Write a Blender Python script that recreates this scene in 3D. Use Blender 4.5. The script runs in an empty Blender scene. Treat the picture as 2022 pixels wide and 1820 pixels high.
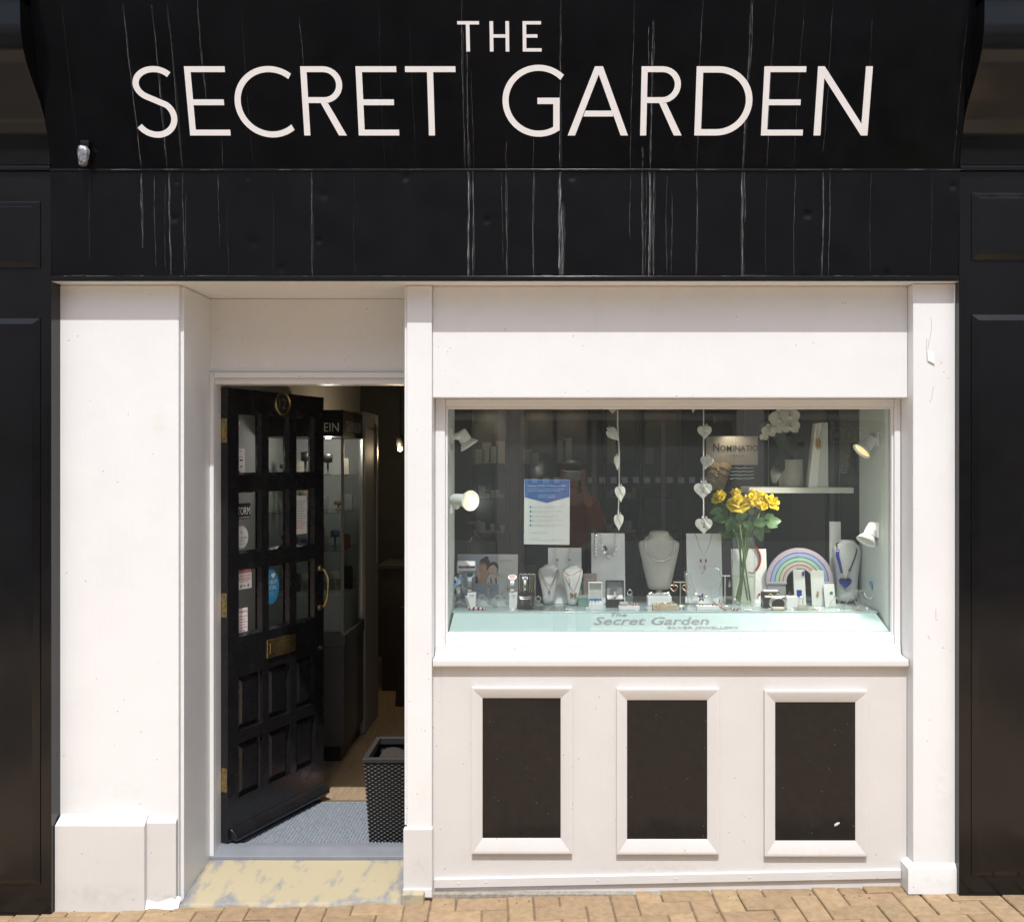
import bpy, bmesh, math, random
from mathutils import Vector, Matrix
R = math.radians
random.seed(7)

# ------------------------------------------------------------------ camera, sky, sun, exposure
D, S, FX, FY, ZC = 3.70, 512.0, 1090.0, 915.0, 1.70      # camera distance (m), survey px per metre on the facade, eye line
scene = bpy.context.scene
C = scene.collection
cam = bpy.data.cameras.new('camera')
cam.sensor_width = 36.0
cam.lens = 36.0 * S * D / 2022.0
cam.shift_x = (1011.0 - FX) / 2022.0
cam.shift_y = (FY - 910.0) / 2022.0
cam.clip_start, cam.clip_end = 0.05, 500.0
camo = bpy.data.objects.new('camera', cam); C.objects.link(camo)
camo.location = (0, -D, ZC); camo.rotation_euler = (R(90), 0, 0)
scene.camera = camo

SUN_EL, SUN_AZ = 62.0, 2.0                                # degrees; azimuth to the right of the facade normal
world = bpy.data.worlds.new('World'); scene.world = world; world.use_nodes = True
wn = world.node_tree.nodes; wl = world.node_tree.links
sky = wn.new('ShaderNodeTexSky'); sky.sky_type = 'NISHITA'; sky.sun_disc = False
sky.sun_elevation = R(SUN_EL); sky.sun_rotation = R(180.0 - SUN_AZ)
sky.air_density = 1.0; sky.dust_density = 2.6
wn['Background'].inputs['Strength'].default_value = 0.15
wl.new(sky.outputs[0], wn['Background'].inputs['Color'])
sun = bpy.data.lights.new('sun', 'SUN'); sun.energy = 3.5; sun.angle = R(0.53); sun.color = (1.0, 0.985, 0.965)
suno = bpy.data.objects.new('sun', sun); C.objects.link(suno)
suno.rotation_euler = Vector((-math.sin(R(SUN_AZ)) * math.cos(R(SUN_EL)), math.cos(R(SUN_AZ)) * math.cos(R(SUN_EL)), -math.sin(R(SUN_EL)))).to_track_quat('-Z', 'Y').to_euler()
suno.location = (0.5, -6, 12)
scene.view_settings.view_transform = 'Standard'; scene.view_settings.look = 'None'
scene.view_settings.exposure = 0.22; scene.view_settings.gamma = 1.0
scene.cycles.transparent_max_bounces = 24
scene.cycles.max_bounces = 7
scene.cycles.use_denoising = True
scene.cycles.sample_clamp_indirect = 6.0

# ------------------------------------------------------------------ survey helpers: survey px + depth fraction -> metres
def P(vx, vy, e): return Vector(((vx - FX) * (1 + e) / S, e * D, ZC - (vy - FY) * (1 + e) / S))
def XV(vx, e): return (vx - FX) * (1 + e) / S
def ZV(vy, e): return ZC - (vy - FY) * (1 + e) / S
ZONES = {'A': (887.2, 1047.4, .1402), 'B': (1139.9, 1035.1, .1524), 'C': (1417.1, 1035.1, .1706),
         'D': (874.9, 794.8, .1645), 'E': (1170.7, 794.8, .1591), 'F': (1367.8, 794.8, .2011), 'V': (0, 0, 1)}
def zv(zone, x, y):
    a, b, k = ZONES[zone]; return a + x * k, b + y * k
def zp(zone, x, y, e): return P(*zv(zone, x, y), e)
def zpl(zone, pts, e): return [zp(zone, x, y, e) for x, y in pts]
def zl(zone, px, e): return px * ZONES[zone][2] * (1 + e) / S

# ------------------------------------------------------------------ object helpers
WPOS = {}
def link(o, parent, origin):
    C.objects.link(o)
    o.parent = parent
    o.location = origin - (WPOS[parent.name] if parent else Vector((0, 0, 0)))
    WPOS[o.name] = Vector(origin)
    return o
def tag(o, label=None, cat=None, group=None, kind=None):
    if label: o['label'] = label
    if cat: o['category'] = cat
    if group: o['group'] = group
    if kind: o['kind'] = kind
    return o
def thing(name, base, label, cat, group=None, parent=None):
    o = bpy.data.objects.new(name, None); o.empty_display_size = .05
    link(o, parent, Vector(base)); return tag(o, label, cat, group)

class MB:
    def __init__(s): s.v = []; s.f = []
    def add(s, vs, fs):
        n = len(s.v); s.v += [tuple(v) for v in vs]; s.f += [tuple(i + n for i in f) for f in fs]; return s
    def box(s, x0, x1, y0, y1, z0, z1):
        if x0 > x1: x0, x1 = x1, x0
        if y0 > y1: y0, y1 = y1, y0
        if z0 > z1: z0, z1 = z1, z0
        return s.add([(x0,y0,z0),(x1,y0,z0),(x1,y1,z0),(x0,y1,z0),(x0,y0,z1),(x1,y0,z1),(x1,y1,z1),(x0,y1,z1)],
                     [(0,3,2,1),(4,5,6,7),(0,1,5,4),(1,2,6,5),(2,3,7,6),(3,0,4,7)])
    def hexa(s, q0, q1):                       # two quads (front, back), same winding
        return s.add(list(q0) + list(q1), [(0,1,2,3),(7,6,5,4),(0,4,5,1),(1,5,6,2),(2,6,7,3),(3,7,4,0)])
    def prism(s, pts, off):                    # planar outline extruded by off
        n = len(pts); off = Vector(off); a = [Vector(p) for p in pts]
        return s.add(a + [p + off for p in a], [tuple(range(n)), tuple(range(2*n-1, n-1, -1))] + [(i, i+n, (i+1) % n + n, (i+1) % n) for i in range(n)])
    def tube(s, pts, r, n=8, closed=False, cap=True):
        pts = [Vector(p) for p in pts]; m = len(pts)
        rs = r if isinstance(r, (list, tuple)) else [r] * m
        rings = []; prev = None
        for i, p in enumerate(pts):
            t = (pts[(i+1) % m] - pts[i-1]) if closed else (pts[min(i+1, m-1)] - pts[max(i-1, 0)])
            t = t.normalized() if t.length > 1e-9 else Vector((0, 0, 1))
            if prev is None:
                u = t.cross(Vector((0, 0, 1)));
                if u.length < 1e-3: u = t.cross(Vector((0, 1, 0)))
            else:
                u = prev - t * prev.dot(t)
                if u.length < 1e-6: u = t.cross(Vector((0, 1, 0)))
            u.normalize(); prev = u; w = t.cross(u)
            rings.append([p + (u * math.cos(2*math.pi*k/n) + w * math.sin(2*math.pi*k/n)) * rs[i] for k in range(n)])
        vs = [v for ring in rings for v in ring]; fs = []
        for i in range(m if closed else m - 1):
            j = (i + 1) % m
            for k in range(n): fs.append((i*n+k, i*n+(k+1) % n, j*n+(k+1) % n, j*n+k))
        if cap and not closed: fs += [tuple(range(n-1, -1, -1)), tuple((m-1)*n+k for k in range(n))]
        return s.add(vs, fs)
    def loft(s, rings, cap=True):              # list of equal length point rings
        n = len(rings[0]); vs = [v for r_ in rings for v in r_]; fs = []
        for i in range(len(rings) - 1):
            for k in range(n): fs.append((i*n+k, i*n+(k+1) % n, (i+1)*n+(k+1) % n, (i+1)*n+k))
        if cap: fs += [tuple(range(n-1, -1, -1)), tuple((len(rings)-1)*n+k for k in range(n))]
        return s.add(vs, fs)
    def lathe(s, prof, c=(0,0,0), n=20, axis=(0,0,1), cap=False):   # prof [(r,h)]
        c = Vector(c); a = Vector(axis).normalized()
        u = a.cross(Vector((0,1,0)));
        if u.length < 1e-3: u = a.cross(Vector((1,0,0)))
        u.normalize(); w = a.cross(u)
        return s.loft([[c + a*h + (u*math.cos(2*math.pi*k/n) + w*math.sin(2*math.pi*k/n))*max(r, 1e-5) for k in range(n)] for r, h in prof], cap)
    def ball(s, c, r, n=10, m=6, sz=1.0):
        return s.lathe([(r*math.sin(math.pi*i/m), -r*sz*math.cos(math.pi*i/m)) for i in range(m+1)], c, n)
    def grid(s, fn, nu, nv):
        vs = [fn(i/nu, j/nv) for j in range(nv+1) for i in range(nu+1)]
        return s.add(vs, [(j*(nu+1)+i, j*(nu+1)+i+1, (j+1)*(nu+1)+i+1, (j+1)*(nu+1)+i) for j in range(nv) for i in range(nu)])
    def build(s, name, mat, parent=None, smooth=False, bevel=0, seg=2, origin=None, solid=0, rnd=0):
        vs = [Vector(v) for v in s.v]
        lo = Vector(map(min, zip(*vs))); hi = Vector(map(max, zip(*vs)))
        o_ = Vector(origin) if origin is not None else Vector(((lo.x+hi.x)/2, (lo.y+hi.y)/2, lo.z))
        me = bpy.data.meshes.new(name); me.from_pydata([tuple(v - o_) for v in vs], [], s.f); me.validate()
        bm = bmesh.new(); bm.from_mesh(me); bmesh.ops.recalc_face_normals(bm, faces=bm.faces); bm.to_mesh(me); bm.free()
        if mat: me.materials.append(mat)
        if smooth:
            for p in me.polygons: p.use_smooth = True
        ob = bpy.data.objects.new(name, me); link(ob, parent, o_)
        if solid:
            md = ob.modifiers.new('solid', 'SOLIDIFY'); md.thickness = solid; md.offset = 0
        if bevel:
            md = ob.modifiers.new('bevel', 'BEVEL'); md.width = bevel; md.segments = seg; md.limit_method = 'ANGLE'; md.angle_limit = R(40)
            for p in me.polygons: p.use_smooth = True
            md2 = ob.modifiers.new('wn', 'WEIGHTED_NORMAL'); md2.keep_sharp = True
        return ob

def ring(cx, cy, z, wx, wy, n=20, pw=1.0):
    out = []
    for k in range(n):
        a = 2*math.pi*k/n; c, s_ = math.cos(a), math.sin(a)
        out.append(Vector((cx + wx*math.copysign(abs(c)**pw, c), cy + wy*math.copysign(abs(s_)**pw, s_), z)))
    return out
def arc(cx, cy, rx, ry, a0, a1, n):
    return [(cx + rx*math.cos(R(a0+(a1-a0)*i/n)), cy + ry*math.sin(R(a0+(a1-a0)*i/n))) for i in range(n+1)]

TXT = {}
def text(name, st, mat, org, right, up, h, parent=None, width=None, shear=0, off=.0006, align='L', space=1.0, thick=0, bold=0):
    """flat lettering laid on a surface: org lower left (or centre), h cap height in metres"""
    cu = bpy.data.curves.new('t', 'FONT'); cu.body = st; cu.size = 1.0; cu.resolution_u = 2; cu.shear = shear; cu.space_character = space; cu.offset = bold
    if align == 'C': cu.align_x = 'CENTER'
    t = bpy.data.objects.new('t', cu); C.objects.link(t)
    dg = bpy.context.evaluated_depsgraph_get(); dg.update()
    me0 = bpy.data.meshes.new_from_object(t.evaluated_get(dg))
    vs = [v.co.copy() for v in me0.vertices]; fs = [tuple(p.vertices) for p in me0.polygons]
    bpy.data.objects.remove(t); bpy.data.curves.remove(cu); bpy.data.meshes.remove(me0)
    if not vs: return None
    right = Vector(right).normalized(); up = Vector(up).normalized(); nor = right.cross(up)
    k = h / .72; kx = k
    if width:
        xs = [v.x for v in vs]; kx = width / (max(xs) - min(xs))
        x0 = min(xs) if align == 'L' else 0
    else: x0 = 0
    m = MB(); org = Vector(org)
    m.add([org + right*((v.x-x0)*kx) + up*(v.y*k) + nor*off for v in vs], fs)
    if thick:
        n = len(vs)
    ob = m.build(name, mat, parent)
    return ob

# ------------------------------------------------------------------ materials
MATS = {}
def nodes(m): return m.node_tree.nodes, m.node_tree.links
def mat(name, col, rough=.5, metal=0., spec=.5, var=0., vs=6., bump=0., bs=40., coat=0., rvar=0., emit=None, es=0., rand=0., sss=0., stretch=None, var2=None):
    if name in MATS: return MATS[name]
    m = bpy.data.materials.new(name); m.use_nodes = True; MATS[name] = m
    n, l = nodes(m); b = n['Principled BSDF']
    b.inputs['Base Color'].default_value = (*col, 1); b.inputs['Roughness'].default_value = rough
    b.inputs['Metallic'].default_value = metal; b.inputs['Specular IOR Level'].default_value = spec
    b.inputs['Coat Weight'].default_value = coat
    if emit: b.inputs['Emission Color'].default_value = (*emit, 1); b.inputs['Emission Strength'].default_value = es
    geo = n.new('ShaderNodeNewGeometry'); vec = geo.outputs['Position']
    if stretch:
        mp = n.new('ShaderNodeMapping'); mp.inputs['Scale'].default_value = stretch; l.new(vec, mp.inputs[0]); vec = mp.outputs[0]
    colsock = None
    if var or rand:
        cur = None
        if var:
            tx = n.new('ShaderNodeTexNoise'); tx.inputs['Scale'].default_value = vs; tx.inputs['Detail'].default_value = 6; tx.inputs['Roughness'].default_value = .62
            l.new(vec, tx.inputs['Vector'])
            rp = n.new('ShaderNodeValToRGB'); l.new(tx.outputs['Fac'], rp.inputs[0])
            c2 = var2 if var2 else tuple(c*(1-var) for c in col)
            rp.color_ramp.elements[0].position = .32; rp.color_ramp.elements[0].color = (*c2, 1)
            rp.color_ramp.elements[1].position = .62; rp.color_ramp.elements[1].color = (*[min(1, c*(1+var*.35)) for c in col], 1)
            cur = rp.outputs[0]
        if rand:
            oi = n.new('ShaderNodeObjectInfo'); hs = n.new('ShaderNodeHueSaturation')
            mr = n.new('ShaderNodeMapRange'); mr.inputs['To Min'].default_value = 1-rand; mr.inputs['To Max'].default_value = 1+rand
            l.new(oi.outputs['Random'], mr.inputs['Value']); l.new(mr.outputs[0], hs.inputs['Value'])
            mr2 = n.new('ShaderNodeMapRange'); mr2.inputs['To Min'].default_value = .5-rand*.035; mr2.inputs['To Max'].default_value = .5+rand*.035
            mu = n.new('ShaderNodeMath'); mu.operation = 'FRACT'; mu2 = n.new('ShaderNodeMath'); mu2.operation = 'MULTIPLY'; mu2.inputs[1].default_value = 7.31
            l.new(oi.outputs['Random'], mu2.inputs[0]); l.new(mu2.outputs[0], mu.inputs[0]); l.new(mu.outputs[0], mr2.inputs['Value']); l.new(mr2.outputs[0], hs.inputs['Hue'])
            if cur: l.new(cur, hs.inputs['Color'])
            else: hs.inputs['Color'].default_value = (*col, 1)
            cur = hs.outputs[0]
        l.new(cur, b.inputs['Base Color'])
    if rvar:
        t2 = n.new('ShaderNodeTexNoise'); t2.inputs['Scale'].default_value = vs*1.7; t2.inputs['Detail'].default_value = 5; l.new(vec, t2.inputs['Vector'])
        mr = n.new('ShaderNodeMapRange'); mr.inputs['From Min'].default_value = .3; mr.inputs['From Max'].default_value = .7
        mr.inputs['To Min'].default_value = max(.02, rough-rvar); mr.inputs['To Max'].default_value = min(1, rough+rvar)
        l.new(t2.outputs['Fac'], mr.inputs['Value']); l.new(mr.outputs[0], b.inputs['Roughness'])
    if bump:
        t3 = n.new('ShaderNodeTexNoise'); t3.inputs['Scale'].default_value = bs; t3.inputs['Detail'].default_value = 5; l.new(vec, t3.inputs['Vector'])
        bp = n.new('ShaderNodeBump'); bp.inputs['Strength'].default_value = 1.0; bp.inputs['Distance'].default_value = bump
        l.new(t3.outputs['Fac'], bp.inputs['Height']); l.new(bp.outputs[0], b.inputs['Normal'])
    return m

def glass(name, tint=(.93,.97,.96), f0=.04, rough=0.0, haze=0.0, hcol=(.7,.75,.75)):
    """thin clear sheet: transparent with mirror reflection growing at grazing angles"""
    if name in MATS: return MATS[name]
    m = bpy.data.materials.new(name); m.use_nodes = True; MATS[name] = m
    n, l = nodes(m); n.remove(n['Principled BSDF']); out = n['Material Output']
    tr = n.new('ShaderNodeBsdfTransparent'); tr.inputs[0].default_value = (*tint, 1)
    gl = n.new('ShaderNodeBsdfGlossy'); gl.inputs['Roughness'].default_value = rough
    lw = n.new('ShaderNodeLayerWeight'); lw.inputs['Blend'].default_value = .5
    pw = n.new('ShaderNodeMath'); pw.operation = 'POWER'; pw.inputs[1].default_value = 5
    ml = n.new('ShaderNodeMath'); ml.operation = 'MULTIPLY_ADD'; ml.inputs[1].default_value = 1 - f0; ml.inputs[2].default_value = f0
    l.new(lw.outputs['Facing'], pw.inputs[0]); l.new(pw.outputs[0], ml.inputs[0])
    mx = n.new('ShaderNodeMixShader'); l.new(ml.outputs[0], mx.inputs[0])
    base = tr.outputs[0]
    if haze:
        df = n.new('ShaderNodeBsdfDiffuse'); df.inputs[0].default_value = (*hcol, 1)
        m2 = n.new('ShaderNodeMixShader'); m2.inputs[0].default_value = haze
        l.new(tr.outputs[0], m2.inputs[1]); l.new(df.outputs[0], m2.inputs[2]); base = m2.outputs[0]
    l.new(base, mx.inputs[1]); l.new(gl.outputs[0], mx.inputs[2]); l.new(mx.outputs[0], out.inputs[0])
    return m

def paint_white(nm, col):
    m = mat(nm, col, rough=.38, spec=.4, var=.035, vs=3.2, bump=.0006, bs=26, rvar=.08)
    n, l = nodes(m); b = n['Principled BSDF']
    src = b.inputs['Base Color'].links[0].from_socket
    geo = n.new('ShaderNodeNewGeometry')
    # yellowish damp stains
    t = n.new('ShaderNodeTexNoise'); t.inputs['Scale'].default_value = 4.3; t.inputs['Detail'].default_value = 8; t.inputs['Roughness'].default_value = .7
    mp = n.new('ShaderNodeMapping'); mp.inputs['Scale'].default_value = (1, 1, .45); mp.inputs['Location'].default_value = (3, 1, 7)
    l.new(geo.outputs['Position'], mp.inputs[0]); l.new(mp.outputs[0], t.inputs['Vector'])
    r = n.new('ShaderNodeValToRGB'); r.color_ramp.elements[0].position = .60; r.color_ramp.elements[0].color = (0,0,0,1); r.color_ramp.elements[1].position = .78; r.color_ramp.elements[1].color = (.32,.32,.32,1)
    l.new(t.outputs['Fac'], r.inputs[0])
    mx = n.new('ShaderNodeMix'); mx.data_type = 'RGBA'; l.new(r.outputs[0], mx.inputs['Factor']); l.new(src, mx.inputs['A']); mx.inputs['B'].default_value = (.66, .58, .46, 1)
    # small chips and specks of dirt
    v = n.new('ShaderNodeTexVoronoi'); v.inputs['Scale'].default_value = 26; l.new(geo.outputs['Position'], v.inputs['Vector'])
    t2 = n.new('ShaderNodeTexNoise'); t2.inputs['Scale'].default_value = 9; t2.inputs['Detail'].default_value = 3; l.new(geo.outputs['Position'], t2.inputs['Vector'])
    lt = n.new('ShaderNodeMath'); lt.operation = 'LESS_THAN'; lt.inputs[1].default_value = .065; l.new(v.outputs['Distance'], lt.inputs[0])
    gt = n.new('ShaderNodeMath'); gt.operation = 'GREATER_THAN'; gt.inputs[1].default_value = .54; l.new(t2.outputs['Fac'], gt.inputs[0])
    mu = n.new('ShaderNodeMath'); mu.operation = 'MULTIPLY'; l.new(lt.outputs[0], mu.inputs[0]); l.new(gt.outputs[0], mu.inputs[1])
    mu2 = n.new('ShaderNodeMath'); mu2.operation = 'MULTIPLY'; mu2.inputs[1].default_value = .7; l.new(mu.outputs[0], mu2.inputs[0])
    mx2 = n.new('ShaderNodeMix'); mx2.data_type = 'RGBA'; l.new(mu2.outputs[0], mx2.inputs['Factor']); l.new(mx.outputs['Result'], mx2.inputs['A']); mx2.inputs['B'].default_value = (.20, .16, .12, 1)
    cur = mx2.outputs['Result']
    nz = n.new('ShaderNodeTexNoise'); nz.inputs['Scale'].default_value = 34; nz.inputs['Detail'].default_value = 6; nz.inputs['Roughness'].default_value = .7; l.new(geo.outputs['Position'], nz.inputs['Vector'])
    m1 = n.new('ShaderNodeMath'); m1.operation = 'MULTIPLY_ADD'; l.new(nz.outputs['Fac'], m1.inputs[0]); m1.inputs[1].default_value = 2.6; m1.inputs[2].default_value = -1.05; m1.use_clamp = True
    for vx, vy, rx, rz_, k, c in ((315, 838, .035, .09, .55, (.62,.50,.32)), (300, 1010, .06, .17, .35, (.62,.57,.50)), (200, 1755, .22, .05, .55, (.36,.31,.25)), (330, 1765, .06, .04, .6, (.30,.27,.22)),
                                  (960, 1700, .22, .05, .5, (.42,.38,.32)), (1600, 1695, .25, .045, .5, (.42,.38,.32)), (1858, 1560, .05, .22, .4, (.50,.47,.43)), (1848, 705, .03, .07, .35, (.5,.48,.45)),
                                  (830, 1710, .05, .06, .5, (.40,.36,.30)), (250, 1560, .15, .05, .3, (.5,.45,.38)), (1300, 1720, .3, .025, .55, (.36,.31,.25)), (870, 1330, .01, .35, .45, (.45,.42,.38)), (1790, 1500, .012, .3, .4, (.45,.42,.38)), (1840, 1730, .08, .03, .5, (.4,.34,.27))):
        p = P(vx, vy, .018)
        mp2 = n.new('ShaderNodeMapping'); mp2.vector_type = 'POINT'; mp2.inputs['Location'].default_value = (-p.x/rx, 0, -p.z/rz_); mp2.inputs['Scale'].default_value = (1/rx, 0, 1/rz_)
        l.new(geo.outputs['Position'], mp2.inputs[0])
        ln = n.new('ShaderNodeVectorMath'); ln.operation = 'LENGTH'; l.new(mp2.outputs[0], ln.inputs[0])
        mr = n.new('ShaderNodeMapRange'); mr.inputs['From Min'].default_value = 1.0; mr.inputs['From Max'].default_value = .0; mr.inputs['To Max'].default_value = 1.0; l.new(ln.outputs['Value'], mr.inputs['Value'])
        m2 = n.new('ShaderNodeMath'); m2.operation = 'MULTIPLY'; l.new(mr.outputs[0], m2.inputs[0]); l.new(m1.outputs[0], m2.inputs[1])
        m3 = n.new('ShaderNodeMath'); m3.operation = 'MULTIPLY'; l.new(m2.outputs[0], m3.inputs[0]); m3.inputs[1].default_value = k
        x3 = n.new('ShaderNodeMix'); x3.data_type = 'RGBA'; l.new(m3.outputs[0], x3.inputs['Factor']); l.new(cur, x3.inputs['A']); x3.inputs['B'].default_value = (*c, 1); cur = x3.outputs['Result']
    l.new(cur, b.inputs['Base Color'])
    # brush marks
    mp3 = n.new('ShaderNodeMapping'); mp3.inputs['Scale'].default_value = (170, 170, 7); l.new(geo.outputs['Position'], mp3.inputs[0])
    bz = n.new('ShaderNodeTexNoise'); bz.inputs['Scale'].default_value = 1; bz.inputs['Detail'].default_value = 4; l.new(mp3.outputs[0], bz.inputs['Vector'])
    b2 = n.new('ShaderNodeBump'); b2.inputs['Distance'].default_value = .0005; l.new(bz.outputs['Fac'], b2.inputs['Height']); l.new(b.inputs['Normal'].links[0].from_socket, b2.inputs['Normal']); l.new(b2.outputs[0], b.inputs['Normal'])
    return m
WHITE = paint_white('white_paint', (.765, .775, .78))
WHITE2 = paint_white('old_white_paint', (.65, .64, .628))
BLACK = mat('black_gloss_paint', (.005, .005, .006), rough=.18, spec=.45, var=.3, vs=5, bump=.0002, bs=14, rvar=.05)
FASC = mat('black_fascia_paint', (.004, .004, .005), rough=.20, spec=.30, var=.3, vs=6, bump=.00012, bs=22, rvar=.05)
BLKPANEL = mat('black_panel_paint', (.014, .013, .013), rough=.12, spec=.28, var=.2, vs=30, bump=.00005, bs=60, rvar=.04)
DOORBLK = mat('black_door_paint', (.011, .011, .013), rough=.26, spec=.5, var=.2, vs=8, bump=.0004, bs=30, rvar=.08)
LETTER = mat('sign_letter_white', (.93, .92, .91), rough=.3, var=.02, vs=10)
BRASS = mat('aged_brass', (.46, .36, .18), rough=.38, metal=1, var=.35, vs=60, rvar=.1)
PANE = glass('window_glass', tint=(.965, .988, .98), f0=.10, haze=.022, hcol=(.62, .72, .70))
DPANE = glass('door_glass', tint=(.97, .98, .98), f0=.05)
ACRYL = glass('clear_acrylic', tint=(.965, .98, .98), f0=.07, haze=.10)
VASEG = glass('vase_glass', tint=(.985, .993, .99), f0=.06, haze=.02)
WATER = glass('vase_water', tint=(.96, .985, .94), f0=.02)
WBOARD = mat('white_card', (.84, .85, .86), rough=.5, var=.03, vs=20)
WBOX = mat('white_box_card', (.80, .80, .80), rough=.45)
SILVER = mat('silver', (.86, .85, .83), rough=.14, metal=1)
GOLD = mat('gold', (.83, .58, .24), rough=.2, metal=1)
ROSEG = mat('rose_gold', (.80, .50, .38), rough=.22, metal=1)
DARKM = mat('dark_trim', (.02, .02, .02), rough=.4)
SPOTW = mat('white_enamel', (.80, .80, .78), rough=.3)
RIBBON = mat('white_ribbon', (.66, .66, .62), rough=.6, var=.06, vs=60)
HEART = mat('white_washed_wood', (.62, .62, .58), rough=.65, var=.25, vs=70, bump=.0006, bs=140)
BLUE = mat('blue_stone', (.02, .03, .30), rough=.12, coat=.6)
RED = mat('red_bead', (.38, .02, .02), rough=.15, coat=.5)
GREEN = mat('green_stone', (.02, .18, .12), rough=.1, coat=.5)
CRYST = mat('crystal_bead', (.85, .87, .88), rough=.06, metal=.75)
PRINTDK = mat('print_black', (.02, .02, .025), rough=.5)
PRINTGR = mat('print_grey', (.22, .22, .24), rough=.5)
PRINTWH = mat('print_white', (.78, .78, .78), rough=.5)
PRINTRD = mat('print_red', (.55, .06, .05), rough=.5)
PRINTNV = mat('print_navy', (.03, .05, .18), rough=.5)

# dust specks on the black panels
n_, l_ = nodes(BLKPANEL); b_ = n_['Principled BSDF']; src_ = b_.inputs['Base Color'].links[0].from_socket; g_ = n_.new('ShaderNodeNewGeometry')
v_ = n_.new('ShaderNodeTexVoronoi'); v_.inputs['Scale'].default_value = 45; l_.new(g_.outputs['Position'], v_.inputs['Vector'])
r_ = n_.new('ShaderNodeMath'); r_.operation = 'LESS_THAN'; r_.inputs[1].default_value = .075; l_.new(v_.outputs['Distance'], r_.inputs[0])
k_ = n_.new('ShaderNodeTexNoise'); k_.inputs['Scale'].default_value = 11; l_.new(g_.outputs['Position'], k_.inputs['Vector'])
q_ = n_.new('ShaderNodeMath'); q_.operation = 'GREATER_THAN'; q_.inputs[1].default_value = .56; l_.new(k_.outputs['Fac'], q_.inputs[0])
p_ = n_.new('ShaderNodeMath'); p_.operation = 'MULTIPLY'; l_.new(r_.outputs[0], p_.inputs[0]); l_.new(q_.outputs[0], p_.inputs[1])
x_ = n_.new('ShaderNodeMix'); x_.data_type = 'RGBA'; l_.new(p_.outputs[0], x_.inputs['Factor']); l_.new(src_, x_.inputs['A']); x_.inputs['B'].default_value = (.20, .18, .16, 1); l_.new(x_.outputs['Result'], b_.inputs['Base Color'])
# ================================================================== ground and paving
def gz(x, y=0.0): return 0.02 * x + 0.006 * min(0, y)          # the street climbs gently to the right and falls from the shop
BRICK = mat('buff_paver', (.34, .243, .145), rough=.85, spec=.2, var=.2, vs=30, bump=.0014, bs=160, rand=.12)
n_, l_ = nodes(BRICK); b_ = n_['Principled BSDF']; src_ = b_.inputs['Base Color'].links[0].from_socket
v_ = n_.new('ShaderNodeTexNoise'); v_.inputs['Scale'].default_value = 210; v_.inputs['Detail'].default_value = 2
g_ = n_.new('ShaderNodeNewGeometry'); l_.new(g_.outputs['Position'], v_.inputs['Vector'])
r_ = n_.new('ShaderNodeValToRGB'); r_.color_ramp.elements[0].position = .66; r_.color_ramp.elements[0].color = (0,0,0,1); r_.color_ramp.elements[1].position = .74; r_.color_ramp.elements[1].color = (.75,.75,.75,1)
l_.new(v_.outputs['Fac'], r_.inputs[0])
x_ = n_.new('ShaderNodeMix'); x_.data_type = 'RGBA'; l_.new(r_.outputs[0], x_.inputs['Factor']); l_.new(src_, x_.inputs['A']); x_.inputs['B'].default_value = (.14, .09, .055, 1)
l_.new(x_.outputs['Result'], b_.inputs['Base Color'])
SAND = mat('joint_sand', (.22, .16, .105), rough=.95, var=.4, vs=60, bump=.003, bs=220)
GROUND = mat('street_paving', (.58, .44, .30), rough=.9, var=.25, vs=9, bump=.002, bs=60)  # unseen street behind the camera, colour raised to add bounce light
CEMENT = mat('cement', (.33, .30, .25), rough=.95, var=.3, vs=60, bump=.003, bs=130)

def sheet(name, x0, x1, y0, y1, dz, m, nx=2, ny=2):
    mb = MB(); mb.grid(lambda u, v: (x0+(x1-x0)*u, y0+(y1-y0)*v, gz(x0+(x1-x0)*u if abs(x0+(x1-x0)*u) < 30 else 0, y0+(y1-y0)*v if y0+(y1-y0)*v > -30 else -30) + dz), nx, ny)
    o = mb.build(name, m); return tag(o, kind='structure')
sheet('ground', -200, 200, -200, 60, -.075, mat('ground_earth', (.25, .21, .17), rough=.95, var=.2, vs=2), 80, 52)
sheet('street', -28, 28, -28, -4.2, -.012, GROUND, 28, 12)
pave = sheet('pavement', -3.4, 3.4, -4.25, .42, -.007, SAND, 8, 6)

def brick_mesh(i):
    rr = random.Random(i); L, W, H, b = .1965, .0955, .06, .004
    j = lambda: rr.uniform(-.0012, .0012)
    ring0 = [(-L/2, -W/2), (L/2, -W/2), (L/2, W/2), (-L/2, W/2)]
    jit = [(x+j(), y+j()) for x, y in ring0]
    vs = [(x, y, -H) for x, y in jit] + [(x, y, -b*1.1) for x, y in jit] + [(x*(1-2*b/L), y*(1-2*b/W), j()*.4) for x, y in jit]
    fs = [(3,2,1,0)] + [(k, (k+1) % 4, (k+1) % 4+4, k+4) for k in range(4)] + [(k+4, (k+1) % 4+4, (k+1) % 4+8, k+8) for k in range(4)] + [(8,9,10,11)]
    me = bpy.data.meshes.new('brick'); me.from_pydata(vs, [], fs); me.materials.append(BRICK); return me
BM = [brick_mesh(i) for i in range(6)]
cell = .1; far = MB(); cnt = 0
SKEW = R(3.0)
def rotp(x, y): return x*math.cos(SKEW) - y*math.sin(SKEW), x*math.sin(SKEW) + y*math.cos(SKEW)
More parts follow.
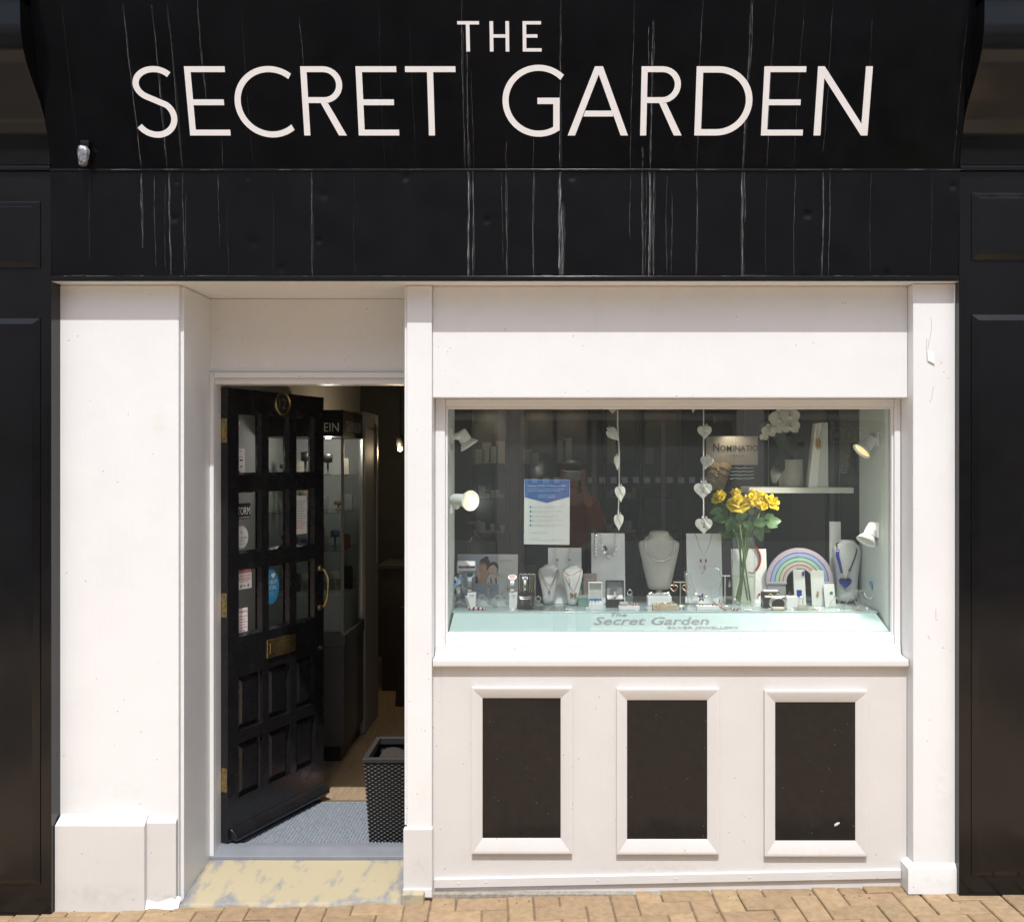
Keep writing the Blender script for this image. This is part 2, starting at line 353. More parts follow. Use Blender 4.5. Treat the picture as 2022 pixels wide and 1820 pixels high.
for i in range(-38, 39):
    for j in range(-46, 8):
        k = (i - j) % 4
        if k == 0: cx, cy, rot = (i+1)*cell, (j+.5)*cell, 0.0
        elif k == 2: cx, cy, rot = (i+.5)*cell, j*cell, math.pi/2
        else: continue
        cx, cy = rotp(cx + .03, cy - .015)
        if abs(cx) > 3.1 or cy > .16 or cy < -4.1: continue
        if cy > .12 and not (-.42 < cx < 1.45): continue
        if -1.5 < cx < -.62 and cy > .09: continue
        z = gz(cx, cy) + random.uniform(-.002, .002)
        a = rot + SKEW + random.gauss(0, .007); tx, ty = random.gauss(0, .006), random.gauss(0, .006)
        if cy > -.62 and abs(cx) < 2.35:
            o = bpy.data.objects.new('brick', random.choice(BM)); C.objects.link(o); o.parent = pave
            o.location = Vector((cx, cy, z)) - WPOS[pave.name]; o.rotation_euler = (tx, ty - .02*0, a); cnt += 1
        else:
            L, W = (.098, .0475); c, s = math.cos(a), math.sin(a)
            q = [(cx + px*c - py*s, cy + px*s + py*c) for px, py in ((-L,-W),(L,-W),(L,W),(-L,W))]
            qi = [(cx + (px*c - py*s)*.96, cy + (px*s + py*c)*.96) for px, py in ((-L,-W),(L,-W),(L,W),(-L,W))]
            far.add([(x, y, z-.02) for x, y in q] + [(x, y, z) for x, y in qi], [(0,1,5,4),(1,2,6,5),(2,3,7,6),(3,0,4,7),(4,5,6,7)])
fo = far.build('paver_field', mat('bounce_fill_paver', (.60, .44, .28), rough=.85, var=.15, vs=20), pave); tag(fo, kind='stuff')  # out-of-view bricks, colour lightened to bounce fill light into the recess

deb = MB(); rd = random.Random(4)
for k in range(150):
    x = rd.uniform(-2.1, 1.9); y = -rd.random()**2*.45+.045; r = rd.uniform(.0012, .0042)
    if -1.5 < x < -.6: y -= .05
    deb.ball((x, y, gz(x, y)+r*.5), r, 5, 4, .7)
tag(deb.build('grit', mat('grit', (.25,.2,.15), rough=.9, var=.5, vs=200), pave), kind='stuff')
# ================================================================== the shopfront
E_PIER, E_RP, E_CP, E_TR, E_FR, E_GL, E_SR, E_DR = .0186, .0100, .0200, .0250, .0440, .0520, .0270, .1040
SX0, SX1 = XV(102, 0), XV(1893, 0)                 # inner faces of the two black pilasters
SOFZ = ZV(556, 0)
shop = thing('jewellery_shop', (0, 0, 0), 'white and black painted jewellery shopfront with long black fascia sign', 'shopfront')

# --- fascia board leaning forward at its top
def fe(vy): return -.042 * (337 - vy) / 337
def fpt(X, vy, out=0.0):
    e = fe(vy); return Vector((X, e*D - out*.97, ZV(vy, e) - out*.23))
fm = MB()
rw = random.Random(3)
def wav(x, z, a): return a*(math.sin(x*3.1+z*2)*.5 + math.sin(x*7.3+1.7+z*5)*.3 + math.sin(x*17+z*9)*.2)
fm.grid(lambda u, v: fpt(SX0+(SX1-SX0)*u, 340-(400)*v, wav(u*3.5, v, .0006)), 120, 16)
fas = fm.build('fascia_board', FASC, shop, smooth=True)
mb = MB(); mb.box(SX0, SX1, .01, .30, SOFZ+.02, ZV(-60, 0)); mb.build('fascia_backing', DARKM, shop)
# --- lower fascia sheet with dents
dents = [(345,432,8,.004),(350,360,6,.003),(490,352,6,.003),(962,436,7,.004),(1130,352,6,.004),(1594,424,9,.005),(630,475,7,.004),(802,352,8,.004),(1275,436,6,.003),(1590,548,9,.003),(1750,540,9,.004),(555,530,10,.003),(500,480,14,.003),(1880,368,8,.004),(640,385,12,.003)]
def lowz(u, v):
    X = SX0+(SX1-SX0)*u; vy = 546 - 212*v
    vx = FX + X*S; d = 0
    for ax, ay, r, dep in dents:
        q = ((vx-ax)**2+(vy-ay)**2)/(r*r)
        if q < 9: d += dep*math.exp(-q*1.6)
    return Vector((X, .002 - (.012*v) + d + wav(u*3.5, v*1.3+2, .0018), ZV(vy, 0)))
lm = MB(); lm.grid(lowz, 420, 50)
low = lm.build('lower_fascia', FASC, shop, smooth=True)
mb = MB(); mb.box(SX0, SX1, -.014, .02, ZV(339.5, 0), ZV(336, 0)); mb.build('joint_bead', BLACK, low, bevel=.001)
mb = MB(); mb.box(SX0, SX1, -.006, .022, SOFZ+.001, ZV(545.5, 0)); mb.build('bottom_edge', BLACK, low, bevel=.002)
# --- lime drip stains
STN = mat('lime_stain', (.42, .43, .45), rough=.8)
n_, l_ = nodes(STN); b_ = n_['Principled BSDF']; g_ = n_.new('ShaderNodeNewGeometry'); mp_ = n_.new('ShaderNodeMapping'); mp_.inputs['Scale'].default_value = (500, 60, 22)
l_.new(g_.outputs['Position'], mp_.inputs[0]); t_ = n_.new('ShaderNodeTexNoise'); t_.inputs['Scale'].default_value = 1; t_.inputs['Detail'].default_value = 6; t_.inputs['Roughness'].default_value = .75; l_.new(mp_.outputs[0], t_.inputs['Vector'])
r_ = n_.new('ShaderNodeValToRGB'); r_.color_ramp.elements[0].position = .42; r_.color_ramp.elements[0].color = (.06,)*3+(1,); r_.color_ramp.elements[1].position = .66; r_.color_ramp.elements[1].color = (1,1,1,1)
at_ = n_.new('ShaderNodeAttribute'); at_.attribute_name = 'stain'
l_.new(t_.outputs['Fac'], r_.inputs[0]); m_ = n_.new('ShaderNodeMath'); m_.operation = 'MULTIPLY'; l_.new(r_.outputs[0], m_.inputs[0]); l_.new(at_.outputs['Fac'], m_.inputs[1]); l_.new(m_.outputs[0], b_.inputs['Alpha'])
def stains(specs, surf, nm, par):
    vs, fs, at = [], [], []
    for x, y0, y1, w, k in specs:
        X0 = (x-FX)/S; nseg = max(4, int(abs(y1-y0)/6)); ph = random.uniform(0, 9)
        for i in range(nseg+1):
            t = i/nseg; vy = y0+(y1-y0)*t
            X = X0 + .0022*math.sin(ph+t*5)+.0008*math.sin(ph*3+t*23); ww = w*.001*(.6+.4*math.sin(ph*2+t*11)**2)
            a = k*min(1, t*6+.25)*min(1, (1-t)*8+.35)
            vs += [surf(X-ww, vy), surf(X+ww, vy)]; at += [a, a]
            if i: q = len(vs)-4; fs.append((q, q+1, q+3, q+2))
    mb = MB(); mb.add(vs, fs); o = mb.build(nm, STN, par)
    A = o.data.attributes.new('stain', 'FLOAT', 'POINT')
    for i, a in enumerate(at): A.data[i].value = a
    return tag(o, kind='stuff')
up = [(278,8,334,.9,.55),(331,10,334,.8,.5),(361,10,334,.8,.4),(418,0,200,.9,.6),(442,270,330,.7,.3),(611,30,130,.7,.35),(918,0,334,.9,.4),(926,60,334,1.1,.45),(935,140,334,.6,.3),(1000,280,334,.8,.3),(1053,270,334,.8,.25),(1106,0,334,1.0,.5),(1245,0,334,.8,.3),(1275,50,130,1.2,.3),(1283,40,334,1.2,.6),(1268,290,334,.7,.5),(1375,0,334,.9,.35),(1467,0,334,1.3,.5),(1471,0,140,1.5,.3),(1513,0,334,.8,.28),(1567,0,334,.6,.2),(1623,0,300,1.2,.15),(1700,30,160,.7,.15),(1880,30,334,.7,.2),(160,0,330,.6,.10),(500,0,330,.6,.10),(760,0,330,.6,.10),(820,40,330,.5,.12)]
up = [(x, a, b, w, min(1, k*1.7)) for x, a, b, w, k in up] + [(x+.8, a, b, w*3.2, k*.28) for x, a, b, w, k in up if k > .38]
stains(up, lambda X, vy: fpt(X, vy, .0009), 'drip_stain', fas)
lo_ = [(281,338,490,1.0,.6),(307,340,528,.7,.4),(327,338,540,.6,.3),(336,338,542,1.1,.6),(363,338,545,1.2,.3),(368,380,540,.8,.25),(433,338,490,.6,.35),(450,400,545,.6,.15),(616,338,545,.8,.45),(925,338,546,1.7,.9),(934,338,546,1.2,.5),(992,340,520,.6,.3),(1000,338,546,.9,.5),(1053,338,546,1.0,.5),(1105,338,546,2.2,.95),(1110,400,546,3.2,.45),(1244,338,470,.7,.35),(1268,338,546,1.1,.45),(1275,338,540,.8,.35),(1282,338,546,1.7,1.0),(1290,338,546,1.4,.45),(1316,350,540,1.8,.18),(1326,380,540,1.5,.2),(1375,338,546,.9,.5),(1465,338,546,2.0,.6),(1470,338,440,1.2,.4),(1512,340,540,.7,.18),(1568,338,546,1.0,.3),(1624,338,546,3.0,.3),(1637,338,546,1.4,.28),(1718,338,540,.7,.22),(1838,338,545,.9,.12),(178,338,520,.8,.15),(540,380,540,.8,.10),(700,350,540,.7,.08)]
def lsurf(X, vy):
    p = lowz((X-SX0)/(SX1-SX0), (546-vy)/212); return Vector((p.x, p.y-.0012, p.z))
lo_ = [(x, a, b, w, min(1, k*1.25)) for x, a, b, w, k in lo_] + [(x+1, a, b, w*3.0, k*.3) for x, a, b, w, k in lo_ if k > .4]
stains(lo_, lsurf, 'drip_stain', low)
rq = random.Random(21); vs, fs, at = [], [], []
for y_, n_d, yo in ((337.2, 46, -.0146), (545.2, 50, -.0066)):
    for k in range(n_d):
        x = SX0+.02+rq.random()*(SX1-SX0-.1); L_ = rq.uniform(.004, .05)*(1 if rq.random() < .8 else 2.5); h = rq.uniform(.0004, .0011); z = ZV(y_, 0)+rq.uniform(-.0015, .0015); q = len(vs)
        vs += [(x, yo, z-h), (x+L_, yo, z-h*.5), (x+L_, yo, z+h*.5), (x, yo, z+h)]; fs.append((q, q+1, q+2, q+3)); at += [rq.uniform(.2, .9)]*4
mb = MB(); mb.add(vs, fs); o = mb.build('chipped_edge', STN, low); tag(o, kind='stuff')
A = o.data.attributes.new('stain', 'FLOAT', 'POINT')
for i, a in enumerate(at): A.data[i].value = a
# --- the sign letters (outlined, 4 mm thick, following the lean of the board)
def lmap(zx, zy): return fpt((zx*.49975-FX)*(1+fe(268))/S, 268-(535-zy)*.5)
nf = (fpt(0, 100, .004) - fpt(0, 100, 0))
def letter(polys):
    mb = MB()
    for p in polys:
        mb.prism([lmap(x, y)+nf*.2 for x, y in p], nf*.2)
    mb.build('letter', LETTER, fas)
def band(pts_out, pts_in):
    return [[pts_out[i], pts_out[i+1], pts_in[i+1], pts_in[i]] for i in range(len(pts_out)-1)]
T_, B_ = 262, 535; W_ = 24
def LE(x0, x1, t=T_, b=B_, w=W_, mid=None, h=23):
    m = (t+b)/2-6 if mid is None else mid; xm = x1-16
    letter([[(x0,t),(x1-2,t),(x1-2,t+h),(x0+w,t+h),(x0+w,m),(xm,m),(xm,m+h),(x0+w,m+h),(x0+w,b-h),(x1,b-h),(x1,b),(x0,b)]])
def LT(xa, xb, xs, t, b, w, h): letter([[(xa,t),(xb,t),(xb,t+h),(xs+w,t+h),(xs+w,b),(xs,b),(xs,t+h),(xa,t+h)]])
def LR(x0, xr, t=T_, b=B_, w=W_, bb=407, h=23, leg=None):
    rx = xr-(x0+w); rr = (bb-t)/2; cx = xr-rr; cy = t+rr
    o = [(x0+w, t)] + arc(cx, cy, rr, rr, -90, 90, 14) + [(x0+w, bb)]
    i = [(x0+w, t+h)] + arc(cx, cy, rr-w, rr-h, -90, 90, 14) + [(x0+w, bb-h)]
    lx = leg if leg else xr+14
    letter([[(x0,t),(x0+w,t),(x0+w,b),(x0,b)]] + band(o, i) + [[(x0+72, bb), (x0+100, bb), (lx, b), (lx-31, b)]])
def LS(x0, x1):
    cx = (x0+x1)/2; pts = []
    c1, r1 = (cx+4, 331), 66; c2, r2 = (cx-2, 466), 74
    top = arc(c1[0], c1[1], 74, 58, -38, -180, 14); top += arc(c1[0], c1[1], 74, 58, -180, -238, 6)[1:]
    bot = arc(c2[0], c2[1], 70, 66, -52, 90, 14) + arc(c2[0], c2[1], 78, 66, 90, 152, 6)[1:]
    path = top + bot
    o, i_ = [], []
    for k, p in enumerate(path):
        a = path[max(0, k-1)]; b = path[min(len(path)-1, k+1)]; dx, dy = b[0]-a[0], b[1]-a[1]; L = math.hypot(dx, dy)
        nx, ny = -dy/L*12, dx/L*12; o.append((p[0]+nx, p[1]+ny)); i_.append((p[0]-nx, p[1]-ny))
    letter(band(o, i_))
LS(548, 707); LE(752, 912)
letter(band(arc(1079, 402, 141, 141, -52, -308, 34), arc(1079, 402, 117, 117, -50, -310, 34)))
LR(1203, 1363, leg=1371); LE(1418, 1578); LT(1610, 1806, 1695, T_, B_, 24, 23)
g0 = 2129
letter(band(arc(g0, 398, 142, 142, -46, -304, 34), arc(g0, 398, 118, 118, -44, -301, 34)) + [[(2186,386),(2211,386),(2211,516),(2186,505)], [(2124,386),(2186,386),(2186,411),(2124,411)]])
letter([[(2243,B_),(2348,T_),(2363,T_),(2363,T_+32),(2272,B_)], [(2481,B_),(2452,B_),(2363,T_+32),(2363,T_),(2379,T_)], [(2304,460),(2298+14,437),(2417,437),(2422,460)]])
LR(2529, 2684, leg=2693)
o_ = [(2769, T_)] + arc(2829, 398.5, 137, 136.5, -90, 90, 24) + [(2769, B_)]; i_ = [(2769, T_+25)] + arc(2829, 398.5, 111, 111.5, -90, 90, 24) + [(2769, B_-25)]
letter([[(2743,T_),(2769,T_),(2769,B_),(2743,B_)]] + band(o_, i_))
LE(3006, 3171)
letter([[(3214,B_),(3214,T_),(3240,T_),(3400,B_-46),(3400,T_),(3427,T_),(3427,B_),(3401,B_),(3241,T_+46),(3241,B_)]])
LT(1817, 1901, 1850, 84, 204, 14, 13)
letter([[(1941,84),(1955,84),(1955,136),(2002,136),(2002,84),(2016,84),(2016,204),(2002,204),(2002,149),(1955,149),(1955,204),(1941,204)]])
LE(2068, 2141, 84, 204, 14, 136, 13)

# --- soffit
mb = MB(); mb.box(SX0, SX1, .0005, 4.1*.0+.46, SOFZ-.0, SOFZ+.014); mb.build('soffit', WHITE, shop)
# --- black pilasters with consoles
PROF = [(-60,-.060),(7,-.058),(60,-.057),(95,-.053),(130,-.045),(165,-.034),(200,-.022),(235,-.012),(270,-.005),(300,-.002),(327,-.001)]
def pilaster(xi, xo, botv, pan_in, up_t, up_b, lo_t, lo_b, sgn):
    Xi, Xo = XV(xi, 0), XV(xo, 0)
    mb = MB(); mb.box(Xi, Xo, 0, .30, -.12, ZV(-60, 0)); p = mb.build('pilaster', BLACK, shop, bevel=.003)
    def panel(t, b):
        Xp = XV(pan_in, 0); Xq = Xo - sgn*.07 if abs(Xo-Xp) > .2 else Xo
        z0, z1 = ZV(b, 0), ZV(t, 0); a, c = (min(Xp, Xq), max(Xp, Xq)); g = .022
        m2 = MB()
        def rr(k, y): return [(a+k, y, z0+k), (c-k, y, z0+k), (c-k, y, z1-k), (a+k, y, z1-k)]
        m2.loft([rr(-.010, .004), rr(-.010, -.004), rr(-.006, -.006), rr(.012, -.0165), rr(.014, -.017)])
        m2.build('raised_panel', BLACK, p)
    panel(up_t, up_b); panel(lo_t, lo_b)
    m3 = MB(); n = len(PROF)
    for side in (0,):
        a, c = min(Xi, Xo), max(Xi, Xo)
        pts = [(e*D - .004, ZV(vy, e)) for vy, e in PROF]
        fine = []
        for i in range(n-1):
            for t in range(4): fine.append((pts[i][0]+(pts[i+1][0]-pts[i][0])*t/4, pts[i][1]+(pts[i+1][1]-pts[i][1])*t/4))
        fine.append(pts[-1])
        m3.prism([(a, y, z) for y, z in fine] + [(a, -.0005, fine[-1][1]), (a, -.0005, fine[0][1])], (c-a, 0, 0))
    b = m3.build('console_bracket', BLACK, p, bevel=.003)
    for q in b.data.polygons: q.use_smooth = True
    m4 = MB(); m4.box(min(Xi, Xo)-.0, max(Xi, Xo), -.014, -.001, ZV(338, 0), ZV(329, 0)); m4.build('console_ledge', BLACK, p, bevel=.003)
    m5 = MB(); m5.box(min(Xi, Xo), max(Xi, Xo), -.225, -.005, ZV(3, -.055), ZV(-58, -.055)); m5.build('console_cap', BLACK, p, bevel=.004)
pilaster(101, -150, 1797, 75, 404, 524, 634, 1738, -1)
pilaster(1894, 2150, 1768, 1923, 387, 509, 627, 1722, 1)

# --- white pier beside the door
XJ = XV(357, E_PIER)                                   # door reveal plane
px0, px1 = SX0+.001, XJ
yp = E_PIER*D
mb = MB(); mb.box(XV(115, E_PIER)-.01, px1-.008, yp, .455, -.10, SOFZ-.001); pier = mb.build('white_pier', WHITE, shop, bevel=.004)
mb = MB(); mb.box(px1-.0085, px1+.004, yp+.022, .40, -.08, SOFZ-.002); mb.build('corner_strip', WHITE, pier, bevel=.002)
def plinth(xa, xb, yt, ys, e_out, zt, zb, par, nm='plinth', ledge=.03):
    m = MB(); y0 = e_out*D
    m.loft([[(xa, y0, zb), (xb, y0, zb), (xb, ys, zb), (xa, ys, zb)], [(xa, y0, zt-ledge), (xb, y0, zt-ledge), (xb, ys, zt-ledge), (xa, ys, zt-ledge)],
            [(xa+.003, ys-.002, zt), (xb-.004, ys-.002, zt), (xb-.004, ys, zt), (xa+.003, ys, zt)]])
    return m.build(nm, WHITE2, par, bevel=.003)
plinth(XV(108, .006), XV(285, .006), 0, yp, .006, ZV(1606, E_PIER), -.11, pier)
plinth(XV(285, .012)+.001, XV(347, .012), 0, yp, .0125, ZV(1612, E_PIER), -.11, pier, ledge=.016)
mb = MB()
mb.grid(lambda u, v: (XV(287, .008)+(XV(352, .008)-XV(287, .008))*u, .026+.004*math.sin(u*7)+.032*v, gz(-1.42)-.004+(.038+.006*math.sin(u*8+2))*v**.7), 14, 6)
mb.build('cement_fillet', WHITE, pier, smooth=True)
# --- centre and right white pilasters
xc0, xc1 = XV(803, E_CP), XV(853, E_CP)
mb = MB(); mb.box(xc0, xc1, E_CP*D, .44, -.08, SOFZ-.001); cp = mb.build('white_pilaster', WHITE, shop, bevel=.004)
mb = MB(); mb.box(xc0-.010, xc0-.0005, E_CP*D+.010, .43, ZV(1630, E_CP), SOFZ-.002); mb.build('corner_strip', WHITE, cp, bevel=.002)
mb = MB(); mb.box(xc0-.012, xc1+.003, E_CP*D-.012, E_CP*D+.03, -.005, ZV(1634, E_CP)); mb.build('plinth', WHITE2, cp, bevel=.004)
mb = MB(); mb.box(xc0-.012, xc1+.001, E_CP*D-.018, E_CP*D-.0125, .003, .035); mb.build('metal_strip', WHITE, cp, bevel=.001)
xr0, xr1 = XV(1803, E_RP), XV(1889, E_RP)
mb = MB(); mb.box(xr0, SX1+.004, E_RP*D, .60, -.05, SOFZ-.001); rp = mb.build('white_pilaster', WHITE, shop, bevel=.004)
mb = MB(); mb.loft([[(xr0-.025, E_RP*D-.016, .03), (xr1, E_RP*D-.016, .03), (xr1, E_RP*D, .03), (xr0-.025, .10, .03)],
                    [(xr0-.025, E_RP*D-.016, ZV(1712, E_RP)), (xr1, E_RP*D-.016, ZV(1712, E_RP)), (xr1, E_RP*D-.001, ZV(1712, E_RP)), (xr0-.025, .10, ZV(1712, E_RP))],
                    [(xr0-.004, E_RP*D-.002, ZV(1703, E_RP)), (xr1, E_RP*D-.002, ZV(1703, E_RP)), (xr1, E_RP*D, ZV(1703, E_RP)), (xr0-.004, .10, ZV(1703, E_RP))]])
mb.build('plinth', WHITE, rp, bevel=.002)
# peeling paint flake on the right pilaster
fl = MB(); fl.add([P(1831, 693, E_RP)+Vector((0,-.001,0)), P(1845, 697, E_RP)+Vector((0,-.001,0)), P(1845, 719, E_RP)+Vector((0,-.005,0)), P(1831, 712, E_RP)+Vector((0,-.004,0))], [(0,1,2,3)])
fl.build('paint_flake', WHITE, rp, solid=.0008)
CRACK = mat('crack_line', (.22, .19, .16), rough=.9)
cr = MB()
for seg in ([(1838,628),(1840,640),(1839,650),(1837,664),(1834,676),(1832,690)], [(1830,668),(1829,684),(1830,708),(1838,716)], [(1843,764),(1841,775),(1840,785),(1836,795)], [(1832,1254),(1836,1262)], [(1848,1203),(1848,1222),(1852,1224)]):
    cr.tube([P(x, y, E_RP)+Vector((0, .0002, 0)) for x, y in seg], .0008, 4)
tag(cr.build('paint_crack', CRACK, rp), kind='stuff')

# --- transom panel over the window
XW0, XW1 = xc1+.0005, xr0-.0005                        # window bay between the pilasters
mb = MB(); mb.box(XW0, XW1, E_TR*D, .19, ZV(785, E_TR), SOFZ-.001); tr = mb.build('transom_panel', WHITE, shop, bevel=.003)
# --- display window
ZG0, ZG1 = ZV(1247, E_GL), ZV(808, E_GL); XG0, XG1 = XV(885, E_GL), XV(1757, E_GL)
yf, yg = E_FR*D, E_GL*D
mb = MB(); mb.box(XG0-.012, XG1+.012, yg, yg+.006, ZG0-.012, ZG1+.012); win = None
win = thing('display_window', ((XG0+XG1)/2, yg, ZG0), None, None, parent=shop)
mb.build('pane', PANE, win)
mb = MB(); mb.box(XW0+.001, XG0-.009, yf, .215, ZG0-.055, ZV(785, E_TR)); mb.build('frame_stile', WHITE, win, bevel=.003)
mb = MB(); mb.box(XG1+.009, XW1-.001, yf, .215, ZG0-.055, ZV(785, E_TR)); mb.build('frame_stile', WHITE, win, bevel=.003)
mb = MB(); mb.box(XG0-.0085, XG1+.0085, yf+.001, .214, ZG1+.009, ZV(785, E_TR)-.001); mb.build('frame_head', WHITE, win, bevel=.003)
mb = MB(); mb.box(XG0-.0085, XG1+.0085, yf+.001, .214, ZG0-.052, ZG0-.009); mb.build('frame_rail', WHITE, win, bevel=.003)
for nm, a in (('bead', (XG0-.0085, XG0, ZG0-.009, ZG1+.009)), ('bead', (XG1, XG1+.0085, ZG0-.009, ZG1+.009)), ('bead', (XG0, XG1, ZG1, ZG1+.0088)), ('bead', (XG0, XG1, ZG0-.0088, ZG0))):
    mb = MB(); mb.box(a[0], a[1], yf+.010, yg-.0005, a[2], a[3]); mb.build(nm, WHITE, win, bevel=.002)
# sill: sloping board, round nosing
zt, zn = ZG0-.0452, ZV(1303, .022)
mb = MB()
ysl = .020*D
prof = [(yf+.02, zt), (yf-.004, zt-.004), (yf-.006, zt-.030), (yf-.012, zt-.040), (ysl+.004, zn+.003), (ysl, zn-.003), (ysl, zn-.022), (ysl+.004, zn-.026), (yf+.02, zn-.026)]
mb.prism([(XW0+.002, y, z) for y, z in prof], (XW1-XW0-.004, 0, 0)); mb.build('sill', WHITE2, win, bevel=.0015)
# --- stall riser
zs1 = zn-.027
mb = MB(); mb.box(XW0, XW1, E_SR*D, .19, -.03, zs1); sr = mb.build('stall_riser', WHITE2, shop, bevel=.002)
for (ox0, ox1, oy0, oy1, ix0, ix1, iy0, iy1) in ((932,1130,1355,1682,953,1107,1377,1653), (1217,1419,1357,1683,1238,1396,1381,1655), (1508,1711,1361,1687,1530,1688,1385,1658)):
    es = E_SR; X0, X1, Z1, Z0 = XV(ox0, es), XV(ox1, es), ZV(oy0, es), ZV(oy1, es)
    x0, x1, z1, z0 = XV(ix0, es), XV(ix1, es), ZV(iy0, es), ZV(iy1, es); y = es*D
    o = [(X0, Z0), (X1, Z0), (X1, Z1), (X0, Z1)]; i = [(x0, z0), (x1, z0), (x1, z1), (x0, z1)]
    k = .22
    for q in range(4):
        p0, p1, q0, q1 = o[q], o[(q+1) % 4], i[q], i[(q+1) % 4]
        m0 = (p0[0]+(q0[0]-p0[0])*k, p0[1]+(q0[1]-p0[1])*k); m1 = (p1[0]+(q1[0]-p1[0])*k, p1[1]+(q1[1]-p1[1])*k)
        h = .019
        sec0 = [(p0[0], y+.001, p0[1]), (p0[0], y-h*.9, p0[1]), (m0[0], y-h, m0[1]), (q0[0], y-.006, q0[1]), (q0[0], y+.001, q0[1])]
        sec1 = [(p1[0], y+.001, p1[1]), (p1[0], y-h*.9, p1[1]), (m1[0], y-h, m1[1]), (q1[0], y-.006, q1[1]), (q1[0], y+.001, q1[1])]
        m = MB(); m.loft([sec0, sec1]); m.build('moulding', WHITE2, sr, bevel=.0007, seg=1)
    m = MB(); m.box(x0-.003, x1+.003, y-.0035, y+.002, z0-.003, z1+.003); m.build('black_panel', BLKPANEL, sr)
m = MB(); m.loft([[P(1652+dx*k, 1626-dx*.45*k+dy*k, E_SR)+Vector((0, -.0037-h, 0)) for dx, dy in ((-5,-2),(-1,-3.4),(5,-2),(5.5,1),(1,2.6),(-4.5,2.2))] for k, h in ((1, 0), (.7, .0012))]); m.build('paint_fleck', WHITE2, sr)
# skirting strip follows the slope of the pavement
za, zb = ZV(1752, .025), ZV(1733, .025)
m = MB(); ya = E_SR*D-.012
m.hexa([(XW0+.006, ya, za), (xr0-.027, ya, zb), (xr0-.027, ya, zb+.034), (XW0+.006, ya, za+.034)], [(XW0+.006, ya+.013, za), (xr0-.027, ya+.013, zb), (xr0-.027, ya+.013, zb+.036), (XW0+.006, ya+.013, za+.036)])
m.build('skirting', WHITE2, sr, bevel=.0015)
m = MB()
for x, y in ((905,1743),(960,1741),(1180,1737),(1335,1734),(1480,1731),(1640,1727)):
    m.lathe([(.003, 0), (.003, .001), (.0015, .0022), (0, .0022)], P(x, y, .0235), 8, (0,-1,0))
tag(m.build('nail_head', WHITE, sr), kind='stuff')
m = MB(); m.box(XW0-.02, xr0-.03, E_SR*D-.03, .20, -.09, ZV(1760, .025)); m.build('footing', CEMENT, sr)

# --- doorway: reveal, panel over the door, frame, step
ydr = E_DR*D
m = MB(); m.box(XJ-.002, XJ+.0035, .10, ydr, -.02, SOFZ-.003)
m.build('door_reveal', WHITE, shop, bevel=.001)
zd = ZV(735, E_DR)
m = MB(); m.box(XJ+.001, xc0+.02, ydr, ydr+.06, zd, SOFZ-.001); m.build('overdoor_panel', WHITE, shop, bevel=.002)
dfr = thing('door_frame', (XV(417, E_DR), ydr, .03), None, None, parent=shop)
xa0, xa1 = XJ+.004, XV(431, .118); zh1, zh0 = zd-.001, ZV(760, .118)
m = MB(); m.box(xa0, xa0+.018, ydr-.012, ydr+.04, .012, zh1); m.build('architrave', WHITE, dfr, bevel=.003)
m = MB(); m.box(xa0+.0185, xa1, ydr+.008, ydr+.10, .02, zh1-.02); m.build('frame_post', WHITE, dfr, bevel=.003)
m = MB(); m.box(xa0+.0185, xc0+.01, ydr-.014, ydr+.03, zh1-.024, zh1); m.build('architrave', WHITE, dfr, bevel=.003)
m = MB(); m.box(xa1+.0005, xc0+.01, ydr+.006, ydr+.10, zh0, zh1-.0245); m.build('frame_head', WHITE, dfr, bevel=.002)
STEP = mat('worn_step', (.36, .30, .185), rough=.7, var=.4, vs=15, bump=.0015, bs=50, var2=(.23, .235, .245), stretch=(1.0, .45, 1))
n_, l_ = nodes(STEP)
for q in n_:
    if q.type == 'VALTORGB': q.color_ramp.elements[0].position = .35; q.color_ramp.elements[1].position = .50; q.color_ramp.elements[1].color = (.42, .36, .235, 1)
GREYP = mat('grey_step_paint', (.19, .205, .23), rough=.5, var=.1, vs=9, bump=.0008, bs=40)
zf0 = gz(-1.05)+.010
xs0, xs1 = XJ+.0045, xc0-.0125
m = MB()
def stepf(u, v):
    y = .030+(ydr+.004-.030)*v; x = xs0+(xs1-xs0)*u
    if v < .01: x = xs0 - .04 + (xs1-xs0+.045)*u
    return (x, y + (.010*math.sin(u*9)+.006*math.sin(u*23+1) if v < .01 else 0), gz(x)+.006+(.016-gz(x))*v + .004*math.sin(u*6+1)*math.sin(v*3.1))
m.grid(stepf, 30, 14)
n_, l_ = nodes(STEP); ns_ = [q for q in n_ if q.type == 'VALTORGB'][0]; tn_ = ns_.inputs[0].links[0].from_socket
at_ = n_.new('ShaderNodeAttribute'); at_.attribute_name = 'wear'; sb_ = n_.new('ShaderNodeMath'); sb_.operation = 'SUBTRACT'; l_.new(tn_, sb_.inputs[0]); l_.new(at_.outputs['Fac'], sb_.inputs[1]); l_.new(sb_.outputs[0], ns_.inputs[0])
st = m.build('doorstep', STEP, shop, smooth=True, solid=.04); st.modifiers['solid'].offset = -1
aw = st.data.attributes.new('wear', 'FLOAT', 'POINT')
for j in range(15):
    for i in range(31):
        u, v = i/30, j/14; d = min(u*1.3, (1-u)*1.6, (1-v)*.8+.06, v*.5+.05); aw.data[j*31+i].value = max(0, .16-d)*1.2 - .05
m = MB(); zA, zB = .014, ZV(1670, .115)
m.prism([(xs0+.001, ydr-.018, zA+.010), (xs0+.001, ydr-.014, zA+.022), (xs0+.001, .112*D, zB-.004), (xs0+.001, .117*D, zB), (xs0+.001, .125*D, zB), (xs0+.001, .125*D, -.03), (xs0+.001, ydr-.018, -.03)], (xs1-xs0-.002, 0, 0))
m.build('threshold', GREYP, st, bevel=.002)
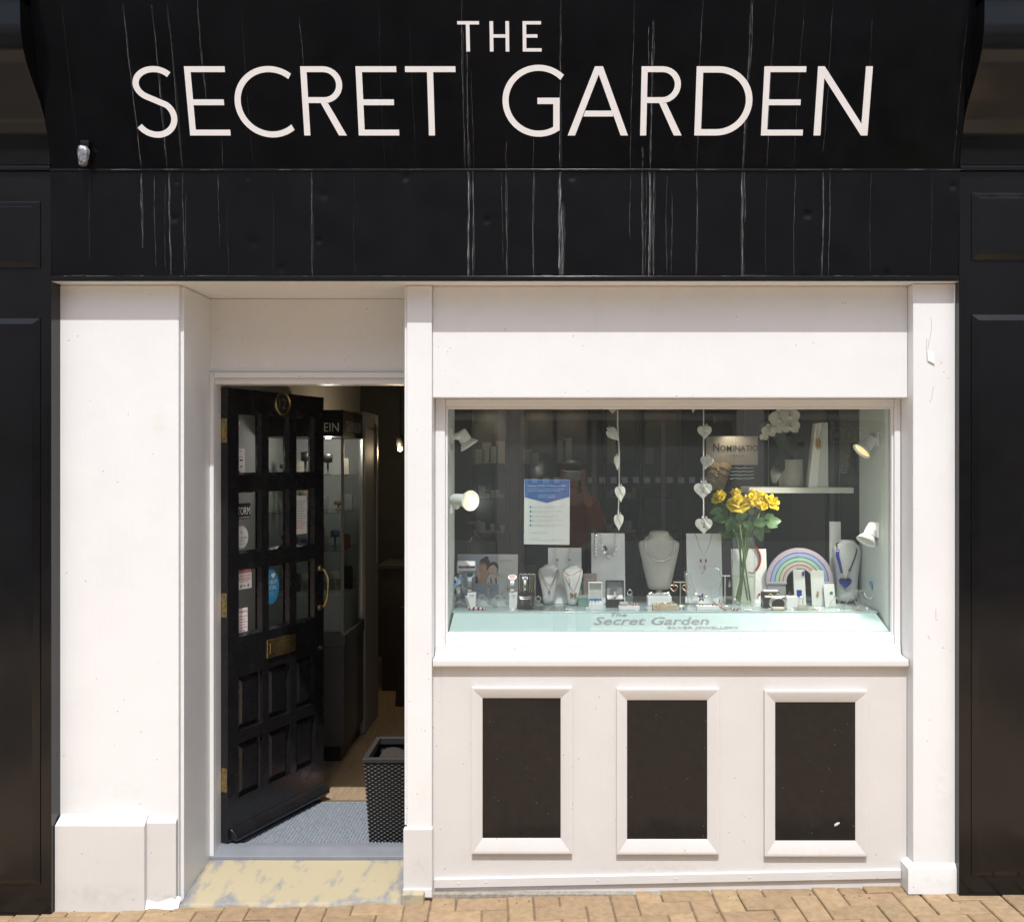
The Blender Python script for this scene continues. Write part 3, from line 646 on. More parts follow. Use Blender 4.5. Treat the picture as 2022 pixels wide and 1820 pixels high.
m = MB(); m.box(XV(795, .012), XV(838, .012), .02, .07, -.08, ZV(1757, .015)); tag(m.build('edging_stone', STEP, shop, bevel=.006), None)

# --- the open door
TH = R(67); DW, DT = .68, .044
piv = Vector((XV(434, .125), .125*D, 0)); dn = Vector((math.cos(TH), math.sin(TH), 0)); inw = Vector((-math.sin(TH), math.cos(TH), 0))
N = piv - inw*DT
DZ0, DZ1 = .060, 2.028
def dp(u, d, z): return N + dn*u + inw*d + Vector((0, 0, z))
def du(vx):
    k = (vx-FX)/(S*D); return (k*(D+N.y) - N.x)/(dn.x - k*dn.y)
def duz(vx, vy):
    u = du(vx); return u, ZC - (vy-FY)*(D+N.y+dn.y*u)/(S*D)
def dbox(m, u0, u1, d0, d1, z0, z1):
    return m.hexa([dp(u0,d0,z0), dp(u1,d0,z0), dp(u1,d0,z1), dp(u0,d0,z1)], [dp(u0,d1,z0), dp(u1,d1,z0), dp(u1,d1,z1), dp(u0,d1,z1)])
k4 = lambda zx: (640+zx*.4779)/1.623
cols = [(du(k4(262)), du(k4(424))), (du(k4(463)), du(k4(609))), (du(k4(649)), du(k4(776)))]
def rz(vx, v0, v1): return duz(vx, v1)[1], duz(vx, v0)[1]
rows = [rz(515, 816, 937), rz(515, 967, 1088), rz(515, 1118, 1247), rz(518, 1322, 1426), rz(518, 1449, 1555)]
m = MB()
us = [0] + [c for p in cols for c in p] + [DW]
for a, b in ((0, us[1]), (us[2], us[3]), (us[4], us[5]), (us[6], DW)): dbox(m, a, b, 0, DT, DZ0, DZ1)
zz = [DZ1]+[q for r_ in rows for q in (r_[1], r_[0])]+[DZ0]
for a, b in cols:
    for k in range(0, len(zz), 2): dbox(m, a, b, 0, DT, zz[k+1], zz[k])
door = m.build('door', DOORBLK, shop, origin=piv)
for a, b in cols:
    for z0, z1 in rows[:3]:
        m = MB(); dbox(m, a-.002, b+.002, .024, .028, z0-.002, z1+.002); m.build('pane', DPANE, door)
    for z0, z1 in rows[3:]:
        m = MB()
        def q4(k, d): return [dp(a+k, d, z0+k), dp(b-k, d, z0+k), dp(b-k, d, z1-k), dp(a+k, d, z1-k)]
        m.loft([q4(-.002, .026), q4(0, .016), q4(.008, .020), q4(.012, .020), q4(.030, .008), q4(.033, .008)]); m.build('raised_panel', DOORBLK, door)
# glazing beads: thin sloping fillets inside each light
for a, b in cols:
    for z0, z1 in rows[:3]:
        m = MB(); w = .010
        fr = lambda k, d: [dp(a+k, d, z0+k), dp(b-k, d, z0+k), dp(b-k, d, z1-k), dp(a+k, d, z1-k)]
        m.loft([fr(0, .006), fr(w, .0235), fr(0, .0235)], cap=False); m.build('glazing_bead', DOORBLK, door)
# weather bar
m = MB(); sec = [(0, .115), (-.012, .108), (-.036, .088), (-.041, .072), (-.036, .062), (0, .068)]
A0 = [dp(.012, d, DZ0-.055+z) for d, z in sec]; A1 = [dp(DW-.004, d, DZ0-.055+z) for d, z in sec]; m.loft([A0, A1]); m.build('weather_bar', DOORBLK, door, bevel=.003)
# hinges on the door edge
for vy in (850, 1195, 1540):
    z = ZV(vy, .122)
    m = MB(); h = .052
    m.hexa([dp(-.002, .004, z-h), dp(-.002, .034, z-h), dp(-.002, .034, z+h), dp(-.002, .004, z+h)], [dp(.001, .004, z-h), dp(.001, .034, z-h), dp(.001, .034, z+h), dp(.001, .004, z+h)])
    c0 = dp(-.006, .043, 0)
    for k in range(5):
        m.lathe([(.0065, 0), (.0065, h*.38)], c0+Vector((0, 0, z-h+k*h*.4)), 10, cap=True)
    m.build('hinge', BRASS, door)
    m = MB()
    for dz in (-.035, 0, .035): m.lathe([(.0035, 0), (.002, .001)], dp(-.002, .018 if dz else .012, z+dz), 8, -dn, cap=True)
    tag(m.build('hinge_screw', DARKM, door), kind='stuff')
# number roundel
u, z = duz(557, 797)
up_ = Vector((0, 0, 1))
m = MB(); m.lathe([(.056, 0), (.056, .006), (.050, .010), (.046, .006), (.046, .003)], dp(u, 0, z), 28, -inw); m.lathe([(.052, 0), (.052, .003)], dp(u, 0, z), 28, -inw, cap=True)
nr = m.build('number_plate', BRASS, door, smooth=False)
m = MB(); m.lathe([(.0455, .0032), (.0455, .0038)], dp(u, 0, z), 28, -inw, cap=True); m.build('number_ground', DARKM, door)
text('number', '12', BRASS, dp(u-.026, -.004, z-.024), dn, up_, .05, door, width=.05)
# letter plate
u0, zt_ = duz(526, 1264); u1, zb_ = duz(582, 1279)
zm = (duz(526, 1264)[1]+duz(526, 1300)[1])/2
m = MB(); dbox(m, u0, u1, -.006, 0, zm-.042, zm+.042); lp = m.build('letter_plate', BRASS, door, bevel=.002)
m = MB(); dbox(m, u0+.018, u1-.018, -.009, -.0062, zm-.023, zm+.023); m.build('letter_flap', BRASS, door, bevel=.002)
# bow handle near the free edge
uh, zh = duz(632, 1160)
pts = [dp(DW-.035, -.004, zh+.095), dp(DW-.033, -.030, zh+.085), dp(DW-.03, -.044, zh+.05), dp(DW-.03, -.046, zh), dp(DW-.03, -.042, zh-.05), dp(DW-.033, -.028, zh-.085), dp(DW-.035, -.004, zh-.095)]
m = MB(); m.tube(pts, [.007,.008,.007,.007,.007,.008,.007], 8)
for s_ in (1, -1): m.lathe([(.016, 0), (.014, .006), (.006, .008)], dp(DW-.035, 0, zh+s_*.097), 12, -inw, cap=True)
m.build('pull_handle', BRASS, door, smooth=True)
ul, zl_ = duz(632, 1278)
m = MB(); m.lathe([(.011, 0), (.011, .008), (.007, .010)], dp(DW-.03, 0, zl_), 12, -inw, cap=True); m.build('lock', BRASS, door)

# --- stickers on the door panes (each is stuck to the glass)
def sticker(name, vx0, vx1, vy0, vy1, m_, label, cat='sticker', oval=False, group=None, extra=None):
    a = du(vx0); b = du(vx1); vm = (vx0+vx1)/2
    z1 = duz(vm, vy0)[1]; z0 = duz(vm, vy1)[1]
    t = thing(name, dp((a+b)/2, .0234, z0), label, cat, group)
    mb = MB()
    if oval:
        cu_, cz = (a+b)/2, (z0+z1)/2
        mb.prism([dp(cu_+(b-a)/2*math.cos(2*math.pi*k/28), .0237, cz+(z1-z0)/2*math.sin(2*math.pi*k/28)) for k in range(28)], inw*.0003)
    else: dbox(mb, a, b, .0234, .0237, z0, z1)
    mb.build('backing', m_, t)
    def tx(st, fx, fy, hh, mm, w=None, sh=0): return text('lettering', st, mm, dp(a+(b-a)*fx, .0233, z0+(z1-z0)*fy), dn, up_, hh*(z1-z0), t, width=(b-a)*w if w else None)
    def bar(fx0, fx1, fy0, fy1, mm):
        q = MB(); dbox(q, a+(b-a)*fx0, a+(b-a)*fx1, .0230, .0233, z0+(z1-z0)*fy0, z0+(z1-z0)*fy1); q.build('print', mm, t)
    if extra: extra(tx, bar)
    return t
K = k4; KY = lambda zy: (1180+zy*.4779)/1.623
pk = mat('pink_print', (.62, .35, .42), rough=.5)
sticker('sticker', K(267), K(298), KY(355), KY(452), pk, 'small pink and white sticker in top left door pane', extra=lambda tx, bar: (bar(0, 1, .78, .95, PRINTWH), bar(0, 1, .05, .38, mat('lilac_print', (.45,.45,.62)))))
sticker('card_sticker', K(267), K(330), KY(537), KY(712), PRINTWH, 'white payment card sticker low in top left door pane', extra=lambda tx, bar: (bar(.1,.7,.88,.9,PRINTGR), bar(.05,.8,.66,.68,PRINTGR), bar(0,.14,.46,.6,PRINTRD), bar(0,.14,.24,.37,PRINTNV), bar(.45,.78,.52,.58,PRINTNV), bar(.5,.78,.28,.32,PRINTNV), bar(.3,.5,.06,.13,PRINTGR)))
sticker('sticker', K(264), K(368), KY(905), KY(1012), PRINTDK, 'black sticker with bold white lettering in middle left door pane', extra=lambda tx, bar: (tx('STORM', .03, .28, .5, PRINTWH, .93), bar(.03, .95, .1, .13, PRINTWH), bar(.03,.95,.03,.05,PRINTGR)))
sticker('sticker', K(266), K(354), KY(1058), KY(1208), mat('pale_print', (.66,.70,.69)), 'oval pale grey sticker below the bold lettered one', oval=True, extra=lambda tx, bar: (tx('SJ', .38, .66, .13, PRINTGR), tx('SIF JAKOBS', .12, .42, .10, PRINTGR, .78), bar(.3,.7,.33,.35,PRINTGR), bar(.2,.8,.19,.205,PRINTGR)))
sticker('sticker', K(282), K(376), KY(1345), KY(1480), PRINTWH, 'red and white security sticker at top of lower left door pane', extra=lambda tx, bar: (bar(0,1,.80,1,PRINTRD), tx('PROTECTED BY', .05, .85, .09, PRINTWH, .9), tx('DualCom', .06, .60, .14, PRINTGR, .85), bar(.05,.95,.5,.53,PRINTRD), bar(.08,.9,.42,.45,PRINTRD), bar(.2,.8,.34,.36,PRINTRD), bar(.18,.32,.1,.22,PRINTGR), bar(.42,.55,.12,.2,PRINTGR), bar(.7,.82,.08,.24,PRINTGR)))
sticker('sticker', K(262), K(349), KY(1612), KY(1772), PRINTWH, 'white sticker with red WARNING text in lower left door pane', extra=lambda tx, bar: (tx('WARNING', -.12, .80, .13, PRINTRD, 1.08), *[bar(.04, .95-.12*(k % 2), .64-.12*k, .69-.12*k, pk) for k in range(6)]))
sticker('sticker', K(452), K(559), KY(1350), KY(1582), mat('cyan_print', (.03,.27,.55), rough=.45), 'round blue buy local sticker in lower middle door pane', oval=True, extra=lambda tx, bar: (tx('I', .34, .76, .11, PRINTWH), tx('♥', .48, .76, .11, PRINTWH), tx('TO BUY', .08, .58, .12, PRINTWH, .8), tx('LOCAL', .12, .42, .12, PRINTWH, .72), bar(.35,.72,.34,.345,PRINTWH), bar(.38,.7,.29,.295,PRINTWH), bar(.4,.68,.24,.245,PRINTWH)))
sticker('notice', K(652), K(745), KY(855), KY(1112), mat('paper', (.66,.67,.66)), 'white printed notice in middle right door pane', 'notice', extra=lambda tx, bar: (*[bar(.08, .92-.1*(k % 3), .84-.062*k, .855-.062*k, PRINTGR if k < 8 else PRINTRD) for k in range(12)],))

# --- clear plastic covered fitting hanging on the fascia
t = thing('wrapped_lamp', fpt(XV(178, 0), 335), 'small bright plastic wrapped fitting low on left of black fascia', 'lamp')
q0 = fpt(XV(176, 0), 300); m = MB()
m.loft([ring(q0.x, q0.y-.03, q0.z+.010, .015, .016, 10), ring(q0.x+.004, q0.y-.032, q0.z-.006, .023, .022, 10), ring(q0.x+.003, q0.y-.033, q0.z-.035, .019, .020, 10), ring(q0.x, q0.y-.032, q0.z-.062, .013, .015, 10)])
m.build('lamp_body', mat('crumpled_plastic', (.42,.43,.45), rough=.12, metal=.5, var=.85, vs=70, bump=.006, bs=70), t)
m = MB(); m.box(q0.x-.012, q0.x+.02, q0.y-.03, q0.y+.01, q0.z+.012, q0.z+.036); m.build('bracket', BLACK, t, bevel=.003)

# --- wall above and the neighbours to each side
UPW = mat('upper_brick', (.30, .17, .11), rough=.9, var=.3, vs=12, bump=.003, bs=40)
m = MB(); m.box(-4.2, 4.2, .02, .34, ZV(-62, 0), 7.0); m.build('upper_wall', UPW, shop)
m = MB(); m.box(SX0-.5, SX1+.5, -.185, .3, ZV(-62, 0)+.03, ZV(-62, 0)+.12); m.build('cornice', BLACK, shop, bevel=.01)
for sx, nm in ((-1, 'left'), (1, 'right')):
    X0 = XV(-150, 0) if sx < 0 else XV(2150, 0)
    m = MB(); m.box(X0+sx*.001, X0+sx*5, .05, .4, -.2, 6.6); o = m.build('neighbour_building', mat('render_cream', (.55, .5, .42), rough=.9, var=.1, vs=4), None)
    tag(o, 'plain rendered building adjoining the %s end of the shopfront' % nm, 'building')
# ================================================================== shop interior
FL = .030                                             # inside floor level
INW = mat('interior_grey_wall', (.42, .42, .42), rough=.8, var=.06, vs=3)
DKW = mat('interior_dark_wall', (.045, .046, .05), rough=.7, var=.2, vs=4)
WOOD = mat('laminate_floor', (.33, .245, .16), rough=.4, var=.25, vs=5, stretch=(14, 1.2, 1), bump=.0003, bs=30)
CEIL = mat('interior_ceiling', (.40, .40, .39), rough=.85)
def stru(name, m_, *b):
    m = MB(); m.box(*b); return tag(m.build(name, m_), kind='structure')
RX0, RX1, RY = -1.66, 1.66, 4.6
stru('interior_floor', WOOD, RX0, RX1, .462, RY, FL-.05, FL)
stru('interior_wall_left', INW, RX0-.1, RX0, .456, RY, -.05, 2.75)
stru('interior_wall_right', INW, RX1, RX1+.1, .62, RY, -.05, 2.75)
stru('interior_wall_back', DKW, RX0, RX1, RY, RY+.1, -.05, 2.75)
stru('interior_ceiling', CEIL, RX0-.1, RX1+.1, .345, RY+.1, 2.62, 2.72)
stru('interior_wall_front', DKW, XW0, RX1, .22, .343, ZV(785, E_TR)+.02, 2.72)
stru('interior_wall_over_door', INW, RX0, xc0, ydr+.062, ydr+.16, zh0+.02, 2.62)
stru('interior_partition', DKW, xc0+.012, xc1-.012, .442, .50, FL, 2.0)

# --- door mat
MATM = mat('ribbed_mat', (.21, .235, .27), rough=.95, var=.35, vs=90)
m = MB(); mx0, mx1, my0, my1 = -1.46, -.56, .470, 1.02
m.box(mx0, mx1, my0, my1, FL+.001, FL+.008)
dm = m.build('door_mat', MATM); tag(dm, 'grey ribbed door mat just inside the open doorway', 'mat')
m = MB(); nrib = 58
for k in range(nrib):
    x0 = mx0+.006+(mx1-mx0-.012)*k/nrib; w = (mx1-mx0)/nrib
    nd = 34
    for j in range(nd):
        y0 = my0+.004+(my1-my0-.008)*(j+(k % 2)*.5)/nd*.97; l = (my1-my0)/nd*.75
        m.add([(x0, y0, FL+.008), (x0+w*.72, y0, FL+.008), (x0+w*.72, y0+l, FL+.008), (x0, y0+l, FL+.008), (x0+w*.2, y0+l*.2, FL+.013), (x0+w*.55, y0+l*.2, FL+.013), (x0+w*.55, y0+l*.8, FL+.013), (x0+w*.2, y0+l*.8, FL+.013)], [(0,1,5,4),(1,2,6,5),(2,3,7,6),(3,0,4,7),(4,5,6,7)])
tag(m.build('rib_pile', MATM, dm), kind='stuff')
m = MB(); m.box(mx0, mx1, my1+.001, my1+.03, FL+.001, FL+.006); m.build('edge_trim', mat('brass_trim', (.6,.46,.25), rough=.35, metal=.8), dm, bevel=.002)
# --- round red floor sticker
t = thing('floor_sticker', (-.76, 1.18, FL), 'round red and white distancing sticker on wooden shop floor', 'sticker')
c0 = Vector((-.73, 1.21, FL))
m = MB(); m.lathe([(.135, .0005), (.135, .0015), (.0, .0015)], c0, 36); m.build('disc', PRINTRD, t)
m = MB(); m.lathe([(.085, .0017), (.085, .0022), (.0, .0022)], c0, 32); m.build('centre', PRINTWH, t)
for i, ch in enumerate('PLEASE KEEP SAFE • 2M • '):
    a = R(200 - i*14.6); d = Vector((math.cos(a), math.sin(a), 0)); rt = Vector((math.sin(a), -math.cos(a), 0))
    if ch != ' ': text('lettering', ch, PRINTWH, c0+d*.096-rt*.01+Vector((0,0,.0016)), rt, d, .026, t)
# --- wicker planter bin
WICK = mat('dark_wicker', (.022, .021, .022), rough=.5, spec=.35)
bx, by = -.657, .652; hb = .385; wt, wb = .165, .143
t = thing('wicker_planter', (bx, by, FL), 'tall tapered dark wicker planter inside the doorway', 'planter')
def half(z): return wb+(wt-wb)*(z/hb)
m = MB(); m.loft([[(bx-half(z)+.001, by-half(z)+.001, FL+z), (bx+half(z)-.001, by-half(z)+.001, FL+z), (bx+half(z)-.001, by+half(z)-.001, FL+z), (bx-half(z)+.001, by+half(z)-.001, FL+z)] for z in (.009, hb-.02)], cap=False)
m.build('liner', mat('planter_liner', (.012,.012,.012), rough=.8), t)
NR = 42
for r in range(NR):
    z = .008+(hb-.03)*r/(NR-1); h = half(z); q = MB(); per = 22; pts = []
    for side in range(4):
        for k in range(per*2):
            s_ = -1+2*(k/(per*2)); out = .0035*(1 if (k+r*2+side) % 4 < 2 else -1) if True else 0
            out = .004*math.sin((k+ (r % 2)*2)*math.pi/2+math.pi/4)
            hh = h+out
            p = {0: (bx+s_*h, by-hh), 1: (bx+hh, by+s_*h), 2: (bx-s_*h, by+hh), 3: (bx-hh, by-s_*h)}[side]
            pts.append((p[0], p[1], FL+z))
    vs = []; fs = []; n = len(pts); th = (hb-.03)/(NR-1)*.44
    cx = Vector((bx, by, 0))
    for p in pts:
        d = (Vector((p[0], p[1], 0))-cx).normalized()*.0025
        vs += [(p[0]-d.x, p[1]-d.y, p[2]-th), (p[0]+d.x, p[1]+d.y, p[2]), (p[0]-d.x, p[1]-d.y, p[2]+th)]
    for i in range(n):
        j = (i+1) % n
        fs += [(i*3, j*3, j*3+1, i*3+1), (i*3+1, j*3+1, j*3+2, i*3+2)]
    q.add(vs, fs); q.build('wicker_strand', WICK, t)
h = half(hb)+.006; m = MB()
ro = [(bx-h, by-h), (bx+h, by-h), (bx+h, by+h), (bx-h, by+h)]; ri = [(bx+(x-bx)*.86, by+(y-by)*.86) for x, y in ro]
m.loft([[(x, y, FL+hb-.018) for x, y in ro], [(x, y, FL+hb) for x, y in ro], [(x, y, FL+hb) for x, y in ri], [(x, y, FL+hb-.03) for x, y in ri]], cap=False)
m.build('rim', WICK, t, bevel=.003)
m = MB(); m.grid(lambda u, v: (bx-.13+.26*u, by-.13+.26*v, FL+hb-.05+.012*math.sin(u*9)*math.sin(v*8)), 10, 10); m.build('soil', mat('dark_soil', (.03,.025,.02), rough=.95, bump=.006, bs=90), t)

BULB0 = mat('cabinet_led', (1, .9, .7), emit=(1, .85, .6), es=6.0)
# --- glass display cabinet behind the door
CABG = mat('cabinet_grey', (.085, .084, .083), rough=.5, var=.1, vs=5); CABGL = glass('cabinet_glass', tint=(.93,.96,.95), f0=.06)
CX1 = -1.157; CY0, CY1 = .448*D, .600*D; CX0 = RX0+.003
zc = lambda vy: ZV(vy, .448)
t = thing('display_cabinet', (-1.4, CY0, FL), 'tall glass display cabinet with black lettered header seen past the door', 'cabinet')
m = MB(); m.box(CX0, CX1-.03, CY0+.03, CY1, FL+.001, zc(1474)); m.build('plinth', DARKM, t)
m = MB(); m.box(CX0, CX1-.006, CY0+.006, CY1, zc(1474)+.001, zc(1277)); m.build('base_unit', CABG, t, bevel=.003)
m = MB(); m.box(CX0, CX1, CY0, CY1, zc(1277)+.001, zc(1254)); m.build('counter_ledge', CABG, t, bevel=.003)
m = MB(); m.box(CX0, CX1-.012, CY0+.012, CY1-.001, zc(862)+.001, zc(809)); hd = m.build('header', mat('header_black', (.014,.014,.015), rough=.4), t)
zg0, zg1 = zc(1254)+.001, zc(862)
m = MB(); m.box(CX0, CX1-.016, CY0+.016, CY0+.020, zg0, zg1); m.build('glass_front', CABGL, t)
m = MB(); m.box(CX1-.020, CX1-.016, CY0+.021, CY1-.02, zg0, zg1); m.build('glass_side', CABGL, t)
m = MB(); m.box(CX0, CX1-.021, CY1-.02, CY1-.002, zg0, zg1); m.build('back_panel', INW, t)
m = MB(); m.box(CX1-.024, CX1-.008, CY0+.010, CY0+.0205, zg0, zg1); m.build('corner_post', mat('aluminium', (.5,.49,.47), rough=.35, metal=1), t)
m = MB(); m.box(CX1-.024, CX1-.008, CY1-.0195, CY1-.004, zg0, zg1); m.build('corner_post', MATS['aluminium'], t)
shz = [zc(1166), zc(1090), zc(1015), zc(940)]
for z in shz:
    m = MB(); m.box(CX0+.01, CX1-.03, CY0+.03, CY1-.03, z, z+.006); m.build('shelf', CABGL, t)
m = MB(); m.box(CX0+.01, CX1-.03, CY0+.1, CY1-.03, zg0+.001, zc(1180)); m.build('white_plinth', INW, t)
text('lettering', 'KLEIN', PRINTWH, (-1.193-.15, CY0+.0115, zc(852)), (1,0,0), (0,0,1), .052, hd, width=.15)
text('lettering', 'CALVIN KLEIN', PRINTWH, (CX1-.0115, CY0+.08, ZV(852, .5)), (0,1,0), (0,0,1), .062, hd, width=.42)
m = MB(); m.lathe([(0, 0), (.014, 0), (.016, .006)], (CX1-.12, CY0+.12, zg1-.008), 12, cap=True); m.build('cabinet_bulb', BULB0, t)
L = bpy.data.lights.new('lamp_light', 'POINT'); L.energy = 3.0; L.color = (1, .93, .82); L.shadow_soft_size = .02
lo = bpy.data.objects.new('lamp_light', L); link(lo, t, Vector((CX1-.12, CY0+.12, zg1-.03)))
# goods on the cabinet shelves
rg = random.Random(11)
GM = [mat('goods_%s' % n, c, rough=.4, var=.2, vs=60) for n, c in (('cream', (.55,.5,.42)), ('white', (.62,.62,.6)), ('red', (.3,.06,.05)), ('black', (.02,.02,.02)), ('tan', (.32,.22,.13)), ('blue', (.06,.08,.2)))]
gi = 0
spots = ['top', 'second', 'third', 'fourth']
for si, z in enumerate([zc(1180)+.001] + [s_+.0065 for s_ in shz[1:]]):
    nm_ = ['lowest', 'second', 'third', 'top'][si]
    for k in range(6):
        x = CX0+.085+.073*k+rg.uniform(-.01, .01); y = CY0+.14+rg.uniform(0, .25); hgt = rg.uniform(.05, .13)
        m = MB(); mm = GM[(gi*5+k*3) % 6]
        if k % 2 == 0:
            m.loft([ring(x, y, z, .018, .018, 10), ring(x, y, z+.004, .018, .018, 10), ring(x, y, z+.005, .006, .006, 10), ring(x, y, z+hgt*.6, .006, .006, 10), ring(x, y, z+hgt*.62, .026, .016, 10), ring(x, y, z+hgt, .028, .018, 10), ring(x, y, z+hgt+.006, .016, .010, 10)])
            o = m.build('watch_stand', mm, None, smooth=True); tag(o, None)
        else:
            m.box(x-.022, x+.022, y-.012, y+.012, z, z+hgt); m.box(x-.024, x+.024, y-.016, y-.0125, z, z+hgt*1.1)
            o = m.build('gift_box', mm, None, bevel=.002)
        col = ['cream', 'white', 'red', 'black', 'tan', 'blue'][(gi*5+k*3) % 6]
        tag(o, '%s %s on %s shelf of the glass cabinet, number %s from the wall' % (col, 'watch stand' if k % 2 == 0 else 'gift box', nm_, ['one', 'two', 'three', 'four', 'five', 'six'][k]), 'display stand' if k % 2 == 0 else 'box', 'goods in the glass cabinet')
    gi += 1
# --- pale tall cabinet end behind it, back wall fittings
t = thing('tall_unit', (-1.4, CY1+.01, FL), 'pale grey tall unit standing behind the glass cabinet', 'cabinet')
m = MB(); m.box(RX0+.003, CX1+.004, CY1+.004, .72*D, FL+.001, 2.02); m.build('body', mat('pale_unit', (.36,.35,.33), rough=.6, var=.05, vs=4), t, bevel=.003)
m = MB(); m.box(CX1+.0045, CX1+.012, .70*D, .705*D, 1.05, 1.95); m.build('chrome_edge', MATS['aluminium'], t)
text('lettering', 'thomas', PRINTDK, (CX1+.005, CY1+.12, 2.04-.13), (0,1,0), (0,0,1), .03, t, width=.22)
m = MB(); m.box(-1.25, -1.05, 3.35, 3.75, FL+.001, .92); m.box(-1.27, -1.03, 3.33, 3.77, .921, .96); tag(m.build('shop_counter', mat('counter_grey', (.04,.04,.04), rough=.4), None, bevel=.004), 'dark low counter far back in the shop beyond doorway', 'counter')
m = MB(); m.prism([(-1.08, 2.9, FL+.001), (-.92, 2.9, FL+.001), (-.96, 2.98, .70), (-1.06, 2.98, .70)], (0, .03, 0)); tag(m.build('leaning_board', mat('board_dark', (.035,.035,.037), rough=.5), None, bevel=.004), 'dark board leaning on the floor beyond the pale unit', 'board')
# bulb glowing deep inside
BULB = mat('warm_bulb', (1, .8, .5), emit=(1, .72, .38), es=14.0)
t = thing('ceiling_spot', P(790, 886, .86), 'small glowing warm spotlight deep in the shop past the doorway', 'lamp')
q = P(790, 886, .86); m = MB(); m.ball(q, .018, 12, 8); m.build('bulb', BULB, t, smooth=True)
m = MB(); m.lathe([(.012, .012), (.026, .02), (.026, .09), (.008, .10), (.006, 2.62-q.z)], q, 12); m.build('fitting', DARKM, t, smooth=True)
L = bpy.data.lights.new('lamp_light', 'POINT'); L.energy = 7; L.color = (1, .75, .45); L.shadow_soft_size = .03
lo = bpy.data.objects.new('lamp_light', L); link(lo, t, q+Vector((-.02, -.06, -.03)))

# --- lit wall cabinets deep inside, seen through the display window
BACKM = mat('back_unit_wood', (.075, .072, .066), rough=.6, var=.25, vs=8); CARD = mat('display_card', (.55,.50,.42), rough=.6)
for k, (vx, vw) in enumerate(((965, 62), (1062, 62), (1128, 60), (1230, 60), (1310, 66))):
    e = .78; X = XV(vx, e); w = vw*(1+e)/S/2*1.15; y = e*D
    nm_ = ['leftmost', 'second', 'third', 'fourth', 'rightmost'][k]
    t = thing('wall_cabinet', (X, y, FL), '%s of the dim wall cabinets deep inside seen through window' % nm_, 'cabinet', 'wall cabinets at the back of the shop')
    m = MB(); m.box(X-w, X+w, y+.25, y+.27, FL+.001, 2.25); m.build('back_panel', BACKM, t)
    for s_ in (-1, 1):
        m = MB(); m.box(X+s_*w-.008, X+s_*w+.008, y, y+.249, FL+.001, 2.25); m.build('side_panel', DARKM, t)
    m = MB(); m.box(X-w-.008, X+w+.008, y-.003, y+.27, 2.251, 2.32); m.build('top_panel', DARKM, t)
    for vy in (915, 985, 1055, 1140):
        m = MB(); z = ZV(vy, e); m.box(X-w+.009, X+w-.009, y+.03, y+.248, z-.012, z); m.build('shelf', BACKM, t)
    m = MB()
    rk = random.Random(k+3)
    for j in range([4, 2, 2, 1, 1][k]):
        x = X-w+.05+j*(2*w-.1)/3; z = ZV(915, e)+.001; hh_ = rk.uniform(.06, .22); m.box(x-.03, x+.03, y+.15, y+.156, z, z+hh_)
    tag(m.build('display_card', CARD, t), kind='stuff')
    m = MB()
    for vy in (985, 1055):
        for j in range(6):
            x = X-w+.04+j*(2*w-.08)/5; z = ZV(vy, e)+.001; m.box(x-.018+rk.uniform(-.01,.01), x+.018, y+.1, y+.13, z, z+rk.uniform(.015, .1))
    tag(m.build('small_goods', GM[(k*2+1) % 6], t), kind='stuff')
    m = MB(); m.lathe([(.0, .02), (.024, .02), (.024, 0), (.018, 0)], (X, y+.12, 2.228), 12); m.build('downlight', BULB, t)
    L = bpy.data.lights.new('lamp_light', 'SPOT'); L.energy = [4, 2.4, 2.2, .8, .7][k]; L.color = (1, .90, .70); L.spot_size = R(95); L.spot_blend = .7; L.shadow_soft_size = .03
    lo = bpy.data.objects.new('lamp_light', L); link(lo, t, Vector((X, y+.12, 2.20)))
# soap bottle silhouette on a dark counter
m = MB(); q = P(940, 1130, .45); m.loft([ring(q.x, q.y, q.z, .045, .045, 14), ring(q.x, q.y, q.z+.17, .045, .045, 14), ring(q.x, q.y, q.z+.20, .018, .018, 14), ring(q.x, q.y, q.z+.235, .016, .016, 14), ring(q.x, q.y, q.z+.24, .008, .008, 14), ring(q.x, q.y, q.z+.27, .008, .008, 14)])
m.box(q.x-.05, q.x+.012, q.y-.008, q.y+.008, q.z+.27, q.z+.285)
tag(m.build('soap_dispenser', mat('dull_plastic', (.10,.09,.07), rough=.4), None), 'dim pump bottle on dark counter behind the printed display board', 'bottle')
m = MB(); m.box(XV(900, .45), XV(1060, .45), .43*D, .56*D, FL+.001, q.z-.001); tag(m.build('inner_counter', mat('inner_counter', (.03,.03,.032), rough=.5), None, bevel=.004), 'dark counter block under the dim pump bottle', 'counter')
# ================================================================== window display
FZ = ZC - 318/S                                       # display floor level
def eb(vy): return 318/(vy-FY) - 1
SIDE = mat('display_side_wall', (.62, .65, .64), rough=.6, var=.03, vs=6)
stru('display_wall_right', SIDE, XG1+.002, RX1-.001, .2145, .158*D, .30, ZG1+.10)
stru('display_wall_left', SIDE, xc1-.011, XG0-.002, .2165, .125*D, .30, ZG1+.10)
stru('display_ceiling', mat('display_ceiling', (.45,.45,.45), rough=.8), XG0-.002, XG1+.0018, .3445, .44, ZG1+.04, ZG1+.06)
AQUA = mat('aqua_board', (.47, .60, .60), rough=.35, var=.02, vs=8); AQTOP = mat('aqua_glass_top', (.38, .47, .475), rough=.12, spec=.6, var=.05, vs=10)
base = thing('window_counter', ((XG0+XG1)/2, .3, .3), 'pale aqua window display base with sloping lettered front edge', 'display base')
ya, yb = yg+.0075, .088*D
m = MB(); m.prism([(XG0+.004, ya, ZG0+.002), (XG0+.004, yb, FZ-.004), (XG0+.004, yb, FZ-.03), (XG0+.004, ya, ZG0-.02)], (.001,0,0)); m = MB()
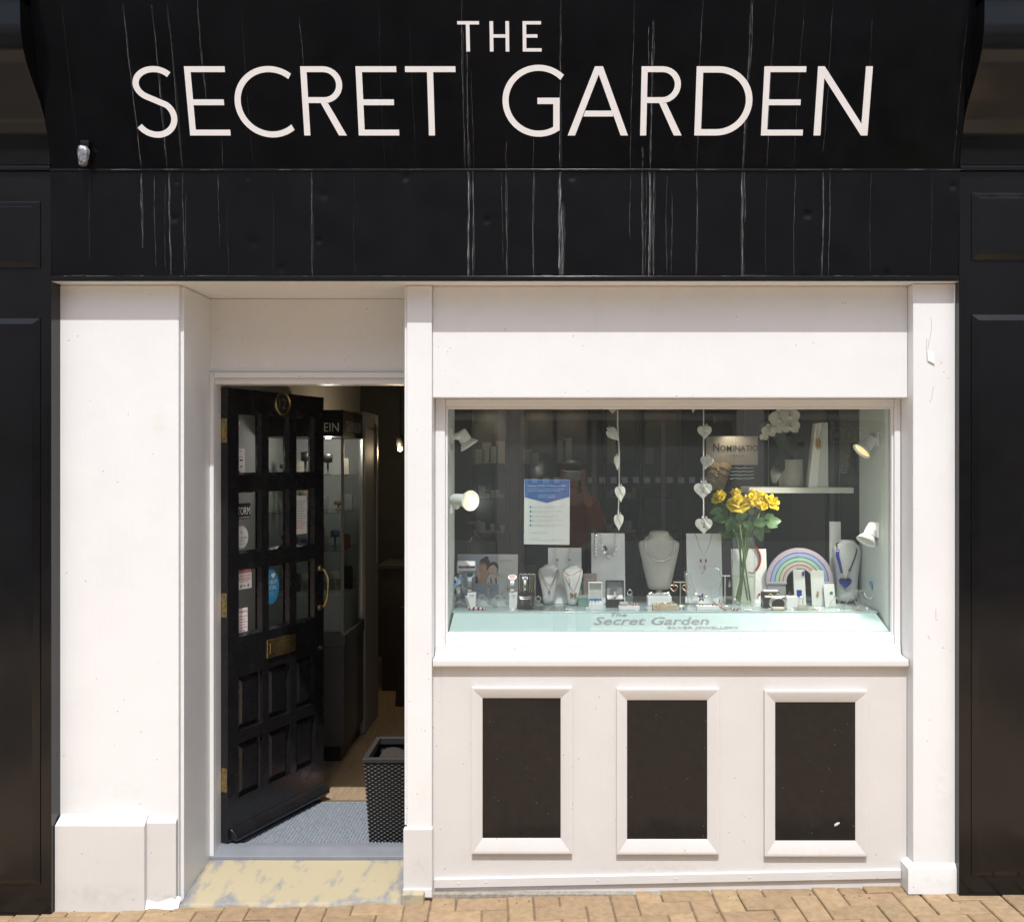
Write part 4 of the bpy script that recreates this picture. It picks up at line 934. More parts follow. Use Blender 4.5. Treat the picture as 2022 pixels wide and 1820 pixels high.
m.hexa([(XG0+.003, ya, ZG0+.002), (XG1-.001, ya, ZG0+.002), (XG1-.012, yb, FZ-.006), (XG0+.010, yb, FZ-.006)], [(XG0+.003, ya, ZG0-.02), (XG1-.001, ya, ZG0-.02), (XG1-.012, yb, FZ-.03), (XG0+.010, yb, FZ-.03)])
sp = m.build('sloping_front', AQUA, base)
m = MB(); m.box(XG0+.001, XG1-.001, yb+.0005, .80, FZ-.008, FZ); m.build('glass_top', AQTOP, base, bevel=.002)
m = MB(); m.box(XG0, XG1, yb+.02, .795, .32, FZ-.0085); m.build('cabinet_body', SIDE, base)
slr = Vector((1,0,0)); slu = (Vector((0, yb, FZ-.006))-Vector((0, ya, ZG0+.002))).normalized(); slo = Vector((0, ya, ZG0+.002))
def slp(vx, f): return Vector((XV(vx, .054+.034*f), ya, ZG0+.002)) + Vector((0, yb-ya, FZ-.008-ZG0))*f
SGREY = mat('silver_vinyl', (.33, .34, .36), rough=.35, metal=.2)
fh = (Vector((0, yb, FZ-.006))-Vector((0, ya, ZG0+.002))).length
text('lettering', 'Secret Garden', SGREY, slp(1172, .34), slr, slu, fh*.44, sp, width=XV(1401, .07)-XV(1172, .07), shear=.35, off=.0008, bold=.018)
text('lettering', 'The', SGREY, slp(1207, .80), slr, slu, fh*.20, sp, width=XV(1238, .08)-XV(1207, .08), shear=.35, off=.0016, bold=.015)
text('lettering', 'SILVER JEWELLERY', SGREY, slp(1318, .10), slr, slu, fh*.14, sp, width=XV(1460, .07)-XV(1318, .07), shear=.1, off=.0016, bold=.02)

# --- spotlights on the side walls
def spot(base_p, elbow, a, b, label, lit=False, wall=1):
    t = thing('spotlight', base_p, label, 'spotlight', 'white spotlights inside the window')
    m = MB(); m.box(base_p.x-.004, base_p.x+.004, base_p.y-.02, base_p.y+.02, base_p.z-.032, base_p.z+.032); m.build('mount', SPOTW, t, bevel=.002)
    m = MB(); m.tube([base_p, base_p+(elbow-base_p)*.5, elbow], [.011, .014, .010], 10); m.ball(elbow, .015, 10, 6); m.build('arm', SPOTW, t, smooth=True)
    ax = (b-a).normalized(); Lb = (b-a).length
    m = MB(); m.lathe([(0, 0), (.022, 0), (.026, .004), (.026, Lb*.62), (.0245, Lb*.64), (.0245, Lb*.66), (.024, Lb*.67)], a, 20, ax, cap=True); m.build('lamp_body', SPOTW, t, bevel=.001)
    m = MB(); m.lathe([(.022, Lb*.66), (.027, Lb*.70), (.036, Lb*.84), (.043, Lb), (.0405, Lb), (.034, Lb*.86), (.02, Lb*.72)], a, 20, ax); m.build('reflector', SPOTW, t, smooth=True)
    m = MB(); m.lathe([(0, Lb*.93), (.022, Lb*.92), (.037, Lb*.9)], a, 18, ax); m.build('bulb', mat('lit_bulb', (1,.85,.5), emit=(1,.74,.36), es=.8) if lit == 1 else mat('cream_bulb', (.9,.86,.7), emit=(1,.90,.66), es=.04) if lit == 2 else mat('unlit_bulb', (.55,.52,.42), rough=.3), t, smooth=True)
    if lit:
        L_ = bpy.data.lights.new('lamp_light', 'SPOT'); L_.energy = 30 if lit == 1 else 18; L_.color = (1,.92,.80); L_.spot_size = R(120); L_.spot_blend = .6; L_.shadow_soft_size = .03
        o = bpy.data.objects.new('lamp_light', L_); link(o, t, b+ax*.012); o.rotation_euler = ax.to_track_quat('-Z', 'Y').to_euler()
eL = .085
def sp3(z, x, y, e): return zp(z, x, y, e)
wl = XG0-.002+.004; wr = XG1+.002-.004
def onwall(z, x, y, e, X): p = zp(z, x, y, e); p.x = X; return p
spot(onwall('D', 75, 405, eL, wl), zp('D', 165, 405, eL), zp('D', 200, 345, .09), zp('D', 318, 520, .093), 'white spotlight pointing down at top left of the window')
spot(onwall('D', 75, 1240, eL, wl), zp('D', 160, 1240, eL), zp('D', 135, 1165, .085), zp('D', 330, 1178, .06), 'white spotlight pointing sideways lower on left window wall', lit=2)
spot(onwall('F', 1890, 355, .09, wr), zp('F', 1795, 350, .10), zp('F', 1775, 350, .10), zp('F', 1655, 480, .0965), 'lit white spotlight high on right window wall', lit=1)
spot(onwall('F', 1895, 1250, .09, wr), zp('F', 1805, 1240, .10), zp('F', 1785, 1200, .10), zp('F', 1700, 1365, .094), 'unlit white spotlight lower on right window wall')

# --- heart garlands
def heart_pts(n=28):
    out = []
    for k in range(n):
        a = 2*math.pi*k/n; out.append((16*math.sin(a)**3/17, (13*math.cos(a)-5*math.cos(2*a)-2*math.cos(3*a)-math.cos(4*a)+2.5)/17))
    return out
def garland(strx, hearts, label, e=.075, ytop=60, ybot=1600):
    t = thing('heart_garland', zp('E', strx(ybot), ybot, e), label, 'garland', 'heart garlands hanging in the window')
    m = MB(); w = .0028; pts = [zp('E', strx(y), y, e) for y in range(int(ytop)-40, int(ybot)+1, 60)]
    vs = []; fs = []
    for i, p in enumerate(pts):
        a = .6*math.sin(i*.7); d = Vector((math.cos(a), math.sin(a), 0))*w; vs += [p-d, p+d]
        if i: q = len(vs)-4; fs.append((q, q+1, q+3, q+2))
    m.add(vs, fs); m.build('ribbon', RIBBON, t, solid=.0006)
    for hx, hy, sz, yaw, tilt, hole in hearts:
        c = zp('E', hx, hy, e-.004); s_ = zl('E', sz, e)
        ux = Vector((math.cos(R(yaw))*math.cos(R(tilt)), math.sin(R(yaw)), math.sin(R(tilt))*math.cos(R(yaw)))); uz = Vector((-math.sin(R(tilt)), 0, math.cos(R(tilt)))); nn = ux.cross(uz).normalized()
        m = MB(); hp = heart_pts()
        outer = [c+ux*(x*s_)+uz*(z*s_) for x, z in hp]; inner = [c+ux*(x*s_*.86)+uz*((z*.86+.01)*s_) for x, z in hp]; hol = [c+ux*(x*s_*.11)+uz*((z*.14-.05)*s_) for x, z in hp]
        f = nn*-.005
        if hole: m.loft([outer, [p+f*.7 for p in outer], [p+f for p in inner], [p+f for p in hol], hol, outer], cap=False)
        else: m.loft([outer, [p+f*.7 for p in outer], [p+f for p in inner]])
        h_ = m.build('heart', HEART, t)
        m = MB()                                       # bow with two loops and two tails
        top = c+uz*(s_*.75)+Vector((0, -.007, 0))
        for sgn in (-1, 1):
            lp = [top + ux*(sgn*s_*q0) + uz*(s_*q1) + Vector((0, -.004*q2, 0)) for q0, q1, q2 in ((0,0,0), (.12,.22,1), (.24,.34,1.4), (.30,.18,1.2), (.14,.02,.6), (0,0,0))]
            tl = [top + ux*(sgn*s_*q0) + uz*(s_*q1) + Vector((0, -.003, 0)) for q0, q1 in ((0,0), (.18,-.35), (.42+.25*sgn,-.85))]
            for path in (lp, tl):
                vs = []; fs = []
                for i, p in enumerate(path):
                    d = Vector((0, .6, .8)).normalized()*.0026; vs += [p-d, p+d]
                    if i: q = len(vs)-4; fs.append((q, q+1, q+3, q+2))
                m.add(vs, fs)
        m.build('bow', RIBBON, h_, solid=.0005)
garland(lambda y: 307+ (20*min(1, max(0, (y-300)/300)) if y < 1000 else 20-12*min(1, (y-1000)/400)), [(245, 90, 60, 10, 0, 0), (262, 400, 112, 48, 40, 0), (305, 750, 105, 66, 3, 0), (345, 1140, 118, 52, 4, 0), (325, 1490, 120, 56, 0, 0)], 'left garland of white hearts on ribbon seen mostly edge on', ybot=1420)
garland(lambda y: 1374, [(1250, 92, 40, 60, 0, 0), (1388, 375, 100, 12, 0, 1), (1405, 750, 95, -38, -12, 0), (1368, 1105, 124, 5, 0, 1), (1378, 1540, 118, 6, 0, 1)], 'right garland of white hearts with centre holes facing the street', ybot=1500)

# --- poster taped inside the glass
eP = .0545
t = thing('notice_poster', zp('D', 1245, 1700, eP), 'white and blue printed safety poster taped inside the window', 'poster')
POSW = mat('poster_paper', (.62, .66, .64), rough=.6); POSB = mat('poster_blue', (.04, .13, .36), rough=.5)
def flat(z, pts, e, m_, par, name='print', th=.0004): 
    q = MB(); q.prism([zp(z, x, y, e) for x, y in pts], (0, th, 0)); return q.build(name, m_, par)
flat('D', [(970,1698),(1518,1706),(1522,925),(975,920)], eP, POSW, t, 'sheet', .0008)
flat('D', [(980,1135),(1245,1203),(1516,1130),(1520,928),(978,924)], eP-.0002, POSB, t)
def ztext(z, st, m_, x0, x1, ybase, hpx, e, par, sh=0, name='lettering', bold=0):
    p = zp(z, x0, ybase, e); return text(name, st, m_, p, (1,0,0), (0,0,1), zl(z, hpx, e), par, width=zl(z, x1-x0, e), shear=sh, off=.0003, bold=bold)
POSL = mat('poster_white_ink', (.62,.66,.70), rough=.5); POSG = mat('poster_grey_ink', (.25,.27,.30), rough=.5)
eq = eP-.00045
ztext('D', 'Staying COVID-19 Secure in 2020', POSL, 1020, 1478, 1008, 22, eq, t)
ztext('D', 'We confirm we have complied with the government\'s', POSL, 1020, 1475, 1044, 13, eq, t)
ztext('D', 'guidance on managing the risk of COVID-19', POSL, 1020, 1400, 1066, 13, eq, t)
ztext('D', 'FIVE STEPS TO SAFER', POSL, 1142, 1350, 1117, 13, eq, t); ztext('D', 'WORKING TOGETHER', POSL, 1142, 1345, 1141, 13, eq, t)
for i, (l1, l2) in enumerate((('We have carried out a COVID-19 risk assessment and', 'shared the results with the people who work here'), ('We have cleaning, handwashing and hygiene procedures', 'in line with guidance'), ('We have taken all reasonable steps to help people work', 'from home'), ('We have taken all reasonable steps to maintain a 2m', 'distance in the workplace'), ('Where people cannot be 2m apart, we have done everything', 'practical to manage transmission risk'))):
    y = 1250+i*54.5
    ztext('D', l1, POSG, 1072, 1450-25*(i % 3), y, 9, eq, t); ztext('D', l2, POSG, 1072, 1330-50*(i % 2), y+17, 9, eq, t)
    q = MB(); q.lathe([(zl('D', 11, eq), 0), (zl('D', 11, eq), .0003)], zp('D', 1050, y+2, eq), 12, (0,-1,0), cap=True); q.build('tick', POSB, t)
q = MB(); q.tube([zp('D', 1040+k*14, 1560+6*math.sin(k*1.7)-(14 if k in (5, 9) else 0), eq) for k in range(17)], .0004, 4); q.build('signature', POSG, t)
ztext('D', 'Employer', POSG, 1072, 1150, 1632, 8, eq, t); ztext('D', 'Who to contact and the Health and Safety Executive helpline', POSG, 1072, 1450, 1650, 8, eq, t)

# --- floating shelf with orchid and wedge displays
eS = .17; t = thing('floating_shelf', zp('F', 1066, 890, eS), 'white floating shelf behind the yellow roses', 'shelf')
m = MB(); a = zp('F', 552, 889, eS); b = zp('F', 1582, 832, eS); m.box(a.x, b.x, a.y, a.y+.19, a.z, b.z); m.build('board', mat('shelf_white', (.66,.67,.62), rough=.5), t, bevel=.002)
m = MB()
for x in (a.x+.12, b.x-.12): m.tube([(x, a.y+.14, b.z-.004), (x, a.y+.14, 2.62)], .0015, 5)
m.build('hanging_wire', MATS['aluminium'], t)
shz_ = b.z
# navy backing panel and warm sign board
m = MB(); q0 = zp('F', 628, 825, .19); q1 = zp('F', 1060, 75, .19); m.box(q0.x, q1.x, .36*D-.6, .36*D-.585, q0.z, q1.z)
m = MB(); q0 = zp('F', 630, 1500, .21); q1 = zp('F', 1100, -40, .21); m.box(q0.x, q1.x, q0.y+.24, q0.y+.26, FL+.4, 2.60)
tag(m.build('room_divider', mat('navy_panel', (.030,.028,.036), rough=.6), None), 'dark upright panel behind the orchid', 'panel')
eN = .23; t = thing('brand_sign', zp('F', 380, 840, eN), 'softly lit grey sign board lettered above bracelet rolls', 'sign')
m = MB(); q0 = zp('F', 135, 612, eN); q1 = zp('F', 640, 330, eN); m.box(q0.x, q1.x, q0.y, q0.y+.012, q0.z, q1.z); m.build('board', mat('sign_taupe', (.34,.31,.28), rough=.5), t)
ztext('F', 'N', PRINTDK, 202, 262, 478, 80, eN-.001, t, bold=.012); ztext('F', 'OMINATION', PRINTDK, 268, 700, 474, 56, eN-.001, t, bold=.014); ztext('F', 'ITALY', mat('print_taupe', (.15,.13,.12)), 370, 512, 536, 32, eN-.001, t)
q = zp('F', 230, 330, eN); m = MB(); m.lathe([(.0,.03),(.02,.03),(.02,0),(.014,0)], q+Vector((.0,-.05,.06)), 12); m.build('picture_light', DARKM, t)
L_ = bpy.data.lights.new('lamp_light', 'SPOT'); L_.energy = 1.5; L_.color = (1,.85,.62); L_.spot_size = R(110); L_.spot_blend = .8; L_.shadow_soft_size = .02
lo = bpy.data.objects.new('lamp_light', L_); link(lo, t, q+Vector((.05,-.06,.055))); lo.rotation_euler = Vector((.25,.2,-1)).to_track_quat('-Z','Y').to_euler()
eR = .225
for k, (x, lab) in enumerate(((215, 'left tan bracelet roll under the softly lit sign'), (300, 'right tan bracelet roll under the softly lit sign'))):
    t = thing('bracelet_roll', zp('F', x, 850, eR), lab, 'jewellery roll')
    m = MB(); p0 = zp('F', x-60, 840, eR); p1 = zp('F', x+20, 610, eR+.01); m.tube([p0, p1], [.032, .032], 14); m.build('cushion', mat('tan_suede', (.30,.22,.13), rough=.8, var=.2, vs=60), t, smooth=True)
    for j in range(3):
        c = p0+(p1-p0)*(.25+.25*j); dd = (p1-p0).normalized(); m = MB(); u_ = dd.cross(Vector((0,1,0))).normalized(); w_ = dd.cross(u_)
        m.tube([c+(u_*math.cos(2*math.pi*i/16)+w_*math.sin(2*math.pi*i/16))*.034 for i in range(16)], .003, 6, closed=True); m.build('bracelet', SILVER, t)
m = MB(); q0 = zp('F', 350, 860, eR+.02)
t = thing('bracelet_tray', q0, 'dark tray of link bracelets standing beside the tan rolls', 'jewellery tray')
m.box(q0.x, zp('F', 620, 0, eR+.02).x, q0.y, q0.y+.02, q0.z, zp('F', 0, 618, eR+.02).z); m.build('tray', mat('tray_dark', (.06,.05,.045), rough=.7), t)
for j in range(4):
    y = 640+j*34; m = MB(); m.tube([zp('F', 362+i*17, y+3*math.sin(i*1.3), eR+.018) for i in range(15)], .003, 5); m.build('bracelet', MATS['silver'], t)
m = MB(); q0 = zp('F', 130, 1500, eR+.03); m.box(q0.x, zp('F', 640, 0, eR).x, q0.y-.05, q0.y+.12, FL+.3, zp('F', 0, 862, eR).z-.012); tag(m.build('dark_stand', mat('stand_dark', (.035,.034,.035), rough=.6), None), 'dark pedestal carrying the bracelet rolls and tray', 'pedestal')
# orchid
t = thing('orchid', Vector((zp('F', 985, 0, .19).x, zp('F', 985, 0, .19).y, shz_)), 'white orchid in a grey pot on the floating shelf', 'orchid')
eO = .19; pc = zp('F', 965, 830, eO); rr = zl('F', 118, eO)
m = MB(); hp_ = zl('F', 268, eO); m.lathe([(0, 0), (rr*.92, 0), (rr*.97, .008), (rr, hp_*.3), (rr, hp_), (rr*.92, hp_), (rr*.9, hp_*.8), (0, hp_*.78)], (pc.x, pc.y, shz_), 28); m.build('pot', mat('pot_grey', (.36,.36,.34), rough=.5, var=.15, vs=30), t, smooth=False)
OLEAF = mat('orchid_leaf', (.008,.020,.012), rough=.4, var=.2, vs=20); OPET = mat('orchid_petal', (.62,.62,.58), rough=.6, sss=.1)
def strap(pts, w, m_, par, name='leaf', cup=.15):
    m = MB(); n = len(pts); vs = []; fs = []
    for i, p in enumerate(pts):
        d = (pts[min(i+1, n-1)]-pts[max(i-1, 0)]).normalized(); s_ = d.cross(Vector((0,1,0)))
        if s_.length < .1: s_ = Vector((1,0,0))
        s_ = (s_.normalized()+Vector((0,.35,0))).normalized(); ww = w*max(.08, math.sin(math.pi*(.08+.86*i/(n-1)))**.7)
        vs += [p-s_*ww+Vector((0,-cup*ww,0)), p, p+s_*ww+Vector((0,-cup*ww,0))]
        if i: q = len(vs)-6; fs += [(q, q+1, q+4, q+3), (q+1, q+2, q+5, q+4)]
    m.add(vs, fs); return m.build(name, m_, par, smooth=True)
base_o = Vector((pc.x, pc.y, shz_+hp_))
strap([base_o, zp('F', 905, 470, eO), zp('F', 840, 300, eO-.01), zp('F', 720, 225, eO-.02), zp('F', 650, 235, eO-.02)], .028, OLEAF, t)
strap([base_o, zp('F', 935, 420, eO), zp('F', 960, 350, eO-.01), zp('F', 985, 340, eO-.015)], .030, OLEAF, t)
strap([base_o, zp('F', 890, 520, eO-.012), zp('F', 850, 610, eO-.02), zp('F', 810, 700, eO-.025), zp('F', 800, 790, eO-.025)], .034, OLEAF, t)
strap([base_o, zp('F', 1000, 500, eO-.01), zp('F', 1060, 420, eO+.01), zp('F', 1090, 390, eO+.02)], .022, OLEAF, t)
m = MB(); m.tube([base_o, zp('F', 930, 380, eO), zp('F', 940, 200, eO), zp('F', 900, 130, eO), zp('F', 800, 190, eO-.01), zp('F', 720, 270, eO-.02), zp('F', 690, 360, eO-.02)], .003, 6); m.build('flower_stem', mat('stem_green', (.05,.09,.03), rough=.5), t, smooth=True)
def orchid_bloom(c, r, k):
    m = MB(); rg = random.Random(k)
    for i, (a, l, w) in enumerate(((90,1,.55), (215,1,.5), (325,1,.5), (10,1.05,.8), (170,1.05,.8))):
        a = R(a+rg.uniform(-8,8)); d = Vector((math.cos(a), 0, math.sin(a))); s_ = Vector((-math.sin(a), 0, math.cos(a))); f = Vector((0,-1,0))
        def pt(u, v): return c + d*(r*l*u) + s_*(r*w*(v-.5)*2*math.sin(math.pi*min(.97, .1+.85*u))**.8*.8) + f*(r*.25*u*u*(1 if i < 3 else .6) + .002*i)
        m.grid(pt, 5, 4)
    m.ball(c+Vector((0,-r*.25,-r*.1)), r*.22, 8, 6)
    m.build('bloom', OPET, t, smooth=True)
for k, (x, y, r) in enumerate(((850,165,105),(945,130,95),(745,280,72),(955,235,88),(695,340,42),(820,262,60))): orchid_bloom(zp('F', x, y, eO-.02), zl('F', r, eO), k)
# wedge shaped column displays on the shelf
t = thing('column_display', Vector((zp('F', 1235,0,.175).x, zp('F',1235,0,.175).y, shz_)), 'white tapered necklace column on the floating shelf', 'display column')
m = MB(); yb_ = zp('F',1200,0,.18).y
q = [zp('F', 1136, 826, .172), zp('F', 1225, 826, .172), zp('F', 1270, 196, .172), zp('F', 1208, 205, .172)]
for p in q[:2]: p.z = shz_
m.prism(q, (0, .05, 0)); m.build('front_face', WBOARD, t)
q = [zp('F', 1226, 826, .172), zp('F', 1331, 826, .172), zp('F', 1328, 196, .172), zp('F', 1271, 196, .172)]
for p in q[:2]: p.z = shz_
m = MB(); m.prism(q, (0, .05, 0)); m.build('side_face', mat('white_face', (.60,.62,.62), rough=.5), t)
t = thing('gold_tassel_necklace', zp('F', 1230, 460, .17), 'gold tassel necklace draped on the tapered white column', 'necklace')
m = MB(); m.tube([zp('F', x, y, .1705) for x, y in ((1235,200),(1222,280),(1220,350),(1228,400),(1245,352),(1265,280),(1282,200))], .0012, 5); m.build('chain', ROSEG, t)
m = MB()
for k in range(9): m.tube([zp('F', 1212+k*5, 355+8*math.sin(k), .1700), zp('F', 1208+k*6, 430+ (k*13 % 40), .1695)], .0014, 5)
m.build('tassel', GOLD, t)
# second tall narrow white column behind the right bust
for (x0, x1, y0, y1, lab) in ((1345,1455,1168,1420,'narrow upright white board behind the grey bust'), ):
    q0 = zp('F', x0, 1430, .165); q1 = zp('F', x1, y0, .165); m = MB(); m.box(q0.x, q1.x, q0.y, q0.y+.01, FZ+.0005, q1.z); tag(m.build('narrow_board', WBOARD, None, bevel=.001), lab, 'display board')
# thin glass cabinet edges far right (lit cabinet seen through)
m = MB(); q0 = zp('F', 1310, 800, .5); m.box(q0.x, zp('F',1640,0,.5).x, q0.y, q0.y+.02, FL+.8, 2.5); tag(m.build('wall_display', mat('taupe_panel', (.12,.11,.10), rough=.6, var=.2, vs=6), None), 'taupe wall panel behind the tapered white column', 'panel')
t = thing('necklace_tree', zp('F', 1560, 690, .3), 'glittering bead necklaces hung in a cone beside right window wall', 'necklace stand')
m = MB(); rg = random.Random(5)
for k in range(90):
    f = rg.random()**.7; y = 410+290*f; x = 1570+ rg.uniform(-1,1)*(20+80*f); m.ball(zp('F', x, y, .3+rg.uniform(-.008,.008)), .0042, 6, 4)
tag(m.build('beads', mat('bead_brown', (.35,.22,.14), rough=.15, metal=.5), t), kind='stuff')
m = MB(); p0 = zp('F',1570,400,.3); m.lathe([(.006,0),(.045,-.30)], p0, 12); m.build('cone', mat('cone_dark', (.05,.045,.04), rough=.6), t)
m = MB(); q0 = zp('F',1480,705,.3); m.box(q0.x, zp('F',1660,0,.3).x, q0.y-.06, q0.y+.06, FL+.5, zp('F',0,698,.3).z); tag(m.build('dark_stand', MATS['stand_dark'], None), 'dark pedestal under the cone of bead necklaces', 'pedestal')
# ================================================================== goods standing on the display floor
def fl(z, x, e, X=None): p = zp(z, x, 0, e); return Vector((p.x, p.y, FZ))
def board(z, x0, x1, ytop, e, label, m_=None, lean=.04, th=.008, name='necklace_board'):
    a = zp(z, x0, 0, e).x; b = zp(z, x1, 0, e).x; zt = zp(z, 0, ytop, e).z; y = e*D; mb = MB()
    q = [(a, y-lean, FZ+.001), (b, y-lean, FZ+.001), (b, y, zt), (a, y, zt)]
    mb.prism(q, (0, th, 0)); o = mb.build(name, m_ or WBOARD, None, bevel=.001); tag(o, label, 'display board')
    def on(x, yy, out=.002):
        p = zp(z, x, yy, e); f = (zt-p.z)/(zt-FZ); return Vector((p.x, y-lean*f-out, p.z))
    return o, on
def pile(name, base_, label, cat, group=None): return thing(name, base_, label, cat, group)
def chain(pts, r, m_, par, name='chain', n=5): mb = MB(); mb.tube(pts, r, n); return mb.build(name, m_, par, smooth=True)
def beads(pts, r, m_, par, name='bead', nn=8): 
    for p in pts: q = MB(); q.ball(p, r if not isinstance(r, list) else r[0], nn, 6); q.build(name, m_, par, smooth=True)
def cbox(x0, x1, y0, y1, z0, z1, m_, par, name, bev=.0015): q = MB(); q.box(x0, x1, y0, y1, z0, z1); return q.build(name, m_, par, bevel=bev)
def loopring(c, u, w, ru, rw, r, m_, par, name='ring', n=24, k=6):
    q = MB(); q.tube([c+u*(math.cos(2*math.pi*i/n)*ru)+w*(math.sin(2*math.pi*i/n)*rw) for i in range(n)], r, k, closed=True); return q.build(name, m_, par, smooth=True)
UX, UY, UZ = Vector((1,0,0)), Vector((0,1,0)), Vector((0,0,1))

# ---- printed campaign board, far left
eA = .150; t = thing('printed_board', fl('A', 540, eA), 'printed display board picturing two dark haired women', 'display board')
q0 = zp('A', 118, 0, eA); q1 = zp('A', 965, 335, eA)
m = MB(); m.box(q0.x, q1.x, q0.y, q0.y+.006, FZ+.0005, q1.z); m.build('card', mat('board_offwhite', (.60,.61,.60), rough=.5), t)
LAV = mat('print_lavender', (.36,.39,.48), rough=.5); LAV2 = mat('print_lilac', (.31,.34,.44), rough=.5); HAIR = mat('print_hair', (.035,.022,.018), rough=.5); SKIN = mat('print_skin', (.46,.27,.19), rough=.5); SKIN2 = mat('print_skin_pale', (.58,.40,.32), rough=.5); TOPB = mat('print_top', (.03,.03,.035), rough=.5); TOPW = mat('print_top_white', (.55,.56,.60), rough=.5)
def pa(pts, e, m_): flat('A', pts, e, m_, t, 'print', .00025)
e1 = eA-.0004; st_ = .00012
pa([(122,742),(694,742),(694,345),(122,345)], e1, LAV); pa([(122,958),(694,958),(694,750),(122,750)], e1, LAV2)
pa(arc(500,470,78,92,0,360,24)[:-1], e1-st_, HAIR); pa(arc(522,385,30,24,0,360,14)[:-1], e1-st_, HAIR)
pa([(430,560),(560,560),(580,742),(360,742),(385,640)], e1-st_, SKIN)
pa([(365,742),(372,640),(395,650),(405,742)], e1-2*st_, TOPB)
pa(arc(472,515,58,75,0,360,20)[:-1], e1-2.5*st_, SKIN)
pa([(440,470),(500,428),(560,470),(545,560),(530,500),(500,455),(450,480)], e1-3*st_, HAIR)
pa([(375,530),(400,520),(430,580),(440,680),(410,690),(395,600)], e1-3.2*st_, SKIN2)
pa(arc(622,520,70,84,0,360,22)[:-1], e1-3.5*st_, HAIR)
pa([(545,650),(600,600),(690,620),(690,742),(520,742)], e1-3.8*st_, TOPW)
pa([(585,742),(575,680),(590,650),(602,742)], e1-4.6*st_, TOPB); pa([(650,742),(648,660),(662,650),(672,742)], e1-4.6*st_, TOPB)
pa(arc(612,545,60,74,0,360,20)[:-1], e1-4.2*st_, SKIN2)
pa([(545,530),(570,470),(625,450),(675,500),(682,560),(665,520),(625,478),(580,500)], e1-5*st_, HAIR)
for c in ((452,490),(492,482),(590,540),(632,535)): pa(arc(c[0], c[1], 12, 4, 0, 360, 8)[:-1], e1-5.5*st_, HAIR)
LIP = mat('print_lips', (.35,.08,.08))
pa(arc(448,548,16,6,0,360,8)[:-1], e1-5.5*st_, LIP); pa(arc(605,598,16,6,0,360,8)[:-1], e1-5.5*st_, LIP)
ztext('A', 'NATION', PRINTGR, 708, 875, 442, 36, e1-.0003, t); ztext('A', 'ITALY', PRINTGR, 705, 765, 466, 16, e1-.0003, t); ztext('A', 'COMPOSABLE', PRINTGR, 330, 512, 866, 15, e1-.0006, t)
pa([(775,850),(925,850),(925,525),(775,525)], e1-st_, mat('print_pale', (.56,.57,.55)))
# white bracelet roll with link bracelets
eC = .125; t = thing('bracelet_cushion', fl('A', 240, eC), 'white padded roll carrying two link bracelets at far left', 'jewellery roll')
c0 = zp('A', 118, 500, eC); c1 = zp('A', 365, 500, eC); rr = zl('A', 76, eC)
m = MB(); m.lathe([(0,0),(rr*.95,0),(rr,.006),(rr,(c1-c0).length-.006),(rr*.95,(c1-c0).length),(0,(c1-c0).length)], c0, 20, (1,0,0)); m.build('cushion', WBOX, t, smooth=False)
m = MB(); xm = (c0.x+c1.x)/2; m.box(xm-.012, xm+.012, c0.y-.006, c0.y+.012, FZ+.0005, c0.z-rr*.9); m.build('post', ACRYL, t)
for yy, mm in ((505, ROSEG), (568, SILVER)):
    for k in range(15):
        p = zp('A', 125+k*16.5, yy, eC); dz = p.z-c0.z; yo = math.sqrt(max(1e-6, rr*rr-dz*dz)); q = MB(); q.box(p.x-.0035, p.x+.0035, c0.y-yo-.0025, c0.y-yo+.002, p.z-.005, p.z+.005)
        q.build('link', [mm, SILVER, RED, mm, BLUE][k % 5] if yy == 505 else SILVER, t)
# watches
def watch(z, cx, cy, rx, ry, e, dial, label, band_to, strap_m=SILVER, back=None):
    t = thing('wristwatch', fl(z, cx, e), label, 'watch', 'watches on the display floor')
    c = zp(z, cx, cy, e); r1 = zl(z, rx, e); r2 = zl(z, ry, e); n_ = Vector((0,-.8,.6)).normalized(); w_ = UX.cross(n_)*-1
    up2 = n_.cross(UX)
    q = MB(); q.loft([[c+UX*(math.cos(2*math.pi*i/24)*r1*k)+up2*(math.sin(2*math.pi*i/24)*r1*.75*k)+n_*h for i in range(24)] for k, h in ((.9,-.006),(1,-.002),(1,.002),(.9,.004))]); q.build('case', SILVER, t)
    q = MB(); q.loft([[c+UX*(math.cos(2*math.pi*i/24)*r1*k)+up2*(math.sin(2*math.pi*i/24)*r1*.75*k)+n_*h for i in range(24)] for k, h in ((.86,.0042),(.84,.0052))]); q.build('dial', dial, t)
    # link band curving down over its holder
    pts = []
    zb = zp(z, 0, band_to, e).z; N_ = 11
    for i in range(N_):
        f = i/(N_-1); pts.append(Vector((c.x, c.y-.004-.020*math.sin(f*math.pi*.6)+.012*f, c.z-r1*.6+(zb-c.z+r1*.6)*f)))
    for i in range(N_-1):
        a, b = pts[i], pts[i+1]; w = r1*.48*(1-.02*i); q = MB(); d = (b-a)*.86; nn = Vector((0,-.0025,0))
        q.hexa([a-UX*w+nn, a+UX*w+nn, a+d+UX*w+nn, a+d-UX*w+nn], [a-UX*w-nn, a+UX*w-nn, a+d+UX*w-nn, a+d-UX*w-nn]); q.build('band_link', strap_m, t)
    q = MB(); q.box(c.x-r1*.4, c.x+r1*.4, c.y+.006, c.y+.020, FZ+.0005, c.z-.004); q.build('holder', ACRYL, t)
watch('A', 290, 625, 62, 45, .118, mat('green_dial', (.01,.10,.085), rough=.15, coat=.6), 'silver watch with oval green dial beside the printed women', 900)
watch('A', 132, 675, 62, 22, .122, mat('black_dial', (.02,.015,.015), rough=.2, coat=.5), 'silver watch with dark dial at far left of the window', 880)
watch('A', 888, 660, 62, 42, .112, mat('pink_dial', (.50,.16,.19), rough=.15, coat=.6), 'silver watch with pink dial above a white watch box', 860)
